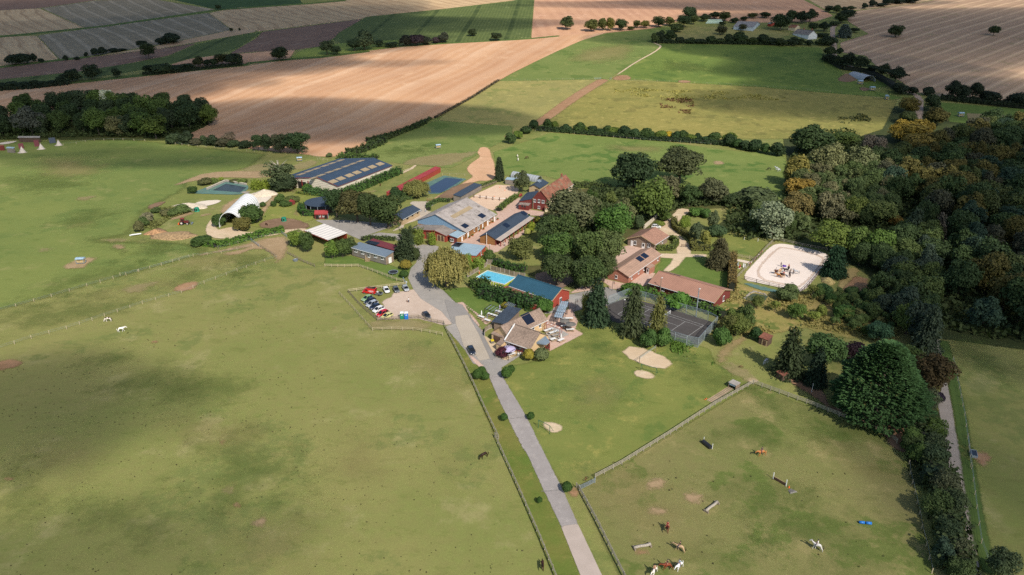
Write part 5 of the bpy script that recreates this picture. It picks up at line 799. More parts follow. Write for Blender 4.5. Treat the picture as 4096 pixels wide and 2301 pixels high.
for a in [('E 110,330 300,300 240,380 420,470', 3.6, 2.6, '3d5228', 'bushy laurel hedge above the sloping lawn by the pool', .5, 8, 'hedge', .6), ('E 250,430 560,500 780,560 1000,610', 4.6, 3.4, '35502a', 'long thick laurel hedge in front of the red barn', .5, 8, 'hedge', .5),
 ('B 870,590 1050,480 1230,420', 1.8, 1.5, '5f6e3c', 'clipped hedge along the left side of the sand riding ring', .34, 9, 'hedge', .2), ('B 1265,790 1370,700 1500,610', 2.4, 1.8, '5b6e34', 'clipped hedge along the right side of the sand riding ring', .34, 9, 'hedge', .25), ('B 365,780 370,720 490,665 640,670', 2.0, 1.6, '51673a', 'low hedge beside the concrete yard', .34, 9, 'hedge', .2),
 ('A 1180,925 1400,850 1650,742 1930,625', 3.2, 3.4, '43602f', 'long hedge against the side wall of the blue riding hall', .45, 8, 'hedge', .4), ('A 735,885 870,905 1000,925', 3.0, 3.2, '48663a', 'leafy hedge against the front wall of the blue riding hall', .45, 9, 'hedge', .4), ('A 610,880 760,905 1000,915', 1.6, 1.0, '6b7a35', 'low yellow green hedge behind the round pen', .3, 9, 'hedge', .25), ('A 670,1060 660,1120 710,1170 830,1160', 2.6, 2.2, '3f5f2c', 'curved hedge round the foot of the round pen', .4, 9, 'hedge', .35), ('A 1920,1010 2000,960 2110,950', 2.2, 1.6, '55693c', 'low hedge above the small teal roofed stable', .34, 8, 'hedge', .4),
 ('J 990,1050 1180,1085 1330,1055 1600,990 1800,930 2040,890', 3.4, 1.9, '52702e', 'long curved laurel hedge below the gravel drive', .45, 9, 'hedge', .35), ('A 1240,380 1400,360 1650,260 1720,215', 5, 2.8, '3d4d2a', 'overgrown hedge between the riding hall and ploughed field', .6, 5, 'hedge', .6), ('A 1150,420 1630,445', 6, 2.0, '4d6230', 'overgrown scrub hedge behind the riding hall', .6, 5, 'hedge', .6), ('A 1720,205 1900,130 2200,0 H1 1500,1320 1760,1200', 2.5, 1.6, '4d5a30', 'thin hedge climbing along the ploughed field edge', .5, 5, 'hedge', .6), ('H1 1800,1190 2150,1000 2440,815', 2, 1.2, '6d6048', 'sparse brown hedge further up the ploughed field edge', .5, 3, 'hedge', .7),
 ('C 300,640 540,640 760,670', 4, 2.2, '4f5d33', 'dark hedge between the farmhouse and horse paddock', .5, 7, 'hedge', .4), ('C 540,700 700,740', 4, 2.2, '3b4a2b', 'short dark hedge on the far bank of the lake', .5, 7, 'hedge', .5), ('C 1590,1080 1600,1170 1680,1240 1790,1290 1840,1350 1830,1430', 2.2, 2.2, '646636', 'tall clipped hedge curving along the gravel drive', .34, 10, 'hedge', .12), ('G 1225,395 1420,400', 2.4, 2.2, '646636', 'straight clipped hedge at the drive gate', .34, 10, 'hedge', .12), ('G 860,395 1000,400 1060,360 1060,310 1000,285', 2.0, 1.9, '5c6a34', 'semicircular clipped hedge beside the brown roofed house', .34, 10, 'hedge', .12), ('G 1655,495 1645,830', 2.6, 3.4, '6e5f38', 'tall straight brownish hedge beside the riding arena', .36, 10, 'hedge', .1),
 ('G 640,840 800,880 960,950', 3.6, 2.0, '4f6f30', 'leafy hedge behind the tennis court fence', .4, 8, 'hedge', .5), ('G 1180,990 1350,1030 1520,1080 1560,1110', 3.4, 2.0, '4d6a32', 'bushy hedge along the back right fence of the tennis court', .4, 8, 'hedge', .5), ('D 2180,330 2330,400 2570,440', 3, 2.2, '3f5c2c', 'dark hedge behind the swimming pool fence', .4, 8, 'hedge', .4), ('D 480,45 560,20 900,40', 2.0, 1.4, '4b5c30', 'low hedge behind the red roofed hut', .34, 8, 'hedge', .3), ('H1 1120,1432 1370,1370 1600,1290 1700,1240', 3.5, 2.2, '3c4c2a', 'row of scrub at the bottom corner of the ploughed field', .55, 6, 'hedge', .6), ('I 2576,215 2300,205 1900,190 1700,180', 5, 2.2, '323f27', 'dark hedge running below the ploughed field corner', .6, 5, 'hedge', .5), ('H0 0,905 330,885 700,845', 7, 2.4, '2a3626', 'dark hedge base along the upper left field', .9, 3, 'hedge', .5), ('H0 1440,752 1800,725 2150,680 2440,655', 6, 1.6, '2f3b28', 'dark hedge base below the clump row', .8, 3, 'hedge', .5),
 ('H3 580,600 760,700 1000,730 1200,840 1330,930', 7, 3.4, '2b3726', 'dark hedge behind the round roofed barn', .8, 4, 'hedge', .5), ('H2 1450,432 1900,436 2576,450', 6, 2.0, '303d28', 'dark hedge base above the bright far pasture', .8, 4, 'hedge', .5), ('H2 250,1310 700,1345 1290,1400', 4.5, 2.2, '36482a', 'left half of the hedge base along the horse paddock', .55, 5, 'hedge', .5), ('H2 1290,1400 1900,1440 2450,1490', 4.5, 2.2, '304228', 'right half of the hedge base along the horse paddock', .55, 5, 'hedge', .5), ('H3 1740,1000 2100,1040 2576,1090', 7, 3, '2a3524', 'dark hedge base between the stubble and the small meadow', .8, 4, 'hedge', .5)]:
    hedge(*a)
hedge('P 1560,60 1640,300 1700,560 1760,800 1800,1050 1850,1300 1890,1460', 4.5, 3.4, '3f4c2e', 'tangled continuous hedge foot along the side lane', .5, 7, 'hedge', .7)
# loose weeds and grass tufts that nobody could count
def tufts(name, spec, n, size, col, label, up=1.2, hmax=.5, thr=.35):
    P = pts2(spec); pl = [(p.x, p.y) for p in P]; xs = [p[0] for p in pl]; ys = [p[1] for p in pl]
    X = RNG.uniform(min(xs), max(xs), n*3); Y = RNG.uniform(min(ys), max(ys), n*3)
    k = (sdf(X, Y, pl) > 0); cl = np.sin(X*.21+1.3*np.sin(Y*.13))+np.sin(Y*.27+1.1*np.sin(X*.17)); k &= cl+RNG.normal(0, .5, n*3) > thr; X, Y = X[k][:n], Y[k][:n]
    Z = np.interp(Y, KX, KZ)+RNG.uniform(.05, hmax, len(X)); Q = quads(np.stack([X, Y, Z], 1), np.tile([0, 0, up], (len(X), 1)), size, 1.6, None, .9)
    o = link(name, npmesh(name, Q, len(Q)//4, LEAF), None, lin(col)); tag(o, label, None, None, 'stuff')
tufts('grass', 'G 1680,700 1780,780 2105,860 L 1480,1000 2560,1100 M 1500,400 1200,330 700,240 420,290 N 2010,110 1640,110 G 1560,1000', 6000, .36, '877f4e', 'tall dry grass between the orchard trees', .8, .6)
tufts('grass', 'J 160,800 300,620 700,560 900,620 560,740 400,860 200,930', 4500, .45, '6a6e40', 'tall weeds on the bank round the tractor yard', .8, .8)
tufts('grass', 'N 1250,130 1650,240 1700,420 1500,400 1250,280', 2500, .4, '55702f', 'tall grass on the bank below the tennis court', .8, .6)
tufts('flowers', 'N 1380,320 1500,330 1640,390 1600,400 1400,350', 260, .28, 'd8d8c8', 'white flowering weeds below the tennis court bank', 1.5, .5)
tufts('dung', 'T 0,900 600,820 1300,450 2100,330 2576,420 2576,1447 0,1447', 420, .21, '3a3824', 'dark droppings scattered over the left field', 2, .06, -.3)
tufts('dung', 'U 0,100 2576,100 R 600,0 1500,200 2200,1419 0,1419 U 0,1389', 420, .19, '3a3824', 'dark droppings scattered over the near field', 2, .06, -.3)
tufts('dung', 'O 600,200 2500,300 P 900,400 1200,1400 O 1000,1400', 50, .3, '35321f', 'dark droppings in the jump paddock', 2, .08)
tufts('weeds', 'H2 1480,1000 1830,990 1830,1080 1500,1090', 260, .9, '6b5338', 'brown dock patch in the rough pasture', 1, .6, .1)
tufts('weeds', 'H2 1560,1110 1800,1110 1800,1150 1580,1150', 90, .9, '6b5338', 'small brown weed patch in the rough pasture', 1, .6, .1)
tufts('weeds', 'H3 700,1150 960,1150 1080,1230 900,1260 700,1240', 260, .9, '4c5230', 'dark weed patch at the right end of the rough pasture', 1, .6, .1)
tufts('weeds', 'H2 1050,870 1400,900 2200,930 H3 200,980 100,1010 H2 1800,1000 1000,960', 1500, .8, '969050', 'yellow tussocks along the top of the rough pasture', 1, .4, .2)
for sp, n, l in (('K 540,330 700,60 1100,60 1480,330 1850,200 2200,60 2900,40 M 3100,380 2576,360 2250,330 1850,260 1700,600 1650,900 1550,1100 K 1800,1400 1500,1300 1430,1150 1000,1150 850,950 600,1000 430,960 K 200,1000 0,940 0,700 480,690', 26000, 'tangled undergrowth of the right wood'), ('H0 -300,1200 0,1230 250,1180 600,1110 1150,1090 1700,1110 2020,1150 2150,1230 2050,1290 1900,1330 1660,1390 900,1385 0,1410 -300,1430', 6000, 'undergrowth of the upper left wood'), ('C 560,700 1300,650 2250,720 2400,870 1800,900 1600,940 1300,1080 700,1180 300,1200 G 480,200 300,500 100,780 -40,700 -40,200', 7000, 'undergrowth below the central oak grove')):
    tufts('undergrowth', sp, int(n*1.5), .85, '3f4c2b', l, .8, 2.6, -3)
wood('L 1450,1050 2000,1010 2560,1080 M 1500,330 1180,330 960,150 800,40 640,-40', 72, 2.7, (2.2, 4.2), [('55663a','olive'),('4a5f30','green'),('6a6c40','dry'),('3f5430','dark green')], ['bush','loose','bush'], 'scrub bush on the slope below the riding arena', 'scrub bushes on the orchard slope', 11, [(o.location.x, o.location.y, 2.5) for o in COL.objects if o.get('category') == 'tree'])
# ------------------------------------------------------------------ buildings
R_ = dict(
 navy=uvmat('navy_sheet_roof', '3a4a5c', 'sheet', 1.0, .55, .06, .35, .1), tealr=uvmat('teal_sheet_roof', '335a6c', 'sheet', .55, .5, .06, .45, .1), slate=uvmat('slate_blue_roof', '3a4654', 'planks', .45, .6, .08, .3, 0),
 redr=uvmat('red_sheet_roof', '9c3a3a', 'sheet', .5, .6, .08, .3), fibro=uvmat('fibre_cement_roof', 'a89f98', 'sheet', .9, .9, .12, .35, 0, .5, '7a7168'), fibro2=uvmat('brown_cement_roof', '8f857c', 'sheet', .9, .9, .12, .3, 0, .5, '6d635b'),
 tile=uvmat('brown_tile_roof', '9d8878', 'tiles', .38, .9, .10, .5), clay=uvmat('clay_tile_roof', '9a6650', 'tiles', .30, .95, .22, .35, 0, .8, '8a7a62'), brown=uvmat('tan_roof', 'a17a66', 'tiles', .5, .85, .05, .16), brown2=uvmat('aged_tan_roof', 'a58672', 'planks', .8, .9, .09, .25, 0, .4, '7d6a5a'), browns=uvmat('tan_ribbed_roof', 'a67c68', 'sheet', .5, .8, .05, .35),
 pale=uvmat('pale_blue_roof', '9db3bd', 'sheet', .6, .5, .05, .2, .1), greyb=uvmat('blue_grey_roof', '75838f', 'sheet', .5, .5, .05, .25, .1), slab=uvmat('dark_shingle_roof', '3f4a57', 'tiles', .5, .8, .06, .25), rust=uvmat('dull_tile_roof', '8d5a48', 'tiles', .35, .9, .15, .4), mar=uvmat('maroon_roof', '70343a', 'sheet', .7, .7, .08, .2), white=uvmat('white_membrane', 'e0dad0', 'sheet', 2.2, .6, .03, .12), grey=uvmat('grey_far_roof', '8f8a86', 'sheet', 1.2, .8, .1, .2, 0, .5, '6c625c'), canop=uvmat('translucent_sheet', 'b5a79a', 'sheet', 1.1, .5, .06, .3))
W_ = dict(ochre=uvmat('ochre_boards', '94683c', 'planks', .3, .85, .14, .35), red=uvmat('red_boards', '9c4232', 'planks', .28, .8, .08, .35), dred=uvmat('dark_red_boards', '74342e', 'planks', .25, .85, .08, .45), brown=uvmat('grey_brown_boards', '8d7a68', 'planks', .25, .9, .12, .45), rose=uvmat('rose_brown_boards', 'a5705c', 'planks', .25, .9, .1, .4), light=uvmat('larch_boards', 'd3b48a', 'planks', .28, .8, .08, .25), grey=uvmat('silvered_boards', '857c72', 'planks', .25, .9, .18, .5), cream=M['cream'], blue=uvmat('blue_steel_cladding', '7d9bb3', 'vplanks', .5, .5, .05, .45, .1), pale=uvmat('pale_block_wall', 'd6cab5', 'planks', .9, .9, .05, .12), tan=uvmat('tan_block_wall', 'b79f7e', 'planks', .4, .9, .06, .2), dk=uvmat('dark_boards', '5c4a3e', 'vplanks', .2, .9, .15, .4), white=M['white'], bl=uvmat('pale_blue_cladding', 'b9c6cf', 'vplanks', .6, .6, .05, .3), redv=uvmat('orange_red_cladding', 'a84a30', 'vplanks', .3, .7, .06, .3), stone=uvmat('stone_block_wall', 'b5a48e', 'tiles', .4, .95, .12, .3))
PAN = {}
def unit(name, m):
    if (name, m.name) not in PAN: PAN[(name, m.name)] = MB().box((0, 0, 0), (1, 1, 1)).mesh(name, m)
    return PAN[(name, m.name)]
def ubox(name, m, parent, c, d, rot=(0, 0, 0)):
    o = link(name, unit(name, m), parent); o.location = c; o.scale = d; o.rotation_euler = rot; return o
def house(name, label, f, p1, p2, p3, ze, zr, roof, walls, wins=(), rf=.5, ze3=None, over=.35, cat='building', W=None, L=None, th=.16, top=(), mono=False, gutter='white', base=0, ridge=True, nowall='', fascia=None, gable=None, trim=None):
    """rectangular building from three eave corners of the photograph: p1-p2 the seen eave, p3 round the seen gable"""
    ze3 = ze if ze3 is None else ze3
    A = at(f, *p1, z=ze); B = at(f, *p2, z=ze); C = at(f, *p3, z=ze3 if not mono else zr)
    u = A-B; u.z = 0; L = L or u.length; u.normalize(); v = Vector((-u.y, u.x, 0)); w = (C-B).dot(v); sg = 1 if w > 0 else -1; W = W or abs(w)
    g = B.z-ze; e = empty(name, (B.x, B.y, g), math.atan2(u.y, u.x), label, cat)
    mw = Matrix.LocRotScale(Vector((B.x, B.y, g)), Matrix.Rotation(math.atan2(u.y, u.x), 3, 'Z'), None); inv = mw.inverted()
    q = lambda x, y, z: Vector((x, y*sg, z))
    if mono: prof = [(0, ze), (W, zr)]
    else: prof = [(0, ze), (W*rf, zr), (W, ze3)]
    def zr_at(y):
        for (a, za), (b, zb) in zip(prof, prof[1:]):
            if y <= b+1e-6: return za+(zb-za)*(y-a)/(b-a)
        return prof[-1][1]
    wm = dict(E=walls, N=walls, F=walls, K=walls) if isinstance(walls, str) else walls
    o = over; t = .14; segs = []
    for (a, za), (b, zb) in zip(prof, prof[1:]):
        mb = MB(); mb.hexa([q(0, a, za-th), q(L, a, za-th), q(L, b, zb-th), q(0, b, zb-th), q(0, a, za), q(L, a, za), q(L, b, zb), q(0, b, zb)]); mb.build('roof_slope', R_[roof] if isinstance(roof, str) else R_[roof[len(segs)]], e); segs.append((a, za, b, zb))
    if ridge and not mono: mb = MB(); y = W*rf; mb.bar(q(-.03, y, zr+.03), q(L+.03, y, zr+.03), .34, .12); mb.build('ridge_cap', R_[roof] if isinstance(roof, str) else R_[roof[0]], e)
    ins = .03
    for sd in 'ENFK':
        if sd in nowall: continue
        mb = MB(); m = W_[wm.get(sd, wm.get('E'))]
        if sd in 'EK':
            y0, y1 = (o, o+t) if sd == 'E' else (W-o-t, W-o); h = min(zr_at(y0), zr_at(y1))-th-ins
            mb.hexa([q(o, y0, base), q(L-o, y0, base), q(L-o, y1, base), q(o, y1, base), q(o, y0, h), q(L-o, y0, h), q(L-o, y1, h), q(o, y1, h)])
        else:
            x0, x1 = (o+ins, o+ins+t) if sd == 'N' else (L-o-ins-t, L-o-ins); ys = [o+t] + [p[0] for p in prof[1:-1]] + [W-o-t]
            bot = [(y, base) for y in (ys[0], ys[-1])]; topp = [(y, zr_at(y)-th-ins) for y in ys[::-1]]; sec = bot+topp
            mb.loft([[q(x0, y, z) for y, z in sec], [q(x1, y, z) for y, z in sec]])
            if gable and sd == 'N':
                mg = MB(); zz = gable[1]; sec = [(o+t, zz), (W-o-t, zz)]+topp; mg.loft([[q(x0-.06, y, max(z, zz+.01)) for y, z in sec], [q(x0-.002, y, max(z, zz+.01)) for y, z in sec]]); mg.build('gable_cladding', W_[gable[0]], e)
        mb.build('wall', m, e)
    if trim:
        for (a, za, b, zb) in segs: MB().bar(q(-.05, a, za-th*.4), q(-.05, b, zb-th*.4), .08, .26).build('verge_board', M[trim], e)
    if gutter:
        MB().bar(q(0, -.06, ze-.12), q(L, -.06, ze-.12), .12, .12).build('gutter', M[gutter], e)
    if fascia: MB().bar(q(0, -.03, ze-.3), q(L, -.03, ze-.3), .1, .35).build('fascia', M[fascia], e)
    for wn_ in wins:
        sd, x, y, ww, hh, kind = wn_
        n = {'E': Vector((0, -sg, 0)), 'N': Vector((-1, 0, 0)), 'F': Vector((1, 0, 0)), 'K': Vector((0, sg, 0))}[sd]
        p0 = {'E': q(0, o, 0), 'N': q(o+ins, 0, 0), 'F': q(L-o-ins, 0, 0), 'K': q(0, W-o, 0)}[sd]
        wp = on_plane(f, x, y, mw @ p0, (mw.to_3x3() @ n)); lp = inv @ wp; lp = lp+n*.04
        along = (1, 0) if sd in 'EK' else (0, 1); mg = lambda a, d: (a if along[0] else d, a if along[1] else d)
        dims = lambda a, d, h: (a if along[0] else d, d if along[0] else a, h)
        fm_, gm = {'w': ('white', 'glass'), 'd': ('white', 'glass'), 'D': ('white', 'white'), 'b': ('woodl', 'wooddk'), 'r': ('red', 'glass'), 'o': ('dark', 'dark'), 'h': ('wooddk', 'dark'), 'k': ('wooddk', 'woodl')}[kind]
        if kind in 'dDbohk' and kind != 'o': lp.z = base+hh/2+.02
        nm = 'window' if kind in 'wr' else ('opening' if kind == 'o' else 'door')
        root = ubox(nm, M[fm_], e, lp, dims(ww, .12, hh))
        if kind in 'wr':
            k = 2 if ww > .9 else 1
            for i in range(k):
                cx = (-.5+(i+.5)/k); pn = link('pane', unit('pane', M[gm]), root); pn.location = dims(cx, 0, 0) if True else 0; pn.location = Vector((cx if along[0] else 0, cx if along[1] else 0, 0))+Vector((n.x, n.y, 0))*.35; pn.scale = dims(.82/k, .4, .80)
            sl_ = ubox('sill', M[fm_], e, lp+Vector((0, 0, -hh/2-.05))+n*.06, dims(ww+.15, .2, .07))
        elif kind in 'db': 
            pn = link('pane' if kind == 'd' else 'door_panel', unit('pane', M[gm]), root); pn.location = Vector((n.x*.35, n.y*.35, .15 if kind == 'd' else 0)); pn.scale = dims(.62, .4, .5 if kind == 'd' else .9)
    for tp in top:
        i, x, y, ww, hh, nm, mt = tp; a, za, b, zb = segs[i]; s = math.atan2(zb-za, b-a)
        nl = Vector((0, -math.sin(s)*sg, math.cos(s))); wp = on_plane(f, x, y, mw @ q(0, a, za), mw.to_3x3() @ nl); lp = inv @ wp+nl*.05
        ob = ubox(nm, M[mt] if mt in M else R_[mt], e, lp, (ww, hh, .14), (s*sg, 0, 0))
    e['_'] = 0; del e['_']; HS[label] = (e, mw, q, L, W, prof, sg)
    return e
HS = {}
M['skyl'] = flat('aged_skylight', 'a39070', .6, var=.08)
M['tubes'] = flat('dark_collector', '20252c', .3, var=.05); M['brick'] = flat('chimney_brick', '8f5a48', .95, var=.2)
sk = [(0, x, y, 4.6, 3.0, 'skylight', 'skyl') for x, y in ((1070,728),(1168,690),(1280,650),(1375,613),(1480,575),(1572,540),(1672,503))]+[(1, x, y, 4.6, 2.6, 'skylight', 'skyl') for x, y in ((810,683),(912,647),(1020,607),(1120,573),(1228,534),(1320,500),(1420,465),(655,634),(750,598),(850,564),(957,527),(1050,494),(1158,458))]
house('riding_hall', 'huge riding hall with dark blue roof and rows of beige skylights', 'A', (1835,520), (1130,790), (386,687), 4.2, 7.0, 'navy', 'pale', [('N',672,775,5.2,3.6,'o')], rf=.34, ze3=4.0, top=sk, gutter='red', trim='red', over=.3)
e_, mw_, q_, L_, Wd_, pr_, sg_ = HS['huge riding hall with dark blue roof and rows of beige skylights']
for yy in (Wd_*.52, Wd_*.63, Wd_*.78): MB().box(q_(.2, yy, 2.3), (.35, .35, 4.6)).build('post', M['red'], e_)
house('long_shed', 'long low shed with bright red sheet roof', 'A', (2455,550), (1825,885), (1705,885), 2.5, 3.0, 'redr', 'red', mono=True, over=.15, gutter=None)
house('shelter', 'small red gabled porch on the side of the long red shed', 'A', (2010,800), (1950,845), (1925,815), 2.4, 3.1, 'redr', 'red', W=3.4, L=3.2, over=.15, gutter=None, cat='shed')
house('great_barn', 'large barn with weathered grey roof and blue gable cladding', 'B', (1240,825), (850,1060), (195,910), 3.1, 8.6, 'fibro', dict(E='ochre', N='ochre', F='pale', K='pale'), [('E',875,1095,1.2,2.2,'D'),('E',955,1030,.7,1.2,'w'),('E',1010,1005,1.4,2.4,'d'),('E',1062,970,.8,2.2,'D'),('E',1127,930,1.2,2.2,'D'),('E',1180,885,.7,1.0,'w'),('E',1213,875,1.1,2.2,'D'),('E',1150,905,.8,.9,'w')], rf=.60, ze3=4.6, gable=('blue', 3.2), top=[(0, 795, 800, 15.5, 2.0, 'skylight_strip', 'skyl'), (0, 1053, 847, 3.6, 2.6, 'solar_panel', 'panel'), (0, 836, 977, 3.4, 2.4, 'solar_panel', 'panel')], over=.5)
house('red_barn', 'red boarded barn annexe with grey roof and double wooden doors', 'B', (735,1020), (592,1107), (78,1050), 2.8, 4.3, 'fibro2', 'red', [('N',505,1180,1.7,2.6,'b'),('N',548,1180,1.7,2.6,'b'),('N',365,1150,1.6,3.0,'k')], rf=.31, over=.3, gutter=None, trim='red')
house('annexe', 'small annexe with pale blue roof and white double window', 'B', (845,1070), (737,1130), (600,1105), 2.7, 3.3, 'pale', dict(E='ochre', N='dred', F='ochre', K='dred'), [('N',668,1158,1.7,1.1,'w'),('E',797,1140,.9,2.0,'D'),('E',822,1100,.5,.4,'w')], mono=True, over=.25)
house('stable_row', 'long stable row with dark blue roof and red stall doors', 'B', (1670,850), (1230,1150), (1022,1110), 2.8, 4.5, 'slate', dict(E='dred', N='ochre', F='ochre', K='ochre'), [('E',x,y,2.2,2.1,k) for x,y,k in ((1300,1195,'o'),(1352,1160,'o'),(1410,1115,'h'),(1468,1070,'h'),(1525,1035,'o'),(1585,990,'h'),(1640,950,'o'))], rf=.5, over=.3, top=[(0,1368,970,3.0,2.4,'solar_panel','panel'),(0,1597,815,3.0,2.4,'solar_panel','panel')])
e_, mw_, q_, L_, Wd_, pr_, sg_ = HS['long stable row with dark blue roof and red stall doors']
mb = MB(); mb.hexa([q_(0,-2.2,2.35), q_(L_,-2.2,2.35), q_(L_,.05,2.68), q_(0,.05,2.68), q_(0,-2.2,2.42), q_(L_,-2.2,2.42), q_(L_,.05,2.76), q_(0,.05,2.76)]); mb.build('canopy', R_['canop'], e_)
for i in range(9): ubox('canopy_post', M['red'], e_, q_(.3+i*(L_-.6)/8, -2.05, 1.17), (.28, .28, 2.34))
for i in range(7): ubox('stall_door', M['red'], e_, q_(2.2+i*(L_-4.5)/6, -.1, .7), (.9, .06, 1.3), (0, 0, .9))
MB().tube([q_(-.3, Wd_*.52, 0), q_(-.3, Wd_*.52, 5.0)], .1, 6).build('flue', M['white'], e_)
house('office', 'flat roofed orange red cabin with pale blue roof and dark panels', 'D', (2070,105), (1947,235), (1640,110), 2.9, 3.1, 'pale', 'redv', [('E',2010,200,1.0,1.6,'w')], mono=True, over=.12, gutter='red', top=[(0,1700,95,4.2,3.0,'roof_panel','black')])
e_, mw_, q_, L_, Wd_, pr_, sg_ = HS['flat roofed orange red cabin with pale blue roof and dark panels']
for y0 in (.80, .90): ubox('solar_collector', M['panel'], e_, q_(L_*.88, Wd_*y0, 3.4), (2.0, 1.4, .12), (0, .35, 0))
house('timber_cabin', 'long grey timber house with blue grey roof and wooden stairs', 'D', (330,128), (778,252), (890,178), 3.4, 4.2, 'greyb', dict(E='grey', N='brown', F='grey', K='grey'), [('E',395,167,1.5,1.3,'w'),('E',483,192,1.4,1.3,'w'),('E',565,223,1.1,2.0,'w'),('E',650,237,1.5,1.3,'w'),('E',737,262,1.4,1.3,'w'),('N',835,275,1.5,2.2,'D')], mono=True, over=.2, base=.2)
house('red_roof_hut', 'maroon roofed hut behind the long grey timber house', 'D', (530,62), (882,165), (915,97), 3.0, 3.5, 'mar', 'dred', mono=True, over=.2, gutter=None, top=[(0,x,y,1.6,2.2,'solar_panel','tubes') for x, y in ((555,58),(592,66),(628,74),(665,82))])
house('sports_barn', 'red boarded barn with teal blue ribbed roof beside the pool', 'E', (590,300), (1155,490), (1412,370), 3.2, 5.6, 'tealr', 'red', [('N',1260,490,1.2,2.2,'w')], rf=.5, over=.3, trim='woodl')
e_, mw_, q_, L_, Wd_, pr_, sg_ = HS['red boarded barn with teal blue ribbed roof beside the pool']
mb = MB(); mb.hexa([q_(1.5,-5.0,2.3), q_(L_+1,-5.0,2.3), q_(L_+1,.25,2.85), q_(1.5,.25,2.85), q_(1.5,-5.0,2.42), q_(L_+1,-5.0,2.42), q_(L_+1,.25,2.97), q_(1.5,.25,2.97)]); mb.build('lean_to_roof', R_['rust'], e_)
mb = MB(); mb.hexa([q_(1.8,-4.8,0), q_(L_+.7,-4.8,0), q_(L_+.7,-4.6,0), q_(1.8,-4.6,0), q_(1.8,-4.8,2.25), q_(L_+.7,-4.8,2.25), q_(L_+.7,-4.6,2.25), q_(1.8,-4.6,2.25)]); mb.hexa([q_(1.8,-4.6,0), q_(2,-4.6,0), q_(2,.3,0), q_(1.8,.3,0), q_(1.8,-4.6,2.2), q_(2,-4.6,2.2), q_(2,.3,2.6), q_(1.8,.3,2.6)]); mb.build('lean_to_wall', W_['red'], e_)
ubox('bench', M['wooddk'], e_, q_(-.5, Wd_*.72, .45), (.4, 2.2, .1)); ubox('bench_back', M['wooddk'], e_, q_(-.32, Wd_*.72, .75), (.08, 2.2, .3))
# restaurant group
house('restaurant', 'restaurant house with large brown tiled roof and larch gable', 'E', (540,1003), (872,1117), (1150,948), 2.9, 6.0, 'tile', dict(E='light', N='light', F='light', K='light'), [('E',670,1088,3.0,1.3,'r'),('E',768,1122,2.8,1.2,'r'),('E',585,1052,1.1,2.2,'d')], rf=.5, over=.4)
e_, mw_, q_, L_, Wd_, pr_, sg_ = HS['restaurant house with large brown tiled roof and larch gable']
mb = MB(); mb.bar(q_(L_+.02,0,3.02), q_(L_+.02,Wd_*.5,6.1), .35, .12); mb.build('white_flashing', M['white'], e_)
for k in range(1): 
    mb = MB(); mb.hexa([q_(-1.9,Wd_*.50,2.6), q_(.35,Wd_*.36,2.9), q_(.35,Wd_*.82,2.9), q_(-1.9,Wd_*.70,2.6), q_(-1.9,Wd_*.50,2.7), q_(.35,Wd_*.36,3.5), q_(.35,Wd_*.82,3.5), q_(-1.9,Wd_*.70,2.7)]); mb.build('bay_roof', R_['greyb'], e_)
    for yy in (.50, .70): MB().bar(q_(-1.8, Wd_*yy, 0), q_(-1.8, Wd_*yy, 2.6), .16).build('bay_post', M['red'], e_)
    mb = MB(); mb.box(q_(-1.75, Wd_*.6, 1.5), (.05, Wd_*.18, 1.6)); mb.build('bay_window', M['glass'], e_)
    mb = MB(); mb.bar(q_(-1.85, Wd_*.50, .6), q_(-1.85, Wd_*.70, 2.2), .1); mb.bar(q_(-1.85, Wd_*.50, 2.2), q_(-1.85, Wd_*.70, .6), .1); mb.build('bay_brace', M['red'], e_)
house('restaurant_wing', 'restaurant wing with brown tiled roof carrying a solar collector', 'E', (1100,738), (600,978), (372,885), 2.9, 5.6, 'tile', 'light', [('E',997,808,1.0,1.5,'w'),('E',908,842,.9,1.2,'w')], rf=.5, over=.4, top=[(0,838,722,3.4,3.6,'solar_collector','panel')])
house('dining_hall', 'low hall with dark shingled roof beside the tiled restaurant', 'E', (375,757), (553,797), (892,622), 3.0, 3.5, 'slab', 'brown', mono=True, over=.5, gutter=None)
house('store', 'small larch store with tiled roof at the road front of the restaurant', 'E', (490,1066), (428,1042), (548,966), 2.3, 2.9, 'tile', 'light', over=.1, mono=True, gutter=None, cat='shed')
house('lean_to', 'tiled lean to over the larch boarded service yard', 'E', (365,915), (560,980), (600,955), 2.4, 3.0, 'tile', dict(E='light', N='light', F='light', K='light'), [('E',445,985,2.4,2.0,'k')], mono=True, over=.15, gutter=None, cat='shed', W=2.6)
# brown roofed houses
house('cottage', 'square brown roofed cottage at the end of the gravel drive', 'G', (993,245), (845,342), (542,273), 2.8, 5.2, 'brown', 'brown', [('N',633,318,1.1,1.6,'w'),('N',719,350,1.2,2.2,'d'),('N',777,347,1.4,1.5,'w'),('E',876,338,.9,1.1,'w'),('E',920,307,.9,1.1,'w'),('N',600,322,1.0,2.2,'D')], over=.5, trim='woodl')
house('bungalow', 'long brown bungalow with solar panels and small entrance porch', 'G', (915,440), (570,682), (330,622), 2.8, 4.6, 'brown2', 'rose', [('N',434,677,.9,1.2,'w'),('E',597,680,.8,1.5,'w'),('E',669,627,.8,1.4,'w'),('E',726,589,.8,1.5,'w'),('E',871,489,.8,1.3,'w')], over=.4, top=[(0,x,y,1.5,2.4,'solar_panel','panel') for x, y in ((672,497),(694,483),(722,463),(744,450))])
house('porch', 'little brown entrance porch with white door on the long bungalow', 'G', (845,560), (785,590), (752,565), 2.4, 2.8, 'brown2', 'rose', [('N',768,597,1.0,2.1,'d')], mono=True, over=.1, gutter=None, cat='porch')
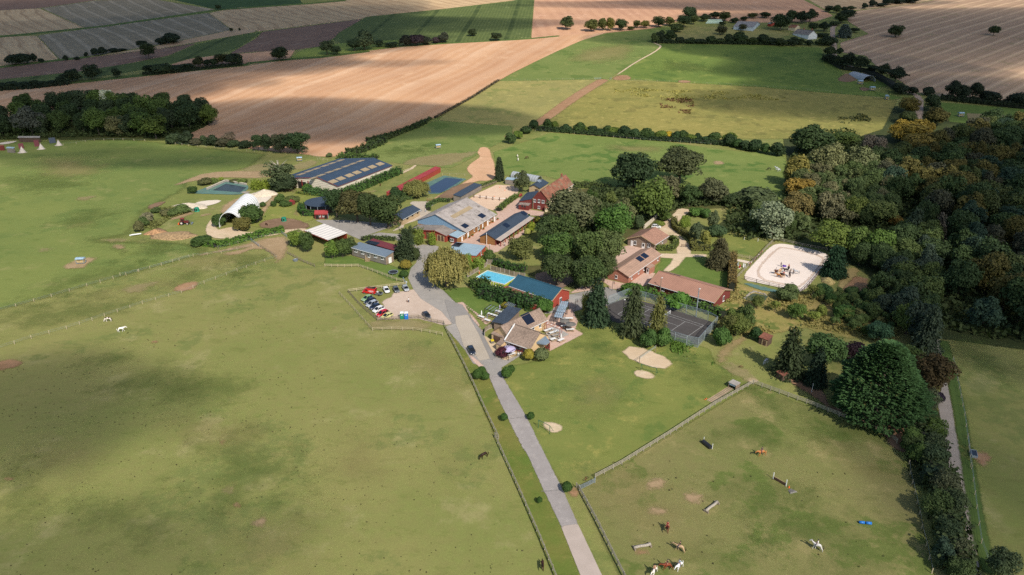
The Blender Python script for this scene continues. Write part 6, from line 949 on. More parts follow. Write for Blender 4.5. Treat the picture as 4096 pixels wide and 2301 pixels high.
house('dormitory', 'long red boarded building with ribbed tan roof by the tennis court', 'G', (770,742), (1470,950), (1677,820), 2.9, 5.2, 'browns', 'dred', [('E',930,805,1.0,1.5,'w'),('E',1059,848,.9,1.5,'w'),('E',1165,880,.9,1.8,'w'),('E',1308,918,1.1,1.5,'w'),('E',1416,952,1.2,1.2,'w'),('N',1563,905,1.1,1.8,'w')], over=.5, trim='woodl', top=[(1,x,y,2.6,1.6,'roof_panel','tubes') for x, y in ((945,630),(980,638),(1030,650),(1070,660))])
# farmhouse group
house('farmhouse', 'old farmhouse with clay tiled roof and red boarded gable', 'B', (2232,442), (1918,657), (1690,632), 4.9, 9.2, 'clay', dict(E='cream', N='dred', F='cream', K='cream'), [('N',1733,652,1.2,1.4,'w'),('N',1787,657,1.1,1.5,'w'),('N',1840,665,1.3,1.3,'w'),('N',1787,738,1.2,1.2,'w'),('E',2010,640,1.0,1.3,'w'),('E',2110,560,1.0,1.3,'w')], rf=.5, over=.3)
e_, mw_, q_, L_, Wd_, pr_, sg_ = HS['old farmhouse with clay tiled roof and red boarded gable']
ubox('chimney', M['brick'], e_, q_(L_*.86, Wd_*.55, 9.6), (1.2, .7, 1.6)); ubox('chimney_pot', M['terracotta'], e_, q_(L_*.86, Wd_*.55, 10.5), (.4, .3, .4))
house('side_wing', 'navy roofed side wing with red boards left of the farmhouse gable', 'B', (1630,548), (1527,657), (1690,632), 3.4, 4.9, 'slate', 'dred', mono=True, over=.2, gutter=None)
house('entrance_porch', 'grey roofed red entrance porch in front of the farmhouse', 'B', (1520,700), (1655,715), (1678,675), 2.5, 2.9, 'fibro2', 'dred', [('E',1590,725,2.4,1.5,'r')], mono=True, over=.15, gutter=None, cat='porch')
house('garden_porch', 'tiny tile roofed side porch at the farmhouse corner', 'B', (1905,745), (1862,745), (1850,725), 2.0, 2.7, 'clay', 'cream', W=1.8, over=.12, gutter=None, cat='porch')
house('pavilion', 'navy roofed building behind the side wing of the farmhouse', 'B', (1915,422), (1800,495), (1668,462), 3.0, 4.4, 'slate', 'tan', [('N',1755,510,1.4,2.2,'h')], over=.4, top=[(0,1790,400,3,1.6,'skylight','galv')], gutter=None)
house('blue_shed', 'small dark shed with pale blue roof beside the narrow conifer', 'B', (1350,378), (1475,390), (1490,360), 2.6, 2.9, 'pale', 'grey', mono=True, over=.1, gutter=None, cat='shed')
house('arena_shed', 'narrow timber shed with dark blue roof beside the sand ring', 'B', (1055,447), (785,602), (675,578), 2.7, 3.2, 'slate', 'grey', mono=True, over=.2, gutter=None, cat='shed')
house('teal_stable', 'small block stable with teal roof and three openings', 'A', (2197,1088), (1967,1215), (1800,1165), 2.8, 4.4, 'slate', 'tan', [('E',2025,1200,1.4,.9,'o'),('E',2088,1162,1.3,.9,'o'),('E',2155,1128,1.3,.9,'o')], over=.4)
house('canopy_hall', 'white membrane roof canopy with maroon edge', 'A', (700,1358), (1000,1480), (1250,1385), 3.4, 4.0, 'white', 'red', mono=True, over=.2, gutter=None, nowall='EN', fascia='red')
house('ticket_house', 'red roofed entrance house of the round pen', 'A', (825,1145), (1000,1142), (985,1095), 2.4, 3.6, 'redr', dict(E='dred', N='bl', F='bl', K='bl'), [('E',865,1178,1.4,2.1,'o'),('E',975,1178,1.2,2.1,'o'),('E',898,1165,.7,1.2,'w'),('E',942,1165,.7,1.2,'w')], mono=True, over=.1, gutter=None, fascia='red')
house('red_hut', 'tiny red hut in the goat paddock', 'A', (500,978), (540,990), (560,968), 1.6, 2.1, 'redr', 'dred', over=.1, W=1.8, gutter=None, cat='hut')
house('garden_shed', 'small dark shed with rusty tile roof above the orchard', 'M', (290,318), (372,348), (422,308), 2.2, 2.7, 'rust', 'dk', [('E',340,365,1.6,1.8,'b')], mono=True, over=.15, gutter=None, cat='shed')
house('hidden_shed', 'dull dark shed half hidden under the large dark fir', 'M', (440,615), (500,655), (590,640), 1.8, 2.1, 'rust', 'dk', mono=True, over=.1, gutter=None, cat='shed')
# far farm
house('far_barn', 'far farm barn with grey roof and pale blue wall', 'H2', (2228,255), (2432,273), (2610,205), 4.2, 8.0, 'grey', 'bl', [('N',2500,262,5,3.4,'b')], over=.3, gutter=None)
house('far_house', 'far farmhouse with dark roof and white gable', 'H3', (250,305), (408,355), (533,358), 4.2, 8.2, 'fibro2', 'white', over=.3, gutter=None)
house('far_annexe', 'small house with pink tiled roof behind the far farmhouse', 'H3', (202,268), (275,280), (305,262), 3.5, 6.0, 'clay', 'cream', over=.2, gutter=None)
e_, mw_, q_, L_, Wd_, pr_, sg_ = HS['far farmhouse with dark roof and white gable']
for k in (.12, .6): ubox('chimney', M['brick'], e_, q_(L_*k, Wd_*.5, 9), (.8, .8, 2))
house('red_far_shed', 'small red shed beside the far barn', 'H3', (-5,235), (28,240), (30,215), 3, 4, 'grey', 'red', over=.2, gutter=None, cat='shed')
# round pen
P = at('A', 925, 985, z=3.6); P.z -= 3.6; R0 = (925-703)/3.215*mpp(P); e = empty('round_pen', P, 0, 'round riding pen with many sided slate blue roof', 'building'); n = 14
mb = MB(); ring = lambda r, z: [(r*math.cos(6.2832*k/n+.2), r*math.sin(6.2832*k/n+.2), z) for k in range(n)]
mb.loft([ring(R0, 3.45), ring(R0, 3.6), ring(.3, 5.2)]); mb.build('roof', R_['slate'], e)
for k in range(n): x, y, _ = ring(R0*.97, 0)[k]; ubox('post', M['galv'], e, (x, y, 1.72), (.18, .18, 3.44))
mb = MB(); a, b = ring(R0*.93, 0), ring(R0*.93, 1.6)
for k in range(n): p, q = Vector(a[k]), Vector(a[(k+1) % n]); mb.bar(p+Vector((0, 0, .8)), q+Vector((0, 0, .8)), .1, 1.6)
mb.build('kick_wall', W_['dk'], e); mb = MB(); mb.lathe([(R0*.9, .02), (0, .03)], n=n); mb.build('sand_floor', M['wood'], e)
# tunnels
def tunnel(name, label, f, a, b, c, h, m, inner='dark', ribs=8, back=True):
    A, B, C = at(f, *a), at(f, *b), at(f, *c); w = (B-A).length; d = (C-B); d.z = 0; L = d.length; d.normalize(); s = Vector((-d.y, d.x, 0)); s = s if s.dot(A-B) > 0 else -s
    O = B+s*w/2; e = empty(name, O, math.atan2(d.y, d.x), label, 'polytunnel'); n = 14; sec = lambda x, k=1.0: [(x, k*w/2*math.cos(math.pi*i/n), .02+k*h*math.sin(math.pi*i/n)**.85) for i in range(n+1)]
    mb = MB(); o = [sec(L*i/10) for i in range(11)]; i_ = [sec(L*i/10, .975) for i in range(11)]
    for S, fl in ((o, 0), (i_, 1)):
        base = len(mb.v); mb.v += [p for q in S for p in q]
        for i in range(10):
            for k in range(n): q = base+i*(n+1)+k; mb.f.append((q, q+1, q+n+2, q+n+1))
    for x, y in ((o[0], i_[0]), (o[-1], i_[-1])):
        base = len(mb.v); mb.v += x+y
        for k in range(n): mb.f.append((base+k, base+k+1, base+n+2+k, base+n+1+k))
    mb.build('cover', m, e, smooth=False)
    for i in range(ribs): mr = MB(); mr.tube([(p[0], p[1], p[2]) for p in sec(L*(i+.02)/(ribs-.96)+.05, .965)], .05, 4); mr.build('hoop', M['galv'], e)
    if back: mb = MB(); mb.quad(*[(L-.1, p[1], p[2]) for p in sec(L, .96)]); mb.build('end_panel', W_['dk'], e)
    return e
POLY = uvmat('white_polythene', 'e6e6e2', 'sheet', 2.0, .45, .03, .18); POLYG = uvmat('grey_polythene', 'a6abae', 'sheet', 1.5, .5, .05, .25)
tunnel('polytunnel', 'big white polytunnel open at the near end', 'J', (1200,865), (1500,835), (1735,580), 6.6, POLY)
tunnel('polytunnel', 'grey round roofed field barn at the edge of the far pasture', 'H3', (950,830), (1080,828), (925,745), 5.0, POLYG, ribs=5)
tunnel('polytunnel', 'pale arched greenhouse behind the round grey green tree', 'B', (1760,420), (1830,395), (1490,330), 2.8, POLYG, ribs=5)
# camp: tents, cabins, shelter
for (x0, x1, yt, yb), w in (((192,265,213,282),'leftmost'), ((385,453,183,248),'middle'), ((562,628,148,210),'rightmost')):
    P = at('I', (x0+x1)/2, yb-6); H = height_to(P, 'I', 0, yt); r = (x1-x0)/2/2.5156*mpp(P)*.86; e = empty('tipi', P, 0, f'{w} of the three pale canvas tipis below the left wood', 'tent', 'pale tipis of the camp')
    mb = MB(); mb.lathe([(r, 0), (.08, H*.94)], n=12); mb.build('canvas', M['canvas'], e)
    for k in range(4): mb = MB(); a = k*1.57; mb.tube([(-.25*r*math.cos(a), -.25*r*math.sin(a), H*1.04), (.05*math.cos(a), .05*math.sin(a), H*.92)], .04, 4); mb.build('pole', M['woodl'], e)
    mb = MB(); mb.lathe([(r*1.5, .03), (0, .05)], n=10); mb.build('ground_mat', M['stone'], e)
def aframe(x0, x1, yt, yb, m, label):
    P = at('I', (x0+x1)/2, yb-4); H = height_to(P, 'I', 0, yt); w = (x1-x0)/2.5156*mpp(P)*.7; e = empty('a_frame_cabin', P, .55, label, 'cabin'); 
    for s in (-1, 1): mb = MB(); mb.hexa([(-w/2, s*w*.45, 0), (w/2, s*w*.45, 0), (w/2, 0, H), (-w/2, 0, H), (-w/2, s*w*.40, 0), (w/2, s*w*.40, 0), (w/2, 0, H*.93), (-w/2, 0, H*.93)]); mb.build('roof_slope', m, e)
    mb = MB(); mb.quad((w*.45, -w*.41, 0), (w*.45, w*.41, 0), (w*.45, 0, H*.92)); mb.build('front_wall', W_['ochre'], e); ubox('door', M['wooddk'], e, (w*.47, 0, .9), (.06, .8, 1.8)); mb = MB(); mb.quad((-w*.45, -w*.41, 0), (-w*.45, w*.41, 0), (-w*.45, 0, H*.92)); mb.build('back_wall', W_['ochre'], e)
aframe(345, 405, 153, 218, R_['mar'], 'maroon A frame cabin between the tipis'); aframe(492, 570, 128, 183, R_['slate'], 'navy A frame cabin left of the rightmost tipi'); aframe(186, 248, 186, 238, R_['mar'], 'small red A frame cabin behind the leftmost tipi')
house('shelter', 'long open dark shelter along the edge of the left wood', 'I', (178,128), (400,128), (440,112), 3.0, 3.8, 'grey', 'dk', mono=True, over=.2, gutter=None, nowall='E', cat='shelter')
house('small_cabin', 'small cabin with pale blue roof at the left of the camp', 'I', (58,232), (135,236), (145,222), 2.8, 3.3, 'pale', 'grey', mono=True, over=.2, gutter=None, cat='cabin')
house('small_cabin', 'small cabin with dull red roof at the left edge', 'I', (-60,212), (40,210), (48,200), 2.8, 3.3, 'rust', 'dred', mono=True, over=.2, gutter=None, cat='cabin')
# walls and covered walk
P = pts2('C 1210,1175 1290,1110 1350,1050 1395,1010'); e = empty('stone_wall', P[0], 0, 'pale dry stone wall beside the gravel drive', 'wall'); rd = random.Random(3)
for a, b in zip(P, P[1:]):
    n = int((b-a).length/.9)+1
    for k in range(n):
        for z in range(3): p = a.lerp(b, (k+.5)/n)-P[0]; ubox('stone', M['stone'], e, (p.x, p.y, .28+z*.55), (rd.uniform(.8, 1.0), rd.uniform(.5, .65), rd.uniform(.48, .54)), (0, 0, math.atan2((b-a).y, (b-a).x)+rd.uniform(-.08, .08)))
# water: reservoir, walled pond, garden pond, lake
def water(name, label, spec, layer, m, rimspec=None, rimm=None):
    o = patch(name, spec, layer, m, .8, .15); o['label'] = label
def wmat(name, a, rough=.06): return ground_mat(name, a, a, None, .05, .3, .04, fade=(.2, .1, .8), rough=rough, bumpd=.01)
liner = soft('green_liner', '63837a', '566f66', '7a8064', .5, 1.2, .6)
patch('pond_liner', 'B 325,435 570,333 850,378 700,480 500,566 360,568 365,480', 12, liner, .8, .4)
water('reservoir_water', 'deep blue water of the lined reservoir', 'B 362,490 590,360 805,384 530,556 362,555', 14, wmat('reservoir_water', '26374f', .15))
patch('pond_liner', 'J 850,400 1290,235 1580,300 1580,345 1500,410 1400,418', 12, liner, .8, .4)
water('pond_water', 'still grey water of the walled pond', 'J 1130,362 1300,278 1565,325 1480,388', 14, wmat('pond_water', '333d3e', .3))
water('pond_water', 'green water of the small garden pond below the arena', 'L 650,1095 780,1010 1000,1050 940,1140 760,1135', 14, wmat('green_water', '4a5236', .12))
patch('pond_liner', 'L 640,865 760,870 1160,975 1155,1000 900,960', 12, liner, .6, .4)
water('lake_water', 'dark green water of the lake between the trees', 'C 420,860 520,840 720,850 700,1010 560,1020 400,960', 14, wmat('lake_water', '2f5a52', .1))
P = pts2('J 1055,355 1295,250 1565,298'); e = empty('pond_wall', P[0], 0, 'grey block wall along two sides of the pond', 'wall')
for a, b in zip(P, P[1:]):
    n = max(3, int((b-a).length/2)); 
    for k in range(n): p, q = a.lerp(b, k/n)-P[0], a.lerp(b, (k+.97)/n)-P[0]; MB().bar(p+Vector((0, 0, .5)), q+Vector((0, 0, .5)), .6, 1.0).build('block', M['concrete'], e)
    MB().bar(a-P[0]+Vector((0, 0, 1.06)), b-P[0]+Vector((0, 0, 1.06)), .8, .1).build('coping', M['stone'], e)
P = pts2('C 505,835 665,860'); e = empty('jetty', P[0], 0, 'wooden jetty reaching over the lake', 'jetty'); d = P[1]-P[0]; n = 16
for k in range(n): p = d*(k+.5)/n; ubox('plank', M['wood'], e, (p.x, p.y, .55), (d.length/n*.92, 2.4, .08), (0, 0, math.atan2(d.y, d.x)))
for k in range(4):
    p = d*(k+.2)/3.6; ubox('pile', M['wood'], e, (p.x, p.y, .25), (.2, .2, .6))
rd = random.Random(9); e = empty('rock_edge', pts2('L 680,1060')[0], 0, 'row of grey rocks edging the small garden pond', 'rocks')
P = pts2('L 655,1085 740,1005 800,985 880,1005 990,1040')
for a, b in zip(P, P[1:]):
    for k in range(5): p = a.lerp(b, k/5)-e.location; r = rd.uniform(.3, .55); o = ubox('rock', M['concrete'], e, (p.x, p.y, r*.3), (r*1.6, r, r), (rd.uniform(-.3, .3), rd.uniform(-.3, .3), rd.uniform(0, 3)))
# ------------------------------------------------------------------ fences
def fence(spec, h, rails, sp_, label, m='wood', pw=.12, rw=.10, wire=False, name='rail_fence', closed=False, kind='fence'):
    P = pts2(spec); e = empty(name, P[0], 0, label, kind); rd = random.Random(len(label))
    for i, (a, b) in enumerate(zip(P, P[1:])):
        d = b-a; n = max(1, int(round(d.length/sp_))); rz = math.atan2(d.y, d.x)
        for k in range(n+(1 if i == len(P)-2 else 0)):
            p = a+d*k/n-P[0]; ubox('post', M[m], e, (p.x, p.y, p.z+h/2), (pw, pw, h*rd.uniform(1.0, 1.12)), (rd.uniform(-.03, .03), rd.uniform(-.03, .03), rz))
            if k < n:
                for r in range(rails):
                    z = h*(.95-r*.78/max(1, rails)); q = a+d*(k+.5)/n-P[0]
                    ubox('wire' if wire else 'rail', M['galv' if wire else m], e, (q.x, q.y, q.z+z), (d.length/n, .025 if wire else .05, .025 if wire else rw), (0, -math.asin(max(-.5, min(.5, d.z/d.length))), rz))
    return e
M['fencew'] = flat('grey_fence_wood', 'a29a86', .9, var=.2); M['fencep'] = flat('pale_fence_wood', 'b7a98a', .9, var=.2)
fence('O 465,428 N 740,1440 1240,1130 1700,830 2090,612', 1.35, 3, 2.3, 'long wooden rail fence between the lawn and jump paddock', 'fencew', .16, .16)
fence('M 243,728 700,895 1180,1085 1400,1165 1478,1240', 1.35, 3, 2.5, 'wooden rail fence passing under the giant cypress', 'fencew', .16, .16)
fence('O 270,522 300,548 470,860 640,1200 760,1440 900,1720', 1.35, 4, 2.5, 'wooden rail fence on the lane side of the jump paddock', 'fencew', .15, .12)
fence('D 1528,1120 Q 1400,90 1580,440 1700,690 1840,1000 1985,1310 R 1750,0 2030,620 2220,1060 2390,1480', 1.3, 3, 2.5, 'long rail fence along the left side of the lane', 'fencew', .15, .12)
fence('D 300,712 1040,618', 1.3, 2, 2.6, 'pale two rail fence behind the parked red van', 'fencep', .14, .16)
fence('D 300,715 420,850 540,960 675,1075 880,1062 1110,1045 1200,1040 1370,1090 1528,1120', 1.2, 3, 2.4, 'inner wooden fence round the car park', 'wood', .14, .12)
fence('D 185,735 350,910 480,1060 612,1205 860,1195 1130,1200 1350,1235 1512,1268', 1.2, 2, 2.6, 'outer wooden fence below the car park', 'fencep', .12, .09)
fence('D 0,378 250,384 430,378 610,440 800,510 920,560 1010,578', 1.2, 3, 2.6, 'wooden fence between the field and timber house lawn', 'fencep', .14, .1)
fence('J 2090,1180 2130,1200 2220,1250 2300,1290 2440,1345', 1.2, 3, 2.5, 'wooden fence beside the field gateway by the bushes', 'wood', .14, .1)
fence('J 890,1050 1000,1070 1110,1095 1200,1112 1350,1075 1560,1020 1760,975 1990,915', 1.2, 2, 3.2, 'post and wire fence below the curved laurel hedge', 'wood', .14, wire=True)
fence('J -60,1460 180,1410 470,1330 700,1270 880,1215 1240,1175 1640,1090', 1.2, 2, 6, 'post and wire fence along the upper dirt track', 'fencep', .13, wire=True)
fence('T -20,492 410,375 690,290 1000,205 1370,100 1500,60', 1.2, 2, 4.5, 'post and wire fence crossing the left pasture', 'fencep', .13, wire=True)
fence('T -20,795 250,705 530,630 830,530 1130,430 1440,345 1620,270 1880,170 2100,95 2190,65', 1.2, 2, 4, 'lower post and wire fence above the grazing horses', 'fencep', .13, wire=True)
fence('J 1745,1095 1850,1160 1955,1225', 1.2, 2, 2.4, 'short wooden fence at the field gateway', 'wood', .14, .1)
fence('L 540,792 820,510 1098,228', 1.35, 2, 2.6, 'wooden rail along the left side of the riding arena', 'fencew', .15, .16)
fence('L 1098,228 1500,320 1862,388', 1.35, 2, 3.2, 'wooden rail along the far side of the riding arena', 'fencew', .15, .14)
fence('L 650,805 1010,900 1300,962 1495,1000', 1.35, 2, 3.6, 'dark rail along the near side of the riding arena', 'wooddk', .15, .12)
fence('L 1495,1000 1640,850 1760,700 1880,560', 1.35, 2, 3.0, 'dark rail along the right side of the riding arena', 'wooddk', .15, .14)
fence('B 850,612 1050,505 1240,432', 1.35, 3, 2.6, 'wooden rail fence left of the sand riding ring', 'wood', .16, .14)
fence('L 410,440 720,505', 1.2, 3, 3, 'rail fence across the meadow beside the arena path', 'fencep', .13, .08)
fence('M 1962,520 2000,700 2060,1000 2085,1200 2112,1440', 1.15, 2, 5, 'upper roadside wire fence along the side lane', 'fencep', .12, wire=True)
fence('P 1990,0 2030,330 2080,740 2130,1100 2200,1290', 1.15, 2, 4.5, 'lower roadside wire fence along the side lane', 'fencep', .12, wire=True)
fence('P 1375,180 1393,388 1442,590 1490,800 1513,948 1560,1130 1620,1410', 1.2, 1, 3.5, 'old wire fence under the roadside hedge', 'fencep', .14, wire=True)
fence('H2 0,812 260,812 510,806 830,803', 1.2, 1, 9, 'far wire fence left of the red earth gateway', 'fencep', .16, wire=True)
fence('H2 1230,808 1580,828 2090,850 2576,884 H3 170,890 740,940', 1.2, 1, 9, 'far wire fence between bright and rough pasture', 'fencep', .16, wire=True)
fence('H2 235,1325 440,1330 690,1355 820,1365 1290,1412', 1.2, 1, 4, 'left wire fence of the horse paddock hedge', 'fencep', .14, wire=True)
fence('H2 1290,1412 1490,1425 2000,1460', 1.2, 1, 6, 'right wire fence of the horse paddock hedge', 'fencep', .14, wire=True)
fence('I 640,205 770,190 950,160 1240,155 1460,165', 1.2, 1, 6, 'pale wire fence at the foot of the left wood', 'fencep', .16, wire=True)
fence('I 1700,190 1900,215 2250,245 2560,275', 1.2, 1, 6, 'wire fence in front of the field corner scrub', 'fencep', .14, wire=True)
fence('A 870,455 1000,470 900,440 780,395', 1.2, 1, 4, 'wire fence behind the riding hall', 'fencep', .12, wire=True)
fence('A 1400,850 1700,705 2080,572', 1.0, 1, 2.6, 'low white fence along the path by the riding hall', 'stone', .14, .12)
fence('B 545,330 730,330 940,345', 1.2, 1, 4, 'wire fence above the blue reservoir', 'fencep', .12, wire=True)
fence('G 1120,365 1165,370', 1.2, 3, 1.5, 'small reddish gate at the clipped hedge', 'wooddk', .14, .1, name='garden_gate', kind='gate')
fence('A 460,860 600,870', 1.2, 2, 2, 'dark rail by the riding hall entrance', 'wooddk', .14, .1)
def gate(f, x0, y0, x1, y1, label, m='galv', h=1.3, n=5):
    A, B = at(f, x0, y0), at(f, x1, y1); d = B-A; rz = math.atan2(d.y, d.x); e = empty('field_gate', A, rz, label, 'gate'); L = d.length
    for x in (0, L): ubox('gate_post', M[m], e, (x, 0, h/2+.08), (.14, .14, h+.16))
    for k in range(n): ubox('bar', M[m], e, (L/2, 0, .25+k*(h-.3)/(n-1)), (L, .05, .06))
    for x in (.33, .66): ubox('upright', M[m], e, (L*x, 0, h*.52), (.05, .05, h*.8))
gate('O', 303, 548, 462, 470, 'pale metal field gate at the corner of the jump paddock'); gate('J', 1625, 1015, 1725, 1090, 'metal gate across the dirt track'); gate('J', 2010, 915, 2082, 965, 'metal gate at the end of the curved laurel hedge')
gate('C', 2400, 862, 2480, 862, 'white barred gate between the paddock trees', 'white'); gate('L', 722, 500, 800, 520, 'wooden gate beside the arena spectators', 'fencep'); gate('D', 1008, 560, 1050, 620, 'blue painted gate at the upper car park corner', 'lblue'); gate('H2', 830, 800, 895, 795, 'left metal gate at the red earth gateway', 'galv'); gate('H2', 985, 805, 1000, 790, 'right metal gate at the red earth gateway'); gate('B', 350, 660, 430, 665, 'rusty red gate below the reservoir', 'brick')
CL = bpy.data.materials.new('chain_link'); CL.use_nodes = True; t = CL.node_tree; t.nodes.clear(); o_ = t.nodes.new('ShaderNodeOutputMaterial'); mx = t.nodes.new('ShaderNodeMixShader'); tr = t.nodes.new('ShaderNodeBsdfTransparent'); df = t.nodes.new('ShaderNodeBsdfDiffuse'); df.inputs[0].default_value = (.35, .42, .42, 1); mx.inputs[0].default_value = .17
t.links.new(tr.outputs[0], mx.inputs[1]); t.links.new(df.outputs[0], mx.inputs[2]); t.links.new(mx.outputs[0], o_.inputs[0]); M['link'] = CL
P = pts2('G 1290,1425 1490,1195 1395,1142 1165,1072 950,1005 740,935 560,895'); P2 = pts2('G 1290,1425 1168,1400 1048,1362 960,1330 500,1180'); P3 = pts2('G 350,975 560,895')
for Q, l in ((P, 'tall chain link fence on the far side of the tennis court'), (P2, 'tall chain link fence on the near side of the tennis court'), (P3, 'tall chain link fence on the left side of the tennis court')):
    e = empty('court_fence', Q[0], 0, l, 'fence'); h = 3.2
    for a, b in zip(Q, Q[1:]):
        d = b-a; n = max(1, round(d.length/5.5)); rz = math.atan2(d.y, d.x)
        for k in range(n+1): p = a+d*k/n-Q[0]; ubox('post', M['galv'], e, (p.x, p.y, h/2), (.14, .14, h))
        for k in range(n): p = a+d*(k+.5)/n-Q[0]; ubox('mesh_panel', M['link'], e, (p.x, p.y, h/2), (d.length/n, .02, h-.1), (0, 0, rz))
        p = a+d*.5-Q[0]; ubox('top_rail', M['galv'], e, (p.x, p.y, h), (d.length, .07, .07), (0, 0, rz))
# court markings from the court's own dimensions
c0 = at('G', 1355, 1192); c1 = at('G', 1160, 1327); u = (c1-c0); u.z = 0; u.normalize(); v = Vector((-u.y, u.x, 0)); v = v if v.x < 0 else -v; C0 = (c0+c1)/2
mk = MB(); wl_ = flat('court_line_paint', 'a8a8a4', .8, var=.1)
def cl(a0, b0, a1, b1, w=.13):
    p, q = C0+v*a0+u*b0, C0+v*a1+u*b1; d = (q-p).normalized(); s = Vector((-d.y, d.x, 0))*w/2; z = Vector((0, 0, .15)); mk.quad(p-s+z, q-s+z, q+s+z, p+s+z)
for b in (-5.485, -4.115, 4.115, 5.485): cl(0, b, 23.77, b)
for a in (0, 5.485, 18.29, 23.77): cl(a, -5.485 if a in (0, 23.77) else -4.115, a, 5.485 if a in (0, 23.77) else 4.115)
cl(5.485, 0, 18.29, 0); o = mk.build('court_marking', wl_); o['kind'] = 'structure'
e = empty('tennis_net', C0+v*11.885, math.atan2(u.y, u.x), 'tennis net with white end posts', 'net'); ubox('net', M['link'], e, (0, 0, .5), (11.5, .03, .95)); ubox('tape', M['white'], e, (0, 0, 1.0), (11.5, .05, .09))
for x in (-5.9, 5.9): ubox('post', M['white'], e, (x, 0, .6), (.18, .18, 1.2))
# pool
A, B, C = at('D', 1940, 512, z=1.25), at('D', 2310, 605, z=1.25), at('D', 2105, 430, z=1.25); u = B-A; u.z = 0; L = u.length; u.normalize(); v = Vector((-u.y, u.x, 0)); W = (C-A).dot(v); e = empty('swimming_pool', (A.x, A.y, 0), math.atan2(u.y, u.x), 'raised rectangular swimming pool with lime liner sides and white supports', 'pool')
for c, d in (((L/2, 0, .62), (L, .18, 1.2)), ((L/2, W, .62), (L, .18, 1.2)), ((0, W/2, .62), (.18, W, 1.2)), ((L, W/2, .62), (.18, W, 1.2))): ubox('liner_side', M['lime'], e, c, d); ubox('rim', M['white'], e, (c[0], c[1], 1.27), (d[0]+.05, d[1]+.1, .1))
pw = NT('pool_water'); tc = pw.n('ShaderNodeTexCoord'); pw.b.inputs['Roughness'].default_value = .08; pw.l(pw.mix(pw.mapr(pw.noise(tc.outputs['Object'], 3, 4), .4, .6), lin('57b4cf'), lin('72c6dc')), pw.b.inputs['Base Color']); pw.bump(pw.noise(tc.outputs['Object'], 2, 3), .2, .05)
MB().box((L/2, W/2, 1.1), (L-.2, W-.2, .05)).build('water', pw.m, e)
for k in range(12): x = (k+.5)*L/12; MB().bar((x, -.12, 1.2), (x, -.55, 0), .1).bar((x, -.12, .1), (x, -.55, .05), .1).build('support', M['white'], e)
for k in range(7): y = (k+.5)*W/7; MB().bar((-.12, y, 1.2), (-.5, y, 0), .1).build('support', M['white'], e)
def panelfence(spec, h, label):
    P = pts2(spec); e = empty('panel_fence', P[0], 0, label, 'fence')
    for a, b in zip(P, P[1:]):
        d = b-a; n = max(1, round(d.length/2.2)); rz = math.atan2(d.y, d.x)
        for k in range(n+1): p = a+d*k/n-P[0]; ubox('post', M['concrete'], e, (p.x, p.y, h/2), (.16, .16, h))
        for k in range(n):
            p = a+d*(k+.5)/n-P[0]; ubox('base_board', M['concrete'], e, (p.x, p.y, .15), (d.length/n-.1, .06, .3), (0, 0, rz))
            for j in range(4): ubox('slat', M['wood'], e, (p.x, p.y, .32+(j+.5)*(h-.4)/4), (d.length/n-.1, .05, (h-.4)/4-.05), (0, 0, rz))
panelfence('D 2130,420 2200,440 2310,465 2430,500 2570,520', 1.9, 'dark timber panel fence behind the swimming pool'); panelfence('D 1835,515 1960,440 2080,370', 1.7, 'grey timber panel fence left of the swimming pool'); panelfence('D 2085,345 2150,350', 2.0, 'short panel fence at the back corner of the pool')
# ------------------------------------------------------------------ vehicles
def car_parts(L=4.05, W=1.74, H=1.48, hood=.95, boot=.35, suv=0):
    z0, zb = .28, .92+suv; hw = W/2; S = []
    for x, k, zt in ((-L/2, .78, .75), (-L/2+.12, .93, zb-.02), (-L*.25, 1, zb), (0, 1, zb), (L/2-hood, 1, zb-.02), (L/2-.35, .95, zb-.22), (L/2, .76, .62)):
        w = hw*k; S.append([(x, -w*.93, z0), (x, -w, z0+.22), (x, -w, zt-.1), (x, -w*.9, zt), (x, w*.9, zt), (x, w, zt-.1), (x, w, z0+.22), (x, w*.93, z0)])
    body = MB(); body.loft(S); x0, x1 = -L/2+boot*.3, L/2-hood+.05; r0, r1 = -L/2+boot+.3, x1-.95; g = MB(); c = lambda x, w, z: [(x, -w, z), (x, w, z)]
    b0, b1, t0, t1 = hw*.9, hw*.9, hw*.72, hw*.72
    g.hexa([(x0, -b0, zb-.03), (x1, -b1, zb-.03), (x1, b1, zb-.03), (x0, b0, zb-.03), (r0, -t0, H-.05), (r1, -t1, H-.05), (r1, t1, H-.05), (r0, t0, H-.05)])
    rf = MB(); rf.hexa([(r0-.05, -t0-.03, H-.06), (r1+.08, -t1-.03, H-.06), (r1+.08, t1+.03, H-.06), (r0-.05, t0+.03, H-.06), (r0+.1, -t0+.08, H), (r1-.1, -t1+.08, H), (r1-.1, t1-.08, H), (r0+.1, t0-.08, H)])
    for s in (-1, 1):
        for xa, xb in ((x0, r0), (x1, r1), ((x0+x1)/2-.1, (r0+r1)/2-.1)): rf.bar((xa, s*(b0-.01), zb-.02), (xb, s*(t0+.01), H-.05), .09, .06)
    return body, g, rf, L, W
CARM = {}
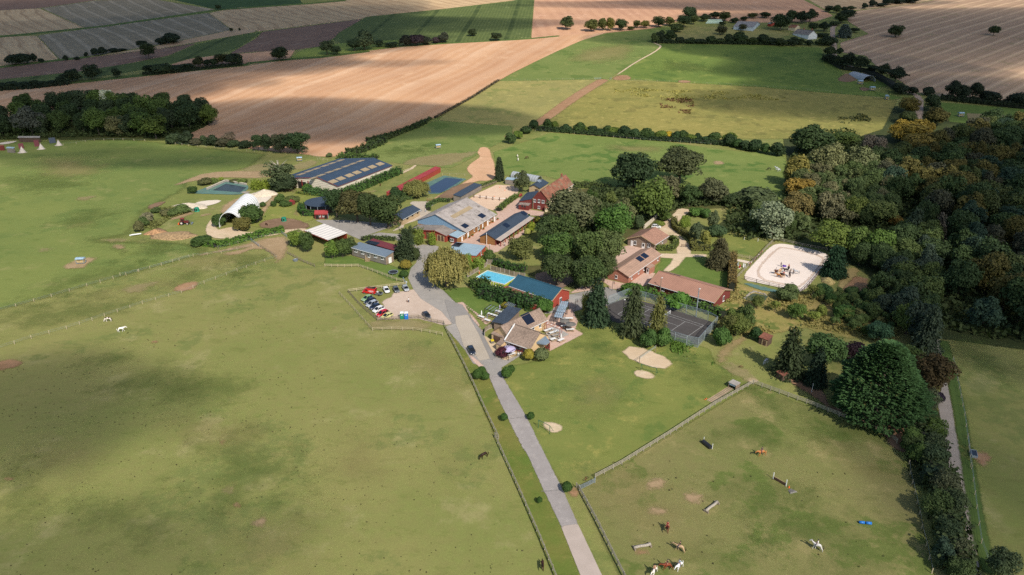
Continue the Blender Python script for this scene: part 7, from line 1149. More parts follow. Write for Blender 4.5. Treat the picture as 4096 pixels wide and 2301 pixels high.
def make_car(key, col, P, rz, label, group='cars in the car park', **k):
    if key not in CARM:
        b, g, r, L, W = car_parts(**k); wh = MB(); wh.tube([(0, -.11, 0), (0, .11, 0)], .31, 14); ri = MB(); ri.tube([(0, -.12, 0), (0, .12, 0)], .19, 8)
        CARM[key] = (b.mesh('body', PAINT), g.mesh('windows', M['glass']), r.mesh('roof', PAINT), wh.mesh('tyre', M['rubber']), ri.mesh('rim', M['grey']), L, W)
    b, g, r, wm, rm, L, W = CARM[key]; e = empty('parked_car', P, rz, label, 'car', group); c = lin(col)
    link('body', b, e, c); link('windows', g, e); link('roof', r, e, c)
    for x in (-L*.31, L*.32):
        for y in (-W/2+.08, W/2-.08): w = link('wheel', wm, e); w.location = (x, y, .31); q = link('rim', rm, w)
    for s in (-1, 1): ubox('headlight', M['white'], e, (L/2-.14, s*W*.33, .62), (.2, .3, .14)); ubox('tail_light', M['red'], e, (-L/2+.06, s*W*.40, .78), (.12, .16, .3)); ubox('mirror', M['black'], e, (L*.2, s*(W/2+.06), .98), (.15, .16, .12))
    ubox('bumper', M['black'], e, (L/2-.03, 0, .38), (.12, W*.7, .16)); ubox('number_plate', M['white'], e, (L/2+.04, 0, .45), (.03, .5, .11)); ubox('number_plate', M['white'], e, (-L/2+.02, 0, .6), (.04, .5, .11))
    return e
def heading(f, x0, y0, x1, y1):
    a, b = at(f, x0, y0), at(f, x1, y1); d = b-a; return (a+b)/2, math.atan2(d.y, d.x)
for i, (x, y, col, l) in enumerate([(542,802,'7fa873','light green hatchback parked nearest the red van'),(580,838,'1e2733','black estate car beside the green hatchback'),(607,877,'aab0b8','silver hatchback between two dark cars'),(643,912,'1f2b40','dark blue hatchback next to the white car'),(690,948,'e2e2e0','white people carrier in the slanted row'),(742,1000,'c01520','bright red hatchback in the slanted row'),(797,1032,'cfcb86','pale yellow small car at the end of the slanted row')]):
    P, rz = heading('D', x+58, y-24, x-58, y+24); make_car('h%d' % (i % 3), col, P, rz, l, H=1.48+.08*(i % 3), L=4.0+.15*(i % 3))
for (a, col, l) in [((772,668,808,724),'e4e4e2','white car parked in the upper row behind the trailer'),((900,664,932,718),'55595c','dark grey estate car in the middle of the upper row'),((1020,650,1056,700),'a4a8ab','silver saloon at the right end of the upper row'),((1272,988,1342,1058),'2a2d33','dark compact car parked alone near the fence')]:
    P, rz = heading('D', *a); make_car('h0', col, P, rz, l)
P, rz = heading('Q', 1655, 275, 1698, 350); make_car('h1', '1d2735', P, rz, 'dark blue car standing on the lane in front of the restaurant', None)
P, rz = heading('C', 1330, 1160, 1400, 1165); make_car('h0', 'e4e4e2', P, rz, 'white car half hidden behind the square cottage', None)
P, rz = heading('D', 645, 725, 505, 712); e = empty('van', P, rz, 'red van with roof rack and white lettering', 'van')
b = MB(); S = []
for x, zt, k in ((-2.3, 1.9, .96), (-2.2, 2.0, 1), (.6, 2.0, 1), (1.25, 1.9, .96), (1.75, 1.1, .95), (2.3, .95, .85)): w = .88*k; S.append([(x, -w, .35), (x, -w, zt*.75), (x, -w*.88, zt), (x, w*.88, zt), (x, w, zt*.75), (x, w, .35)])
b.loft(S); o = b.build('body', PAINT, e, lin('c0161c')); ubox('windscreen', M['glass'], e, (1.52, 0, 1.5), (.1, 1.45, .75), (0, -.5, 0))
for s in (-1, 1):
    ubox('side_window', M['glass'], e, (.75, s*.87, 1.45), (.8, .05, .5)); ubox('headlight', M['white'], e, (2.28, s*.6, .75), (.1, .3, .2)); 
    for x in (-1.4, 1.5): w = link('wheel', CARM['h0'][3], e); w.location = (x, s*.8, .32); link('rim', CARM['h0'][4], w)
ubox('rear_window', M['glass'], e, (-2.3, 0, 1.5), (.06, 1.3, .5)); ubox('roof_rack', M['wooddk'], e, (-.6, 0, 2.1), (2.6, 1.4, .1)); ubox('spare_wheel', M['rubber'], e, (-1.7, 0, 2.25), (.9, 1.0, .2))
for j, wd in enumerate((1.5, 2.1, 1.1)): ubox('lettering', M['white'], e, (-.9, .885, 1.35-j*.22), (wd, .02, .09))
P, rz = heading('D', 740, 745, 655, 738); e = empty('trailer', P, rz, 'small grey trailer carrying a quad bike', 'trailer'); ubox('bed', M['grey'], e, (0, 0, .5), (2.4, 1.4, .12))
for s in (-1, 1): ubox('side_board', M['grey'], e, (0, s*.7, .68), (2.4, .06, .3)); w = link('wheel', CARM['h0'][3], e); w.location = (-.2, s*.82, .31)
ubox('drawbar', M['black'], e, (1.7, 0, .45), (1.2, .08, .08))
q = empty('quad_bike', P+Vector((0, 0, .56)), rz, 'pale quad bike loaded on the small trailer', 'quad bike')
ubox('seat', M['black'], q, (-.25, 0, .62), (.8, .3, .16)); ubox('bodywork', M['white'], q, (.45, 0, .6), (.6, .55, .3)); ubox('handlebar', M['black'], q, (.3, 0, .88), (.06, .75, .06))
for x in (-.6, .6):
    for s in (-1, 1): w = link('wheel', CARM['h0'][3], q); w.location = (x, s*.42, .27); w.scale = (.85, 1, .85)
P, rz = heading('I', 1812, 1003, 1900, 1000); e = empty('tractor', P, rz, 'red tractor with front loader in the yard', 'tractor')
ubox('bonnet', M['red'], e, (1.0, 0, 1.25), (1.7, .75, .7)); ubox('chassis', M['black'], e, (.4, 0, .8), (3.2, .5, .5)); ubox('cab_roof', M['red'], e, (-.5, 0, 2.65), (1.5, 1.5, .16)); ubox('cab_glass', M['glass'], e, (-.5, 0, 1.95), (1.3, 1.35, 1.25)); ubox('exhaust', M['black'], e, (.9, .3, 2.0), (.1, .1, .9))
for s in (-1, 1):
    for x in (-1.1, .1): ubox('pillar', M['red'], e, (x, s*.68, 1.95), (.08, .08, 1.3))
    mb = MB(); mb.tube([(-.8, s*.65, .85), (-.8, s*1.15, .85)], .85, 16); mb.build('rear_tyre', M['rubber'], e); mb = MB(); mb.tube([(-.8, s*.64, .85), (-.8, s*1.17, .85)], .42, 12); mb.build('rear_rim', M['canvas'], e)
    mb = MB(); mb.tube([(1.5, s*.7, .55), (1.5, s*1.05, .55)], .55, 14); mb.build('front_tyre', M['rubber'], e); mb = MB(); mb.tube([(1.5, s*.69, .55), (1.5, s*1.07, .55)], .28, 10); mb.build('front_rim', M['canvas'], e)
    mb = MB(); mb.tube([(.4, s*.55, 1.5), (1.9, s*.6, 1.7), (3.1, s*.6, .5)], .09, 5); mb.build('loader_arm', M['black'], e); ubox('fender', M['red'], e, (-.8, s*.8, 1.75), (1.3, .4, .08))
ubox('bucket', M['grey'], e, (3.2, 0, .4), (.6, 1.9, .5), (0, .3, 0)); ubox('rear_blade', M['orange'], e, (-2.1, 0, .5), (.5, 1.8, .6))
# ------------------------------------------------------------------ small things
def tab(f, x, y, rz, L, label, m='white', group='picnic tables', lowz=0):
    P = at(f, x, y); e = empty('picnic_table', P, rz, label, 'table', group); ubox('tabletop', M[m], e, (0, 0, .75), (L, .85, .07))
    for s in (-1, 1): ubox('bench', M['woodl'], e, (0, s*.75, .45), (L, .28, .06))
    for x_ in (-L*.36, L*.36): ubox('leg', M['woodl'], e, (x_, 0, .37), (.09, .12, .74)); ubox('cross_bar', M['woodl'], e, (x_, 0, .4), (.09, 1.7, .09))
def para(f, x, y, label, m, open_=False, h=2.5, r=1.5):
    P = at(f, x, y); e = empty('parasol', P, 0, label, 'parasol'); MB().cyl((0, 0, 0), .04, h, 6).build('pole', M['woodl'], e); MB().cyl((0, 0, 0), .3, .1, 8).build('base', M['concrete'], e)
    mb = MB(); mb.lathe([(r, h-.45), (r*.5, h-.15), (.03, h+.1)], n=8) if open_ else mb.lathe([(.05, .95), (.24, 1.2), (.16, h-.4), (.03, h+.1)], n=8); mb.build('canopy', M[m], e, smooth=not open_)
RT = -.62
tab('E', 243, 722, RT, 2.2, 'small white picnic table nearest the road'); para('E', 246, 712, 'closed white parasol nearest the road', 'white'); tab('E', 318, 765, RT, 2.2, 'small white picnic table second from the road'); para('E', 319, 755, 'closed grey parasol second from the road', 'grey')
tab('E', 400, 700, RT, 4.4, 'long white table below the black frame, left one'); tab('E', 500, 665, RT, 4.4, 'long white table below the black frame, right one'); para('E', 479, 640, 'closed lilac parasol by the long hedge', 'lilac')
para('E', 600, 625, 'dark closed parasol beside the dark shingle roof', 'navy')
for i, (x, y, l, m, L) in enumerate([(1345,742,'long white table right of the last wave canopy','white',3.6),(1385,885,'white picnic table under the lower open grey parasol','white',2.4),(1312,838,'white table under the upper open grey parasol','white',2.2),(1105,890,'first white table on the grey terrace from the house','white',3.2),(1172,918,'second white table on the grey terrace','white',3.2),(1195,960,'grey table on the grey terrace','concrete',2.2),(1162,1010,'white table close to the bay window','white',1.8),(1265,1020,'white picnic table with closed white parasol','white',2.2)]): tab('E', x, y, .62 if i > 2 and i < 5 else .1*i, L, l, m)
para('E', 1388, 880, 'lower open grey parasol on the pink terrace', 'polegrey', True, 2.7, 1.7); para('E', 1312, 835, 'upper open grey parasol on the pink terrace', 'polegrey', True, 2.7, 1.6); para('E', 1266, 1010, 'closed white parasol on the pink terrace', 'white'); para('E', 590, 1200, 'large open lilac parasol in front of the restaurant', 'lilac', True, 2.6, 2.2)
tab('E', 585, 1215, .5, 4.6, 'long white table under the lilac parasol')
for i, (x, y, l) in enumerate([(614,1228,'white plastic chair left in front of the lilac parasol'),(722,1195,'rear white plastic chair by the round shrubs'),(738,1190,'front white plastic chair by the round shrubs')]):
    e = empty('plastic_chair', at('E', x, y), i*1.3, l, 'chair'); ubox('seat', M['white'], e, (0, 0, .42), (.5, .5, .06)); ubox('backrest', M['white'], e, (-.24, 0, .7), (.06, .5, .5))
    for a in (-.2, .2):
        for b_ in (-.2, .2): ubox('leg', M['white'], e, (a, b_, .21), (.05, .05, .42))
def frame(spec, h, label, m='black', slats=0, sm='galv', name='pergola', wave=False):
    P = pts2(spec); e = empty(name, P[0], 0, label, 'pergola'); n = len(P); Q = [p-P[0] for p in P]; z = Vector((0, 0, h))
    for p in Q: ubox('post', M[m], e, (p.x, p.y, h/2), (.13, .13, h))
    for i in range(n): MB().bar(Q[i]+z, Q[(i+1) % n]+z, .1).build('beam', M[m], e)
    if wave:
        k = 9
        for i in range(k):
            for j in range(3): a = Q[0].lerp(Q[3], (i+.08)/k); b = Q[0].lerp(Q[3], (i+.92)/k); c = Q[1].lerp(Q[2], (i+.92)/k); d = Q[1].lerp(Q[2], (i+.08)/k); s0, s1 = j/3, (j+1)/3; zz = [z+Vector((0, 0, .12+.18*math.sin(math.pi*s*2))) for s in (s0, s1)]; MB().quad(a.lerp(d, s0)+zz[0], a.lerp(d, s1)+zz[1], b.lerp(c, s1)+zz[1], b.lerp(c, s0)+zz[0]).build('canopy_strip', M['lblue'] if (i+j) % 2 else M['galv'], e)
    for i in range(slats): a = Q[0].lerp(Q[3], (i+.5)/slats)+z; b = Q[1].lerp(Q[2], (i+.5)/slats)+z; MB().bar(a, b, .14, .06).build('slat', M[sm], e)
frame('E 285,690 355,635 555,705 465,765', 2.6, 'black pergola frame over the long white tables', slats=5); frame('E 535,640 590,600 690,640 640,680', 2.6, 'second black pergola frame by the long hedge', slats=6)
frame('E 1172,800 1195,735 1300,745 1280,815', 2.5, 'lowest of the three wavy blue grey canopies', wave=True); frame('E 1203,730 1225,660 1335,672 1318,742', 2.5, 'middle of the three wavy blue grey canopies', wave=True); frame('E 1238,660 1258,590 1362,600 1345,672', 2.5, 'uppermost of the three wavy blue grey canopies', wave=True)
frame('E 1055,890 1080,872 1275,945 1250,968', 2.8, 'white beamed pergola with red posts on the terrace', 'red', 4, 'white'); frame('E 520,1250 620,1150 705,1200 590,1265', 2.5, 'black pergola frame in front of the restaurant')
P = at('D', 880, 468); e = empty('trampoline', P, 0, 'round black trampoline on the lawn by the timber house', 'trampoline'); r = 62/3.215*mpp(P); mb = MB(); mb.lathe([(r*.9, .8), (0, .78)], n=24); mb.build('jumping_mat', M['black'], e); mb = MB(); mb.lathe([(r, .78), (r, .86), (r*.88, .84), (r*.88, .78), (r, .78)], n=24); mb.build('rim', M['galv'], e)
for k in range(8): a = k*.785; ubox('leg', M['galv'], e, (r*.95*math.cos(a), r*.95*math.sin(a), .4), (.07, .07, .8))
for x, m, l in ((992, 'teal', 'dark green portable toilet'), (1048, 'blue', 'bright blue portable toilet')):
    P, rz = heading('D', x-26, 1058, x+26, 1055); e = empty('portable_toilet', P, rz, l+' with white roof at the car park fence', 'toilet'); ubox('cabin', M[m], e, (0, .6, 1.05), (1.15, 1.15, 2.1)); ubox('door', M[m], e, (0, 0, 1.0), (.8, .06, 1.8)); ubox('sign', M['white'], e, (0, -.05, 1.55), (.5, .03, .22)); ubox('vent', M['black'], e, (0, -.03, 1.95), (.8, .04, .08)); mb = MB(); mb.hexa([(-.6, -.02, 2.1), (.6, -.02, 2.1), (.6, 1.22, 2.1), (-.6, 1.22, 2.1), (-.5, .1, 2.3), (.5, .1, 2.3), (.5, 1.1, 2.3), (-.5, 1.1, 2.3)]); mb.build('roof', M['white'], e)
def pole(f, x, y0, y1, label, m='wood', r=.14, cat='pole', lamp=True, name='lamp_pole', arm=0):
    P = at(f, x, y0); h = height_to(P, f, x, y1); e = empty(name, P, 0, label, cat); MB().tube([(0, 0, 0), (0, 0, h)], [r, r*.7], 7).build('shaft', M[m], e)
    if lamp: ubox('lamp_head', M['white'], e, (.2, 0, h-.2), (.5, .25, .18))
    else: ubox('cap', M[m], e, (0, 0, h), (r*2.2, r*2.2, .1))
    return e, h
pole('D', 2118, 275, 90, 'tall wooden lamp pole behind the swimming pool'); pole('G', 893, 868, 682, 'wooden lamp pole behind the tennis court hedge'); pole('G', 1272, 1100, 798, 'tall grey steel mast at the tennis court fence', 'galv', .2); pole('G', 502, 1120, 912, 'black floodlight mast in the tennis court', 'black', .12); pole('H3', 697, 492, 358, 'wooden utility pole beside the far lane', lamp=False, name='utility_pole'); pole('H3', 1474, 882, 825, 'short utility pole at the edge of the striped stubble', lamp=False, name='utility_pole'); pole('M', 745, 800, 723, 'thin white pole in the shade by the firs', 'white', .05, lamp=False, name='marker_pole'); pole('L', 648, 222, 180, 'left white marker post in the meadow', 'white', .09, lamp=False, name='marker_post'); pole('L', 849, 245, 205, 'right white marker post in the meadow', 'white', .09, lamp=False, name='marker_post')
for f, x, y0, y1, l in (('E', 1448, 625, 480, 'basketball hoop beside the wave canopies'), ('G', 390, 825, 730, 'basketball hoop on the pink gravel by the bungalow')):
    e, h = pole(f, x, y0, y1, l, 'black', .08, 'basketball hoop', False, 'basketball_hoop'); ubox('backboard', M['polegrey'], e, (.5, 0, h-.3), (.08, 1.5, 1.0)); mb = MB(); mb.lathe([(.24, h-.6), (.24, h-.55), (.2, h-.55)], (.8, 0, 0), 10); mb.build('ring', M['orange'], e)
def goal(f, x0, y0, x1, y1, h, label):
    A, B = at(f, x0, y0), at(f, x1, y1); d = B-A; L = d.length; e = empty('goal_frame', A, math.atan2(d.y, d.x), label, 'goal')
    for x in (0, L): ubox('post', M['green'], e, (x, 0, h/2), (.1, .1, h)); MB().bar((x, 0, h), (x, 1.5, 0), .07).build('stay', M['green'], e)
    ubox('crossbar', M['green'], e, (L/2, 0, h), (L, .1, .1)); ubox('ground_bar', M['green'], e, (L/2, 1.5, .05), (L, .07, .07))
goal('N', 935, 475, 1090, 520, 2.2, 'green goal frame beside the sand pit'); goal('Q', 2440, 1180, 2570, 1250, 2.3, 'green goal frame with bare sand beneath it by the lane')
P, Q = at('N', 920, 400), at('N', 1085, 282); d = Q-P; e = empty('volleyball_net', P, math.atan2(d.y, d.x), 'volleyball net across the sand pit', 'net')
for x in (0, d.length): ubox('post', M['wood'], e, (x, 0, 1.15), (.13, .13, 2.3))
ubox('net', M['link'], e, (d.length/2, 0, 1.9), (d.length, .02, .7)); ubox('cord', M['green'], e, (d.length/2, 0, 2.25), (d.length, .03, .03))
P, rz = heading('N', 1640, 790, 1870, 645); d = at('N', 1870, 645)-at('N', 1640, 790); e = empty('bowling_lane', P, rz, 'long wooden bowling lane on the lawn', 'bowling lane')
for k in range(6): ubox('plank', M['woodl'] if k % 2 else M['wood'], e, (0, (k-2.5)*.27, .06), (d.length, .26, .08))
e = empty('pin_box', at('N', 1893, 645), rz, 'small brown hut at the end of the bowling lane', 'hut'); ubox('roof', M['concrete'], e, (0, 0, 1.5), (2.2, 2.3, .12)); ubox('back_wall', W_['brown'], e, (1.0, 0, .72), (.1, 2.1, 1.44)); ubox('sign_board', M['lblue'], e, (-1.0, 0, 1.2), (.06, 1.7, .4))
for s in (-1, 1): ubox('side_wall', W_['brown'], e, (0, s*1.05, .72), (2.0, .1, 1.44))
for i, (x, y) in enumerate(((1596, 774), (1610, 765))): e = empty('bowling_ball', at('N', x, y), 0, ('left', 'right')[i]+' orange bowling ball at the foot of the lane', 'ball'); o = MB().lathe([(0.02, 0), (.13, .05), (.17, .17), (.13, .3), (.02, .34)], n=10).build('ball', M['orange'], e, smooth=True)
# jumps and paddock things
P, rz = heading('O', 1590, 70, 1640, 110); e = empty('roll_jump', P, rz, 'black roll jump with two white poles', 'jump'); mb = MB(); mb.tube([(-1.3, 0, .5), (1.3, 0, .5)], .5, 12); mb.build('roll', M['black'], e)
for x in (-1.45, 1.45): ubox('flag_pole', M['white'], e, (x, .3, .75), (.1, .1, 1.5))
P, rz = heading('O', 2298, 430, 2430, 505); e = empty('brush_jump', P, rz, 'dark slatted jump between two white wing stands', 'jump'); d = (at('O', 2298, 430)-at('O', 2430, 505)).length
for k in range(22): ubox('slat', M['wooddk'], e, (-d*.44+k*d*.88/21, 0, .4), (d*.03, .08, .7))
ubox('top_bar', M['woodl'], e, (0, 0, .8), (d*.92, .08, .06))
for x in (-d/2, d/2): ubox('wing_stand', M['white'], e, (x, 0, .85), (.14, .14, 1.7)); ubox('foot', M['wooddk'], e, (x, 0, .06), (.12, .9, .1))
P = at('O', 2485, 555); e = empty('wedge_jump', P, .4, 'grey wedge shaped jump filler on the grass', 'jump'); mb = MB(); mb.hexa([(-.9, -.7, 0), (.9, -.9, 0), (.5, .8, 0), (-.5, .6, 0), (-.8, -.5, .25), (.8, -.6, .25), (.4, .7, .1), (-.4, .5, .1)]); mb.build('filler', M['polegrey'], e)
e = empty('traffic_cone', at('O', 2462, 520), 0, 'orange cone beside the grey wedge', 'cone'); MB().lathe([(.22, 0), (.05, .55), (0, .56)], n=8).build('body', M['orange'], e)
for f, a, l in (('O', (1605, 775, 1722, 680), 'fallen log jump in the middle of the jump paddock'), ('O', (862, 1155, 1035, 1118), 'log jump on short feet near the bottom of the jump paddock')):
    P, rz = heading(f, *a); L = (at(f, a[0], a[1])-at(f, a[2], a[3])).length; e = empty('log_jump', P, rz, l, 'jump'); mb = MB(); mb.tube([(-L/2, 0, .45), (-L*.2, .05, .47), (L*.2, -.04, .45), (L/2, 0, .47)], [.3, .27, .28, .3], 10); mb.build('log', M['dead'], e, smooth=True)
    for s in (-1, 1): ubox('foot', M['wood'], e, (s*L*.47, 0, .25), (.3, 1.1, .45))
P, rz = heading('P', 890, 890, 972, 898); e = empty('roller_jump', P, rz, 'pair of bright blue plastic rollers lying on the grass', 'jump')
for s in (-1, 1): mb = MB(); mb.tube([(s*.12, 0, .28), (s*1.15, 0, .28)], .28, 10); mb.build('roller', M['blue'], e, smooth=True)
P, rz = heading('P', 1345, 120, 1470, 160); e = empty('pole_stack', P, rz, 'stack of red and white striped jump poles', 'poles')
for k in range(3):
    for j in range(8): ubox('pole_band', M['white'] if (j+k) % 2 else M['brick'], e, (-1.6+j*.45, (k-1)*.3, .3+.1*k), (.45, .12, .12))
P, rz = heading('P', 2045, 150, 2062, 220); e = empty('water_trough', P, rz, 'galvanised water trough on bare earth by the side lane', 'trough')
for c, d in (((0, .55, .4), (2.4, .08, .6)), ((0, -.55, .4), (2.4, .08, .6)), ((1.2, 0, .4), (.08, 1.1, .6)), ((-1.2, 0, .4), (.08, 1.1, .6))): ubox('side', M['galv'], e, c, d)
ubox('water', M['glass'], e, (0, 0, .55), (2.3, 1.0, .04))
P = at('O', 372, 432); e = empty('bicycle', P, .9, 'bicycle lying by the metal field gate', 'bicycle')
for x in (-.5, .5): mb = MB(); mb.lathe([(.34, 0), (.34, .05), (.29, .05), (.29, 0), (.34, 0)], (x, .1, .1), 14); mb.build('wheel', M['rubber'], e)
mb = MB(); mb.bar((-.5, .1, .15), (0, -.2, .2), .05); mb.bar((0, -.2, .2), (.5, .1, .15), .05); mb.bar((-.1, .2, .2), (.4, .25, .2), .05); mb.build('frame', M['red'], e)
def rack(f, x, y, rz, label, s=1.0):
    e = empty('feed_rack', at(f, x, y), rz, label, 'feed rack', 'pale roofed hay racks'); e.scale = (s,)*3; n = 6; mb = MB()
    mb.loft([[(-1.5, 1.0*math.cos(math.pi*i/n), 2.0+.45*math.sin(math.pi*i/n)) for i in range(n+1)]+[(-1.5, -.95, 1.95), (-1.5, .95, 1.95)], [(1.5, 1.0*math.cos(math.pi*i/n), 2.0+.45*math.sin(math.pi*i/n)) for i in range(n+1)]+[(1.5, -.95, 1.95), (1.5, .95, 1.95)]]); mb.build('roof', M['lblue'], e)
    for a in (-1.35, 1.35):
        for b_ in (-.85, .85): ubox('post', M['galv'], e, (a, b_, 1.0), (.1, .1, 2.0))
    ubox('hay', M['straw'], e, (0, 0, .95), (2.4, 1.2, .8)); ubox('tray', M['galv'], e, (0, 0, .45), (2.8, 1.8, .12))
    for k in range(7): 
        for b_ in (-.88, .88): ubox('bar', M['galv'], e, (-1.2+k*.4, b_, 1.0), (.05, .05, 1.2))
rack('I', 820, 1395, .1, 'hay rack on bare earth in the left pasture'); rack('A', 638, 465, .3, 'hay rack behind the half dead tree'); rack('A', 2420, 300, .4, 'hay rack in the green paddock behind the riding hall'); rack('H3', 925, 848, .1, 'hay rack in front of the round roofed barn', 1.25); rack('H3', 1045, 912, .1, 'middle hay rack at the end of the bright pasture', 1.25); rack('H3', 1193, 1000, 1.3, 'arched hay rack closest to the wood', 1.25); rack('H3', 1935, 1175, .05, 'hay rack in the small meadow beyond the wood', 1.25)
for f, x, y, l in (('A', 438, 1238, 'green round animal shelter in the goat paddock'), ('J', 927, 628, 'green round animal shelter in the tractor yard')):
    P = at(f, x, y); e = empty('round_hut', P, 0, l, 'shelter'); mb = MB(); mb.lathe([(1.25, 0), (1.15, .2), (1.0, 1.6), (.85, 1.75), (.02, 1.85)], n=16); mb.build('shell', M['teal'], e)
    for a in (-2.2, -1.3): ubox('opening', M['dark'], e, (1.06*math.cos(a), 1.06*math.sin(a), .9), (.12, .5, .9), (0, 0, a))
e = empty('round_feeder', at('J', 862, 622), 0, 'grey round feeder beside the green hut in the tractor yard', 'feeder')
for k in range(10): ubox('bar', M['galv'], e, (1.0*math.cos(k*.628), 1.0*math.sin(k*.628), .6), (.08, .08, 1.2))
MB().lathe([(1.02, .6), (1.05, .0), (.98, .0), (.98, .6), (1.02, .6)], n=14).build('skirt', M['grey'], e)
e = empty('water_tub', at('J', 2195, 1268), 0, 'dark round water tub beside the field fence', 'tub'); MB().lathe([(.9, 0), (1.0, .6), (.9, .6), (.85, .5), (0, .5)], n=16).build('tub', M['grey'], e)
e = empty('covered_boat', at('J', 135, 940), .5, 'white covered boat lying on the bank', 'boat'); mb = MB(); mb.loft([[(x, -w, .5*k), (x, 0, .1), (x, w, .5*k), (x, 0, .75*k)] for x, w, k in ((-2.2, .1, .8), (-1, .7, 1), (1, .7, 1), (2.2, .5, .9))]); mb.build('hull', M['white'], e)
rd = random.Random(4)
for i in range(46):
    r, c = (0, i) if i < 18 else ((1, i-18) if i < 33 else (2, i-33)); P = at('H2', 1955+c*10.5+r*9, 240-r*1.0); e = empty('wrapped_bale', (P.x, P.y, P.z+r*1.35), 1.5, 'pale green wrapped bale in the three tier stack at the far farm', 'bale', 'wrapped bales at the far farm'); mb = MB(); (link('wrap', MESH_B, e, lin('b7cfbd')) if 'MESH_B' in globals() else None)
    if 'MESH_B' not in globals(): mb.tube([(0, -.65, .7), (0, .65, .7)], .68, 10); MESH_B = mb.mesh('wrap', PAINT); link('wrap', MESH_B, e, lin('b7cfbd'))
for i, (x, y) in enumerate(((952, 612), (1030, 622), (1110, 632), (1195, 642), (1280, 650), (1365, 652))):
    P = at('B', x, y); e = empty('jump_stand', P, 0, f'{ORD[i]} brown wing stand from the left in the sand ring', 'jump stand', 'wing stands in the sand ring'); ubox('wing', M['wooddk'], e, (0, 0, .75), (.35, .5, 1.5)); ubox('foot', M['wooddk'], e, (0, 0, .06), (.5, 1.0, .12))
    if i < 5: Q = at('B', *((1030, 622), (1110, 632), (1195, 642), (1280, 650), (1365, 652))[i]); d = Q-P; e = empty('jump_pole', P+d/2+Vector((0, 0, 1.0)), math.atan2(d.y, d.x), f'{ORD[i]} white jump pole from the left in the sand ring', 'pole', 'white poles in the sand ring'); MB().tube([(-d.length/2, 0, 0), (d.length/2, 0, 0)], .1, 6).build('pole', M['white'], e)
for x, y, l in ((1283, 488, 'upper'), (1350, 525, 'middle'), (1212, 605, 'lower')): e = empty('marker_cone', at('B', x, y), 0, f'{l} orange marker cone in the sand ring', 'cone'); MB().lathe([(.25, 0), (.06, .5), (0, .52)], n=8).build('body', M['orange'], e)
for i, (x, y, c) in enumerate(((553, 600, 'galv'), (580, 640, 'redcloth'), (632, 620, 'white'), (655, 625, 'white'))): e = empty('jump_part', at('L', x, y), i*.8, ('grey', 'pink and white', 'left white', 'right white')[i]+' jump piece stored by the arena hedge', 'jump'); ubox('board', M[c], e, (0, 0, .7), (.5, .3, 1.4)); ubox('foot', M['white'], e, (0, 0, .1), (1.3, .3, .2))
# ------------------------------------------------------------------ horses, riders, people
def skin(name, V, E, mat, sub=1):
    me = bpy.data.meshes.new(name+'_cage'); me.from_pydata([v[0] for v in V], E, []); o = bpy.data.objects.new(name, me); COL.objects.link(o)
    md = o.modifiers.new('s', 'SKIN'); md.use_smooth_shade = True; sv = me.skin_vertices[0].data
    for i, v in enumerate(V): sv[i].radius = v[1]; sv[i].use_root = (i == 0)
    o.modifiers.new('b', 'SUBSURF').levels = sub; dg = bpy.context.evaluated_depsgraph_get(); m2 = bpy.data.meshes.new_from_object(o.evaluated_get(dg)); m2.name = name
    bpy.data.objects.remove(o); m2.materials.clear(); [m2.materials.append(m) for m in (mat if isinstance(mat, list) else [mat])]; return m2
def horse_mesh(pose):
    V = [((-.3,0,1.33),(.27,.31)), ((-.72,0,1.34),(.26,.28)), ((.12,0,1.27),(.29,.33)), ((.5,0,1.30),(.24,.32))]
    nk = dict(up=[((.76,0,1.50),(.14,.24)),((.97,0,1.72),(.10,.17)),((1.15,0,1.92),(.09,.12)),((1.36,0,1.78),(.08,.11)),((1.56,0,1.58),(.06,.07))], low=[((.80,0,1.40),(.14,.23)),((1.08,0,1.46),(.10,.16)),((1.32,0,1.52),(.09,.12)),((1.52,0,1.36),(.08,.11)),((1.68,0,1.16),(.06,.07))], graze=[((.80,0,1.16),(.14,.22)),((1.02,0,.86),(.10,.16)),((1.16,0,.56),(.09,.12)),((1.22,0,.34),(.08,.10)),((1.27,0,.12),(.06,.07))])[pose]
    V += nk; E = [(0,1),(0,2),(2,3),(3,4),(4,5),(5,6),(6,7),(7,8)]
    pn = Vector(nk[2][0]); 
    for s in (-1, 1): V.append(((pn.x-.04, s*.07, pn.z+.17), (.03, .03))); E.append((6, len(V)-1))
    st = 0 if pose == 'graze' else .16
    for s in (-1, 1):
        k = len(V); dx = s*st; V += [((.48,s*.15,1.0),(.11,.12)), ((.50+dx,s*.15,.54),(.065,.065)), ((.46+dx*1.6,s*.15,.15),(.045,.045)), ((.51+dx*1.6,s*.15,.04),(.06,.05))]; E += [(3,k),(k,k+1),(k+1,k+2),(k+2,k+3)]
        k = len(V); dx = -s*st; V += [((-.66,s*.16,.98),(.15,.17)), ((-.86+dx,s*.15,.55),(.07,.07)), ((-.78+dx*1.4,s*.15,.16),(.045,.045)), ((-.73+dx*1.4,s*.15,.04),(.06,.05))]; E += [(1,k),(k,k+1),(k+1,k+2),(k+2,k+3)]
    body = skin('body', V, E, COAT); t = MB(); t.tube([(-.95,0,1.42),(-1.1,0,1.2),(-1.12,0,.85),(-1.08,0,.5)], [.04,.08,.09,.03], 6); m = MB()
    a = [Vector(nk[i][0])+Vector((-.10, 0, .14)) for i in (0, 1, 2)]; a = [Vector((.55, 0, 1.60))]+a
    for p, q in zip(a, a[1:]): m.bar(p, q, .07, .16)
    return body, t.mesh('tail', COAT, True), m.mesh('mane', COAT, True)
HM = {k: horse_mesh(k) for k in ('up', 'low', 'graze')}
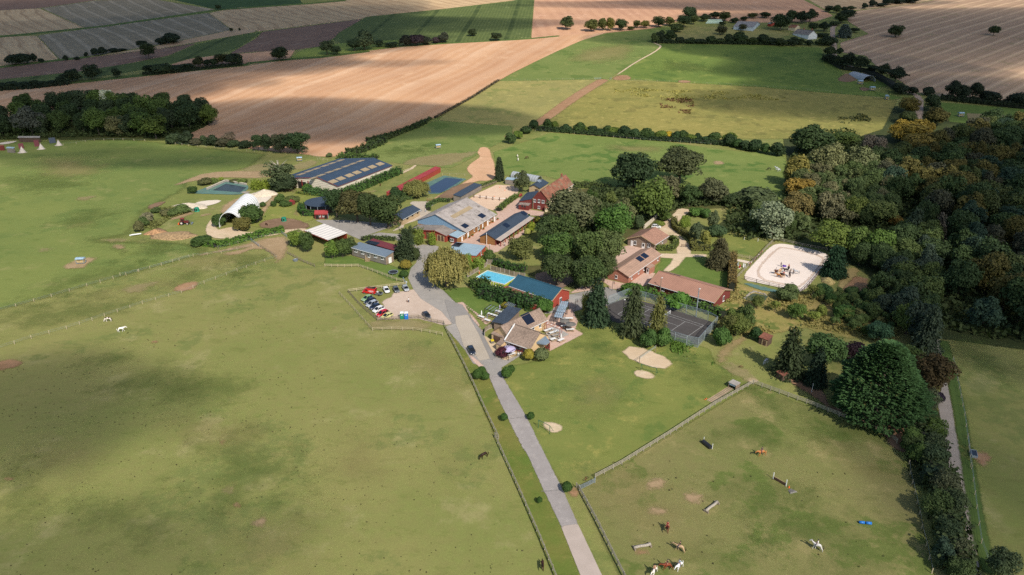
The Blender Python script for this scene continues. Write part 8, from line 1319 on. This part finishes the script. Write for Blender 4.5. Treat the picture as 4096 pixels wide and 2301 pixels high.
def horse(f, x, y, ang, pose, col, label, dark='1c1512', s=1.0, patch_=None, group=None):
    """ang: heading in degrees, 0 = to the right of the photograph, 90 = away"""
    e = empty('horse', at(f, x, y), rad(ang), label, 'horse', group); e.scale = (s,)*3; b, t, m = HM[pose]; link('body', b, e, lin(col)); link('tail', t, e, lin(dark)); link('mane', m, e, lin(dark))
    if patch_:
        for p, d in (((-.35, 0, 1.45), (.6, .62, .35)), ((.35, 0, 1.35), (.4, .60, .5))): o = link('coat_patch', PB, e, lin(patch_)); o.location = p; o.scale = d
    return e
bm = bmesh.new(); bmesh.ops.create_icosphere(bm, subdivisions=2, radius=.5); PB = bpy.data.meshes.new('coat_patch'); bm.to_mesh(PB); bm.free(); PB.materials.append(COAT); PB.polygons.foreach_set('use_smooth', [True]*len(PB.polygons))
PM = {}
def person_mesh(pose):
    r = pose == 'ride'; V = [((0,0,.95),(.15,.13)), ((0,0,1.15),(.13,.11)), ((.01,0,1.36),(.17,.12)), ((.01,0,1.50),(.055,.055)), ((.02,0,1.58),(.08,.08)), ((.03,0,1.70),(.10,.11)), ((.11,0,1.64),(.03,.03))]; E = [(0,1),(1,2),(2,3),(3,4),(4,5),(5,6)]
    for s in (-1, 1):
        k = len(V); V += [((0,s*.2,1.42),(.06,.06)), ((.02,s*.27,1.17),(.045,.045))]+([((.28,s*.14,1.10),(.035,.035)), ((.36,s*.10,1.10),(.04,.03)), ((.42,s*.09,1.07),(.03,.02))] if r else [((.1,s*.27,.95),(.035,.035)), ((.13,s*.26,.87),(.04,.03)), ((.15,s*.25,.80),(.03,.02))]); E += [(2,k),(k,k+1),(k+1,k+2),(k+2,k+3),(k+3,k+4)]
        k = len(V); V += [((.05,s*.16,.9),(.10,.10)), ((.36,s*.33,.68),(.075,.075)), ((.18,s*.36,.28),(.05,.05)), ((.32,s*.37,.22),(.05,.04))] if r else [((0,s*.10,.86),(.10,.10)), ((.03*s,s*.11,.48),(.07,.07)), ((-.02*s,s*.11,.09),(.05,.05)), ((.13-.02*s,s*.12,.04),(.05,.035))]; E += [(0,k),(k,k+1),(k+1,k+2),(k+2,k+3)]
    return skin('person', V, E, [M['skin']]*5, 1)
for k in ('ride', 'stand'): PM[k] = person_mesh(k)
def person(P, rz, pose, top, legs, head, label, arms='skin'):
    me = PM[pose].copy(); me.materials.clear(); [me.materials.append(m) for m in (M['skin'], top, legs, head, M['black'])]; r = pose == 'ride'
    for p in me.polygons:
        c = p.center; z = c.z; p.material_index = 3 if z > 1.69 or (z > 1.58 and c.x < -.01) else (0 if z > 1.47 else (0 if (abs(c.y) > .2 and z < 1.3 and z > .78 and not (r and z < .9)) or (r and c.x > .2 and z > .95) else (1 if z > 1.0 else (4 if z < (.34 if r else .1) else 2))))
    e = empty('person', P, rz, label, 'person'); link('body', me, e); MB().lathe([(.115, 1.68), (.12, 1.74), (.09, 1.80), (.01, 1.83)], (.015, 0, 0), 10).build('helmet' if r else 'hair', head, e, smooth=True); return e
def rider(h, top, legs, label, head='black', col=None):
    P = h.location+Vector((math.cos(h.rotation_euler.z), math.sin(h.rotation_euler.z), 0))*.02; s = h.scale.x; P.z += 1.58*s-.86
    return person(P, h.rotation_euler.z, 'ride', M[top], M[legs], M[head], label)
h = horse
h('R', 1640, 215, 215, 'graze', '2e1a12', 'dark bay horse grazing left of the lane'); h('R', 2240, 1350, 270, 'low', '3a1f17', 'brown horse walking along the lane fence at the bottom'); h('T', 860, 570, 190, 'graze', 'e0d6ca', 'brown and white pony grazing by the wire fence', s=1.0, patch_='4a2c20'); h('T', 965, 650, 20, 'low', 'e8e4dc', 'white pony standing in the left field', 'd8d4cc')
h('B', 1510, 95, 100, 'graze', 'e8dccb', 'far white horse in the horse paddock', 'd8d4cc'); h('B', 1520, 140, 80, 'graze', 'e0d8cc', 'near white horse in the horse paddock', 'd8d4cc'); h('B', 1632, 118, 200, 'graze', '4a2c1e', 'brown horse in the horse paddock'); h('K', 378, 392, 180, 'graze', '1d1a18', 'black horse in the shade of the wood edge'); h('K', 445, 388, 160, 'up', 'b8bcc0', 'first grey horse in the shade of the wood edge', '9a9ea2'); h('K', 462, 402, 200, 'low', 'c8ccd0', 'second grey horse in the shade of the wood edge', '9a9ea2')
h('J', 1822, 812, 140, 'graze', '4a2a1a', 'small dark brown pony in the goat paddock', s=.75); h('A', 1678, 785, 90, 'graze', '5a3020', 'reddish pony on the grass beside the riding hall', s=.75); h('M', 350, 550, 220, 'graze', 'c8c8c8', 'white horse in the shade of the large fir', 'b0b0b0'); h('N', 1965, 445, 160, 'graze', '6a4a34', 'small brown goat like pony on the bank', s=.5)
for f, x, y, a, pose, c, dk, top, legs, hl, rl in [('O', 1205, 965, 260, 'low', '5a2a1c', '1c1512', 'red', 'red', 'bay horse walking towards the camera in the jump paddock', 'rider in a dark red top on the bay horse'), ('O', 1335, 1175, 150, 'low', 'b89a78', '1c1512', 'black', 'navy', 'dun horse below the log jumps', 'rider in black on the dun horse'), ('O', 1205, 1365, 185, 'low', '7a3a20', '1c1512', 'black', 'red', 'bright bay horse with a red saddle cloth', 'rider in black on the bright bay horse'),
 ('O', 1330, 1360, 225, 'low', 'e8e6e4', 'dcdcdc', 'lblue', 'navy', 'white horse right of the bright bay', 'rider in a pale blue top on the white horse'), ('O', 1072, 1415, 235, 'low', 'e2dcd4', 'c8b8a0', 'skin', 'black', 'white horse at the bottom edge', 'rider in a sleeveless top at the bottom edge'), ('P', 430, 1165, 150, 'up', 'c9c5c0', '3a3432', 'white', 'navy', 'spotted grey horse in the lower right of the jump paddock', 'rider in white on the spotted grey horse'), ('M', 312, 1345, 195, 'low', 'b0703c', 'c08858', 'navy', 'navy', 'chestnut horse near the roll jump', 'rider in dark blue on the chestnut horse'),
 ('L', 1112, 722, 220, 'up', '5a3424', '1c1512', 'white', 'navy', 'brown horse at the left of the arena group', 'rider in white at the left of the arena group'), ('L', 1297, 668, 240, 'low', '241a16', '1c1512', 'redcloth', 'black', 'dark horse at the back of the arena group', 'rider in red on the dark horse'), ('L', 1222, 775, 265, 'low', 'b89470', '8a6a4a', 'redcloth', 'navy', 'dun horse at the front of the arena group', 'rider in red at the front of the arena group'), ('L', 1195, 690, 250, 'up', 'c0b8ae', '8a8480', 'grey', 'navy', 'pale grey horse in the middle of the arena group', 'rider in grey in the middle of the arena group')]:
    hh = h(f, x, y, a, pose, c, hl, dk); rider(hh, top, legs, rl)
h('L', 1150, 775, 150, 'low', 'a8723c', 'tan pony with a blue saddle cloth in the arena group', 'c8a070'); h('L', 1170, 705, 40, 'up', 'c8a070', 'palomino horse in the arena group', 'e0d0b0'); h('L', 1312, 765, 80, 'up', '3a2018', 'bay horse standing apart at the right of the arena group'); h('L', 1408, 725, 165, 'up', 'a8aaac', 'dapple grey horse led at the right of the arena group', '6a6c70'); h('L', 1250, 700, 200, 'up', '2a201c', 'black brown horse inside the arena group'); h('L', 1188, 765, 270, 'up', '4a2418', 'dark chestnut horse between the tan and dun ones')
def pp(f, x, y, a, top, legs, label, head='wooddk'): person(at(f, x, y), rad(a), 'stand', M[top], M[legs], M[head], label)
pp('D', 1078, 838, 60, 'white', 'navy', 'person in a white shirt walking across the car park'); pp('B', 330, 798, 240, 'white', 'lblue', 'person in white on the concrete yard'); pp('B', 1348, 1238, 300, 'white', 'navy', 'person in white at the end of the stable row'); pp('D', 1985, 478, 300, 'skin', 'orange', 'swimmer standing beside the swimming pool'); pp('L', 1187, 612, 270, 'navy', 'navy', 'person in blue beside the purple mounting block'); pp('L', 1328, 708, 200, 'black', 'black', 'person in black beside the bay horse'); pp('L', 1364, 728, 20, 'black', 'black', 'person in black leading the dapple grey')
for i, (x, y, c, w) in enumerate(((726, 612, 'orange', 'orange'), (746, 592, 'white', 'white'), (785, 552, 'black', 'black'), (805, 530, 'navy', 'dark blue'), (826, 512, 'polegrey', 'grey'), (856, 482, 'white', 'white'), (882, 455, 'brick', 'brown red'), (904, 432, 'redcloth', 'red'))): pp('L', x, y, -20, c, 'navy', f'{ORD[i]} spectator from the left at the arena rail, wearing {w}')
P = at('D', 1058, 836); e = empty('dog', P, 2.4, 'small brown dog walking beside the man in the car park', 'dog'); link('body', HM['low'][0], e, lin('8a5a34')); e.scale = (.34,)*3
e = empty('mounting_block', at('L', 1228, 618), .3, 'purple plastic mounting blocks in the riding arena', 'mounting block')
for x, y, z, w in ((-.6, 0, .22, .44), (0, .1, .36, .72), (.6, -.1, .28, .56)): ubox('step', M['purple'], e, (x, y, z), (.55, .6, w))
# stairs of the timber cabin, firewood, bins
e = empty('stairs', at('D', 545, 315), heading('D', 545, 315, 572, 255)[1], 'wooden stairs to the middle door of the grey timber house', 'stairs')
for k in range(6): ubox('step', M['woodl'], e, (.2+k*.3, 0, .12+k*.17), (.3, 1.5, .06))
for s in (-1, 1): MB().bar((0, s*.8, .9), (1.9, s*.8, 1.9), .08).build('handrail', M['woodl'], e); [ubox('rail_post', M['woodl'], e, (x, s*.8, .45+x*.5), (.08, .08, 1.0)) for x in (.1, 1.0, 1.8)]
e = empty('waste_bin', at('E', 383, 1040), .3, 'yellow and grey bins in front of the larch store', 'bin'); ubox('bin', M['polegrey'], e, (0, 0, .4), (.9, .8, .8)); ubox('lid', M['yellow'], e, (0, 0, 1.0), (.85, .75, .4))
e = empty('firewood_pile', at('E', 430, 835), RT, 'pile of split firewood beside the dark shingled roof', 'firewood'); rd = random.Random(8); mb = MB()
for k in range(60): x, y, z = rd.uniform(-1.6, 1.6), rd.uniform(-.7, .7), rd.uniform(.1, .9); mb.box((x, y, z), (.45, .16, .16), rd.uniform(0, 3), rd.uniform(-.4, .4))
o = mb.build('logs', M['woodl'], e); o['kind'] = 'stuff'
panelfence('E 285,950 290,890 340,860 470,810', 1.6, 'timber screen round the service yard of the restaurant')
P, rz = heading('J', 1500, 385, 1600, 395); e = empty('board_stack', P, rz, 'weathered boards lying beside the walled pond', 'boards')
for k in range(5): ubox('board', M['dead'], e, (0, (k-2)*.5, .12+.03*k), (4.5-.3*k, .42, .08), (0, 0, .12*(k-2)))
e = empty('parapet_sign', at('D', 1050, 615), 0, 'small white notice on the fence post by the road', 'sign'); ubox('board', M['white'], e, (0, 0, 1.2), (.5, .05, .4)); ubox('post', M['wood'], e, (0, .06, .6), (.08, .08, 1.2))
for i, (x, y) in enumerate(((1257, 903), (1195, 938), (1075, 1028), (1022, 1053), (935, 1113), (895, 1138))):
    e = empty('flower_pot', at('B', x, y), 0, f'{ORD[5-i]} terracotta flower pot from the left along the barn wall', 'flower pot', 'flower pots along the barn'); MB().lathe([(.3, 0), (.42, .55), (.36, .55), (.3, .5), (0, .5)], n=10).build('pot', M['terracotta'], e); q = link('plant', CR['dome'][0], e, lin('5f6f34')); q.location = (0, 0, .45); q.scale = (.9, .9, .6)
P, rz = heading('B', 1520, 612, 1565, 600); e = empty('tank', P, rz, 'dark red round tank beside the farmhouse wing', 'tank'); MB().tube([(-1.1, 0, .9), (-.9, 0, .9), (.9, 0, .9), (1.1, 0, .9)], [.45, .75, .75, .45], 12).build('vessel', M['red'], e, smooth=True)
for x in (-.7, .7): ubox('cradle', M['concrete'], e, (x, 0, .15), (.25, 1.0, .3))
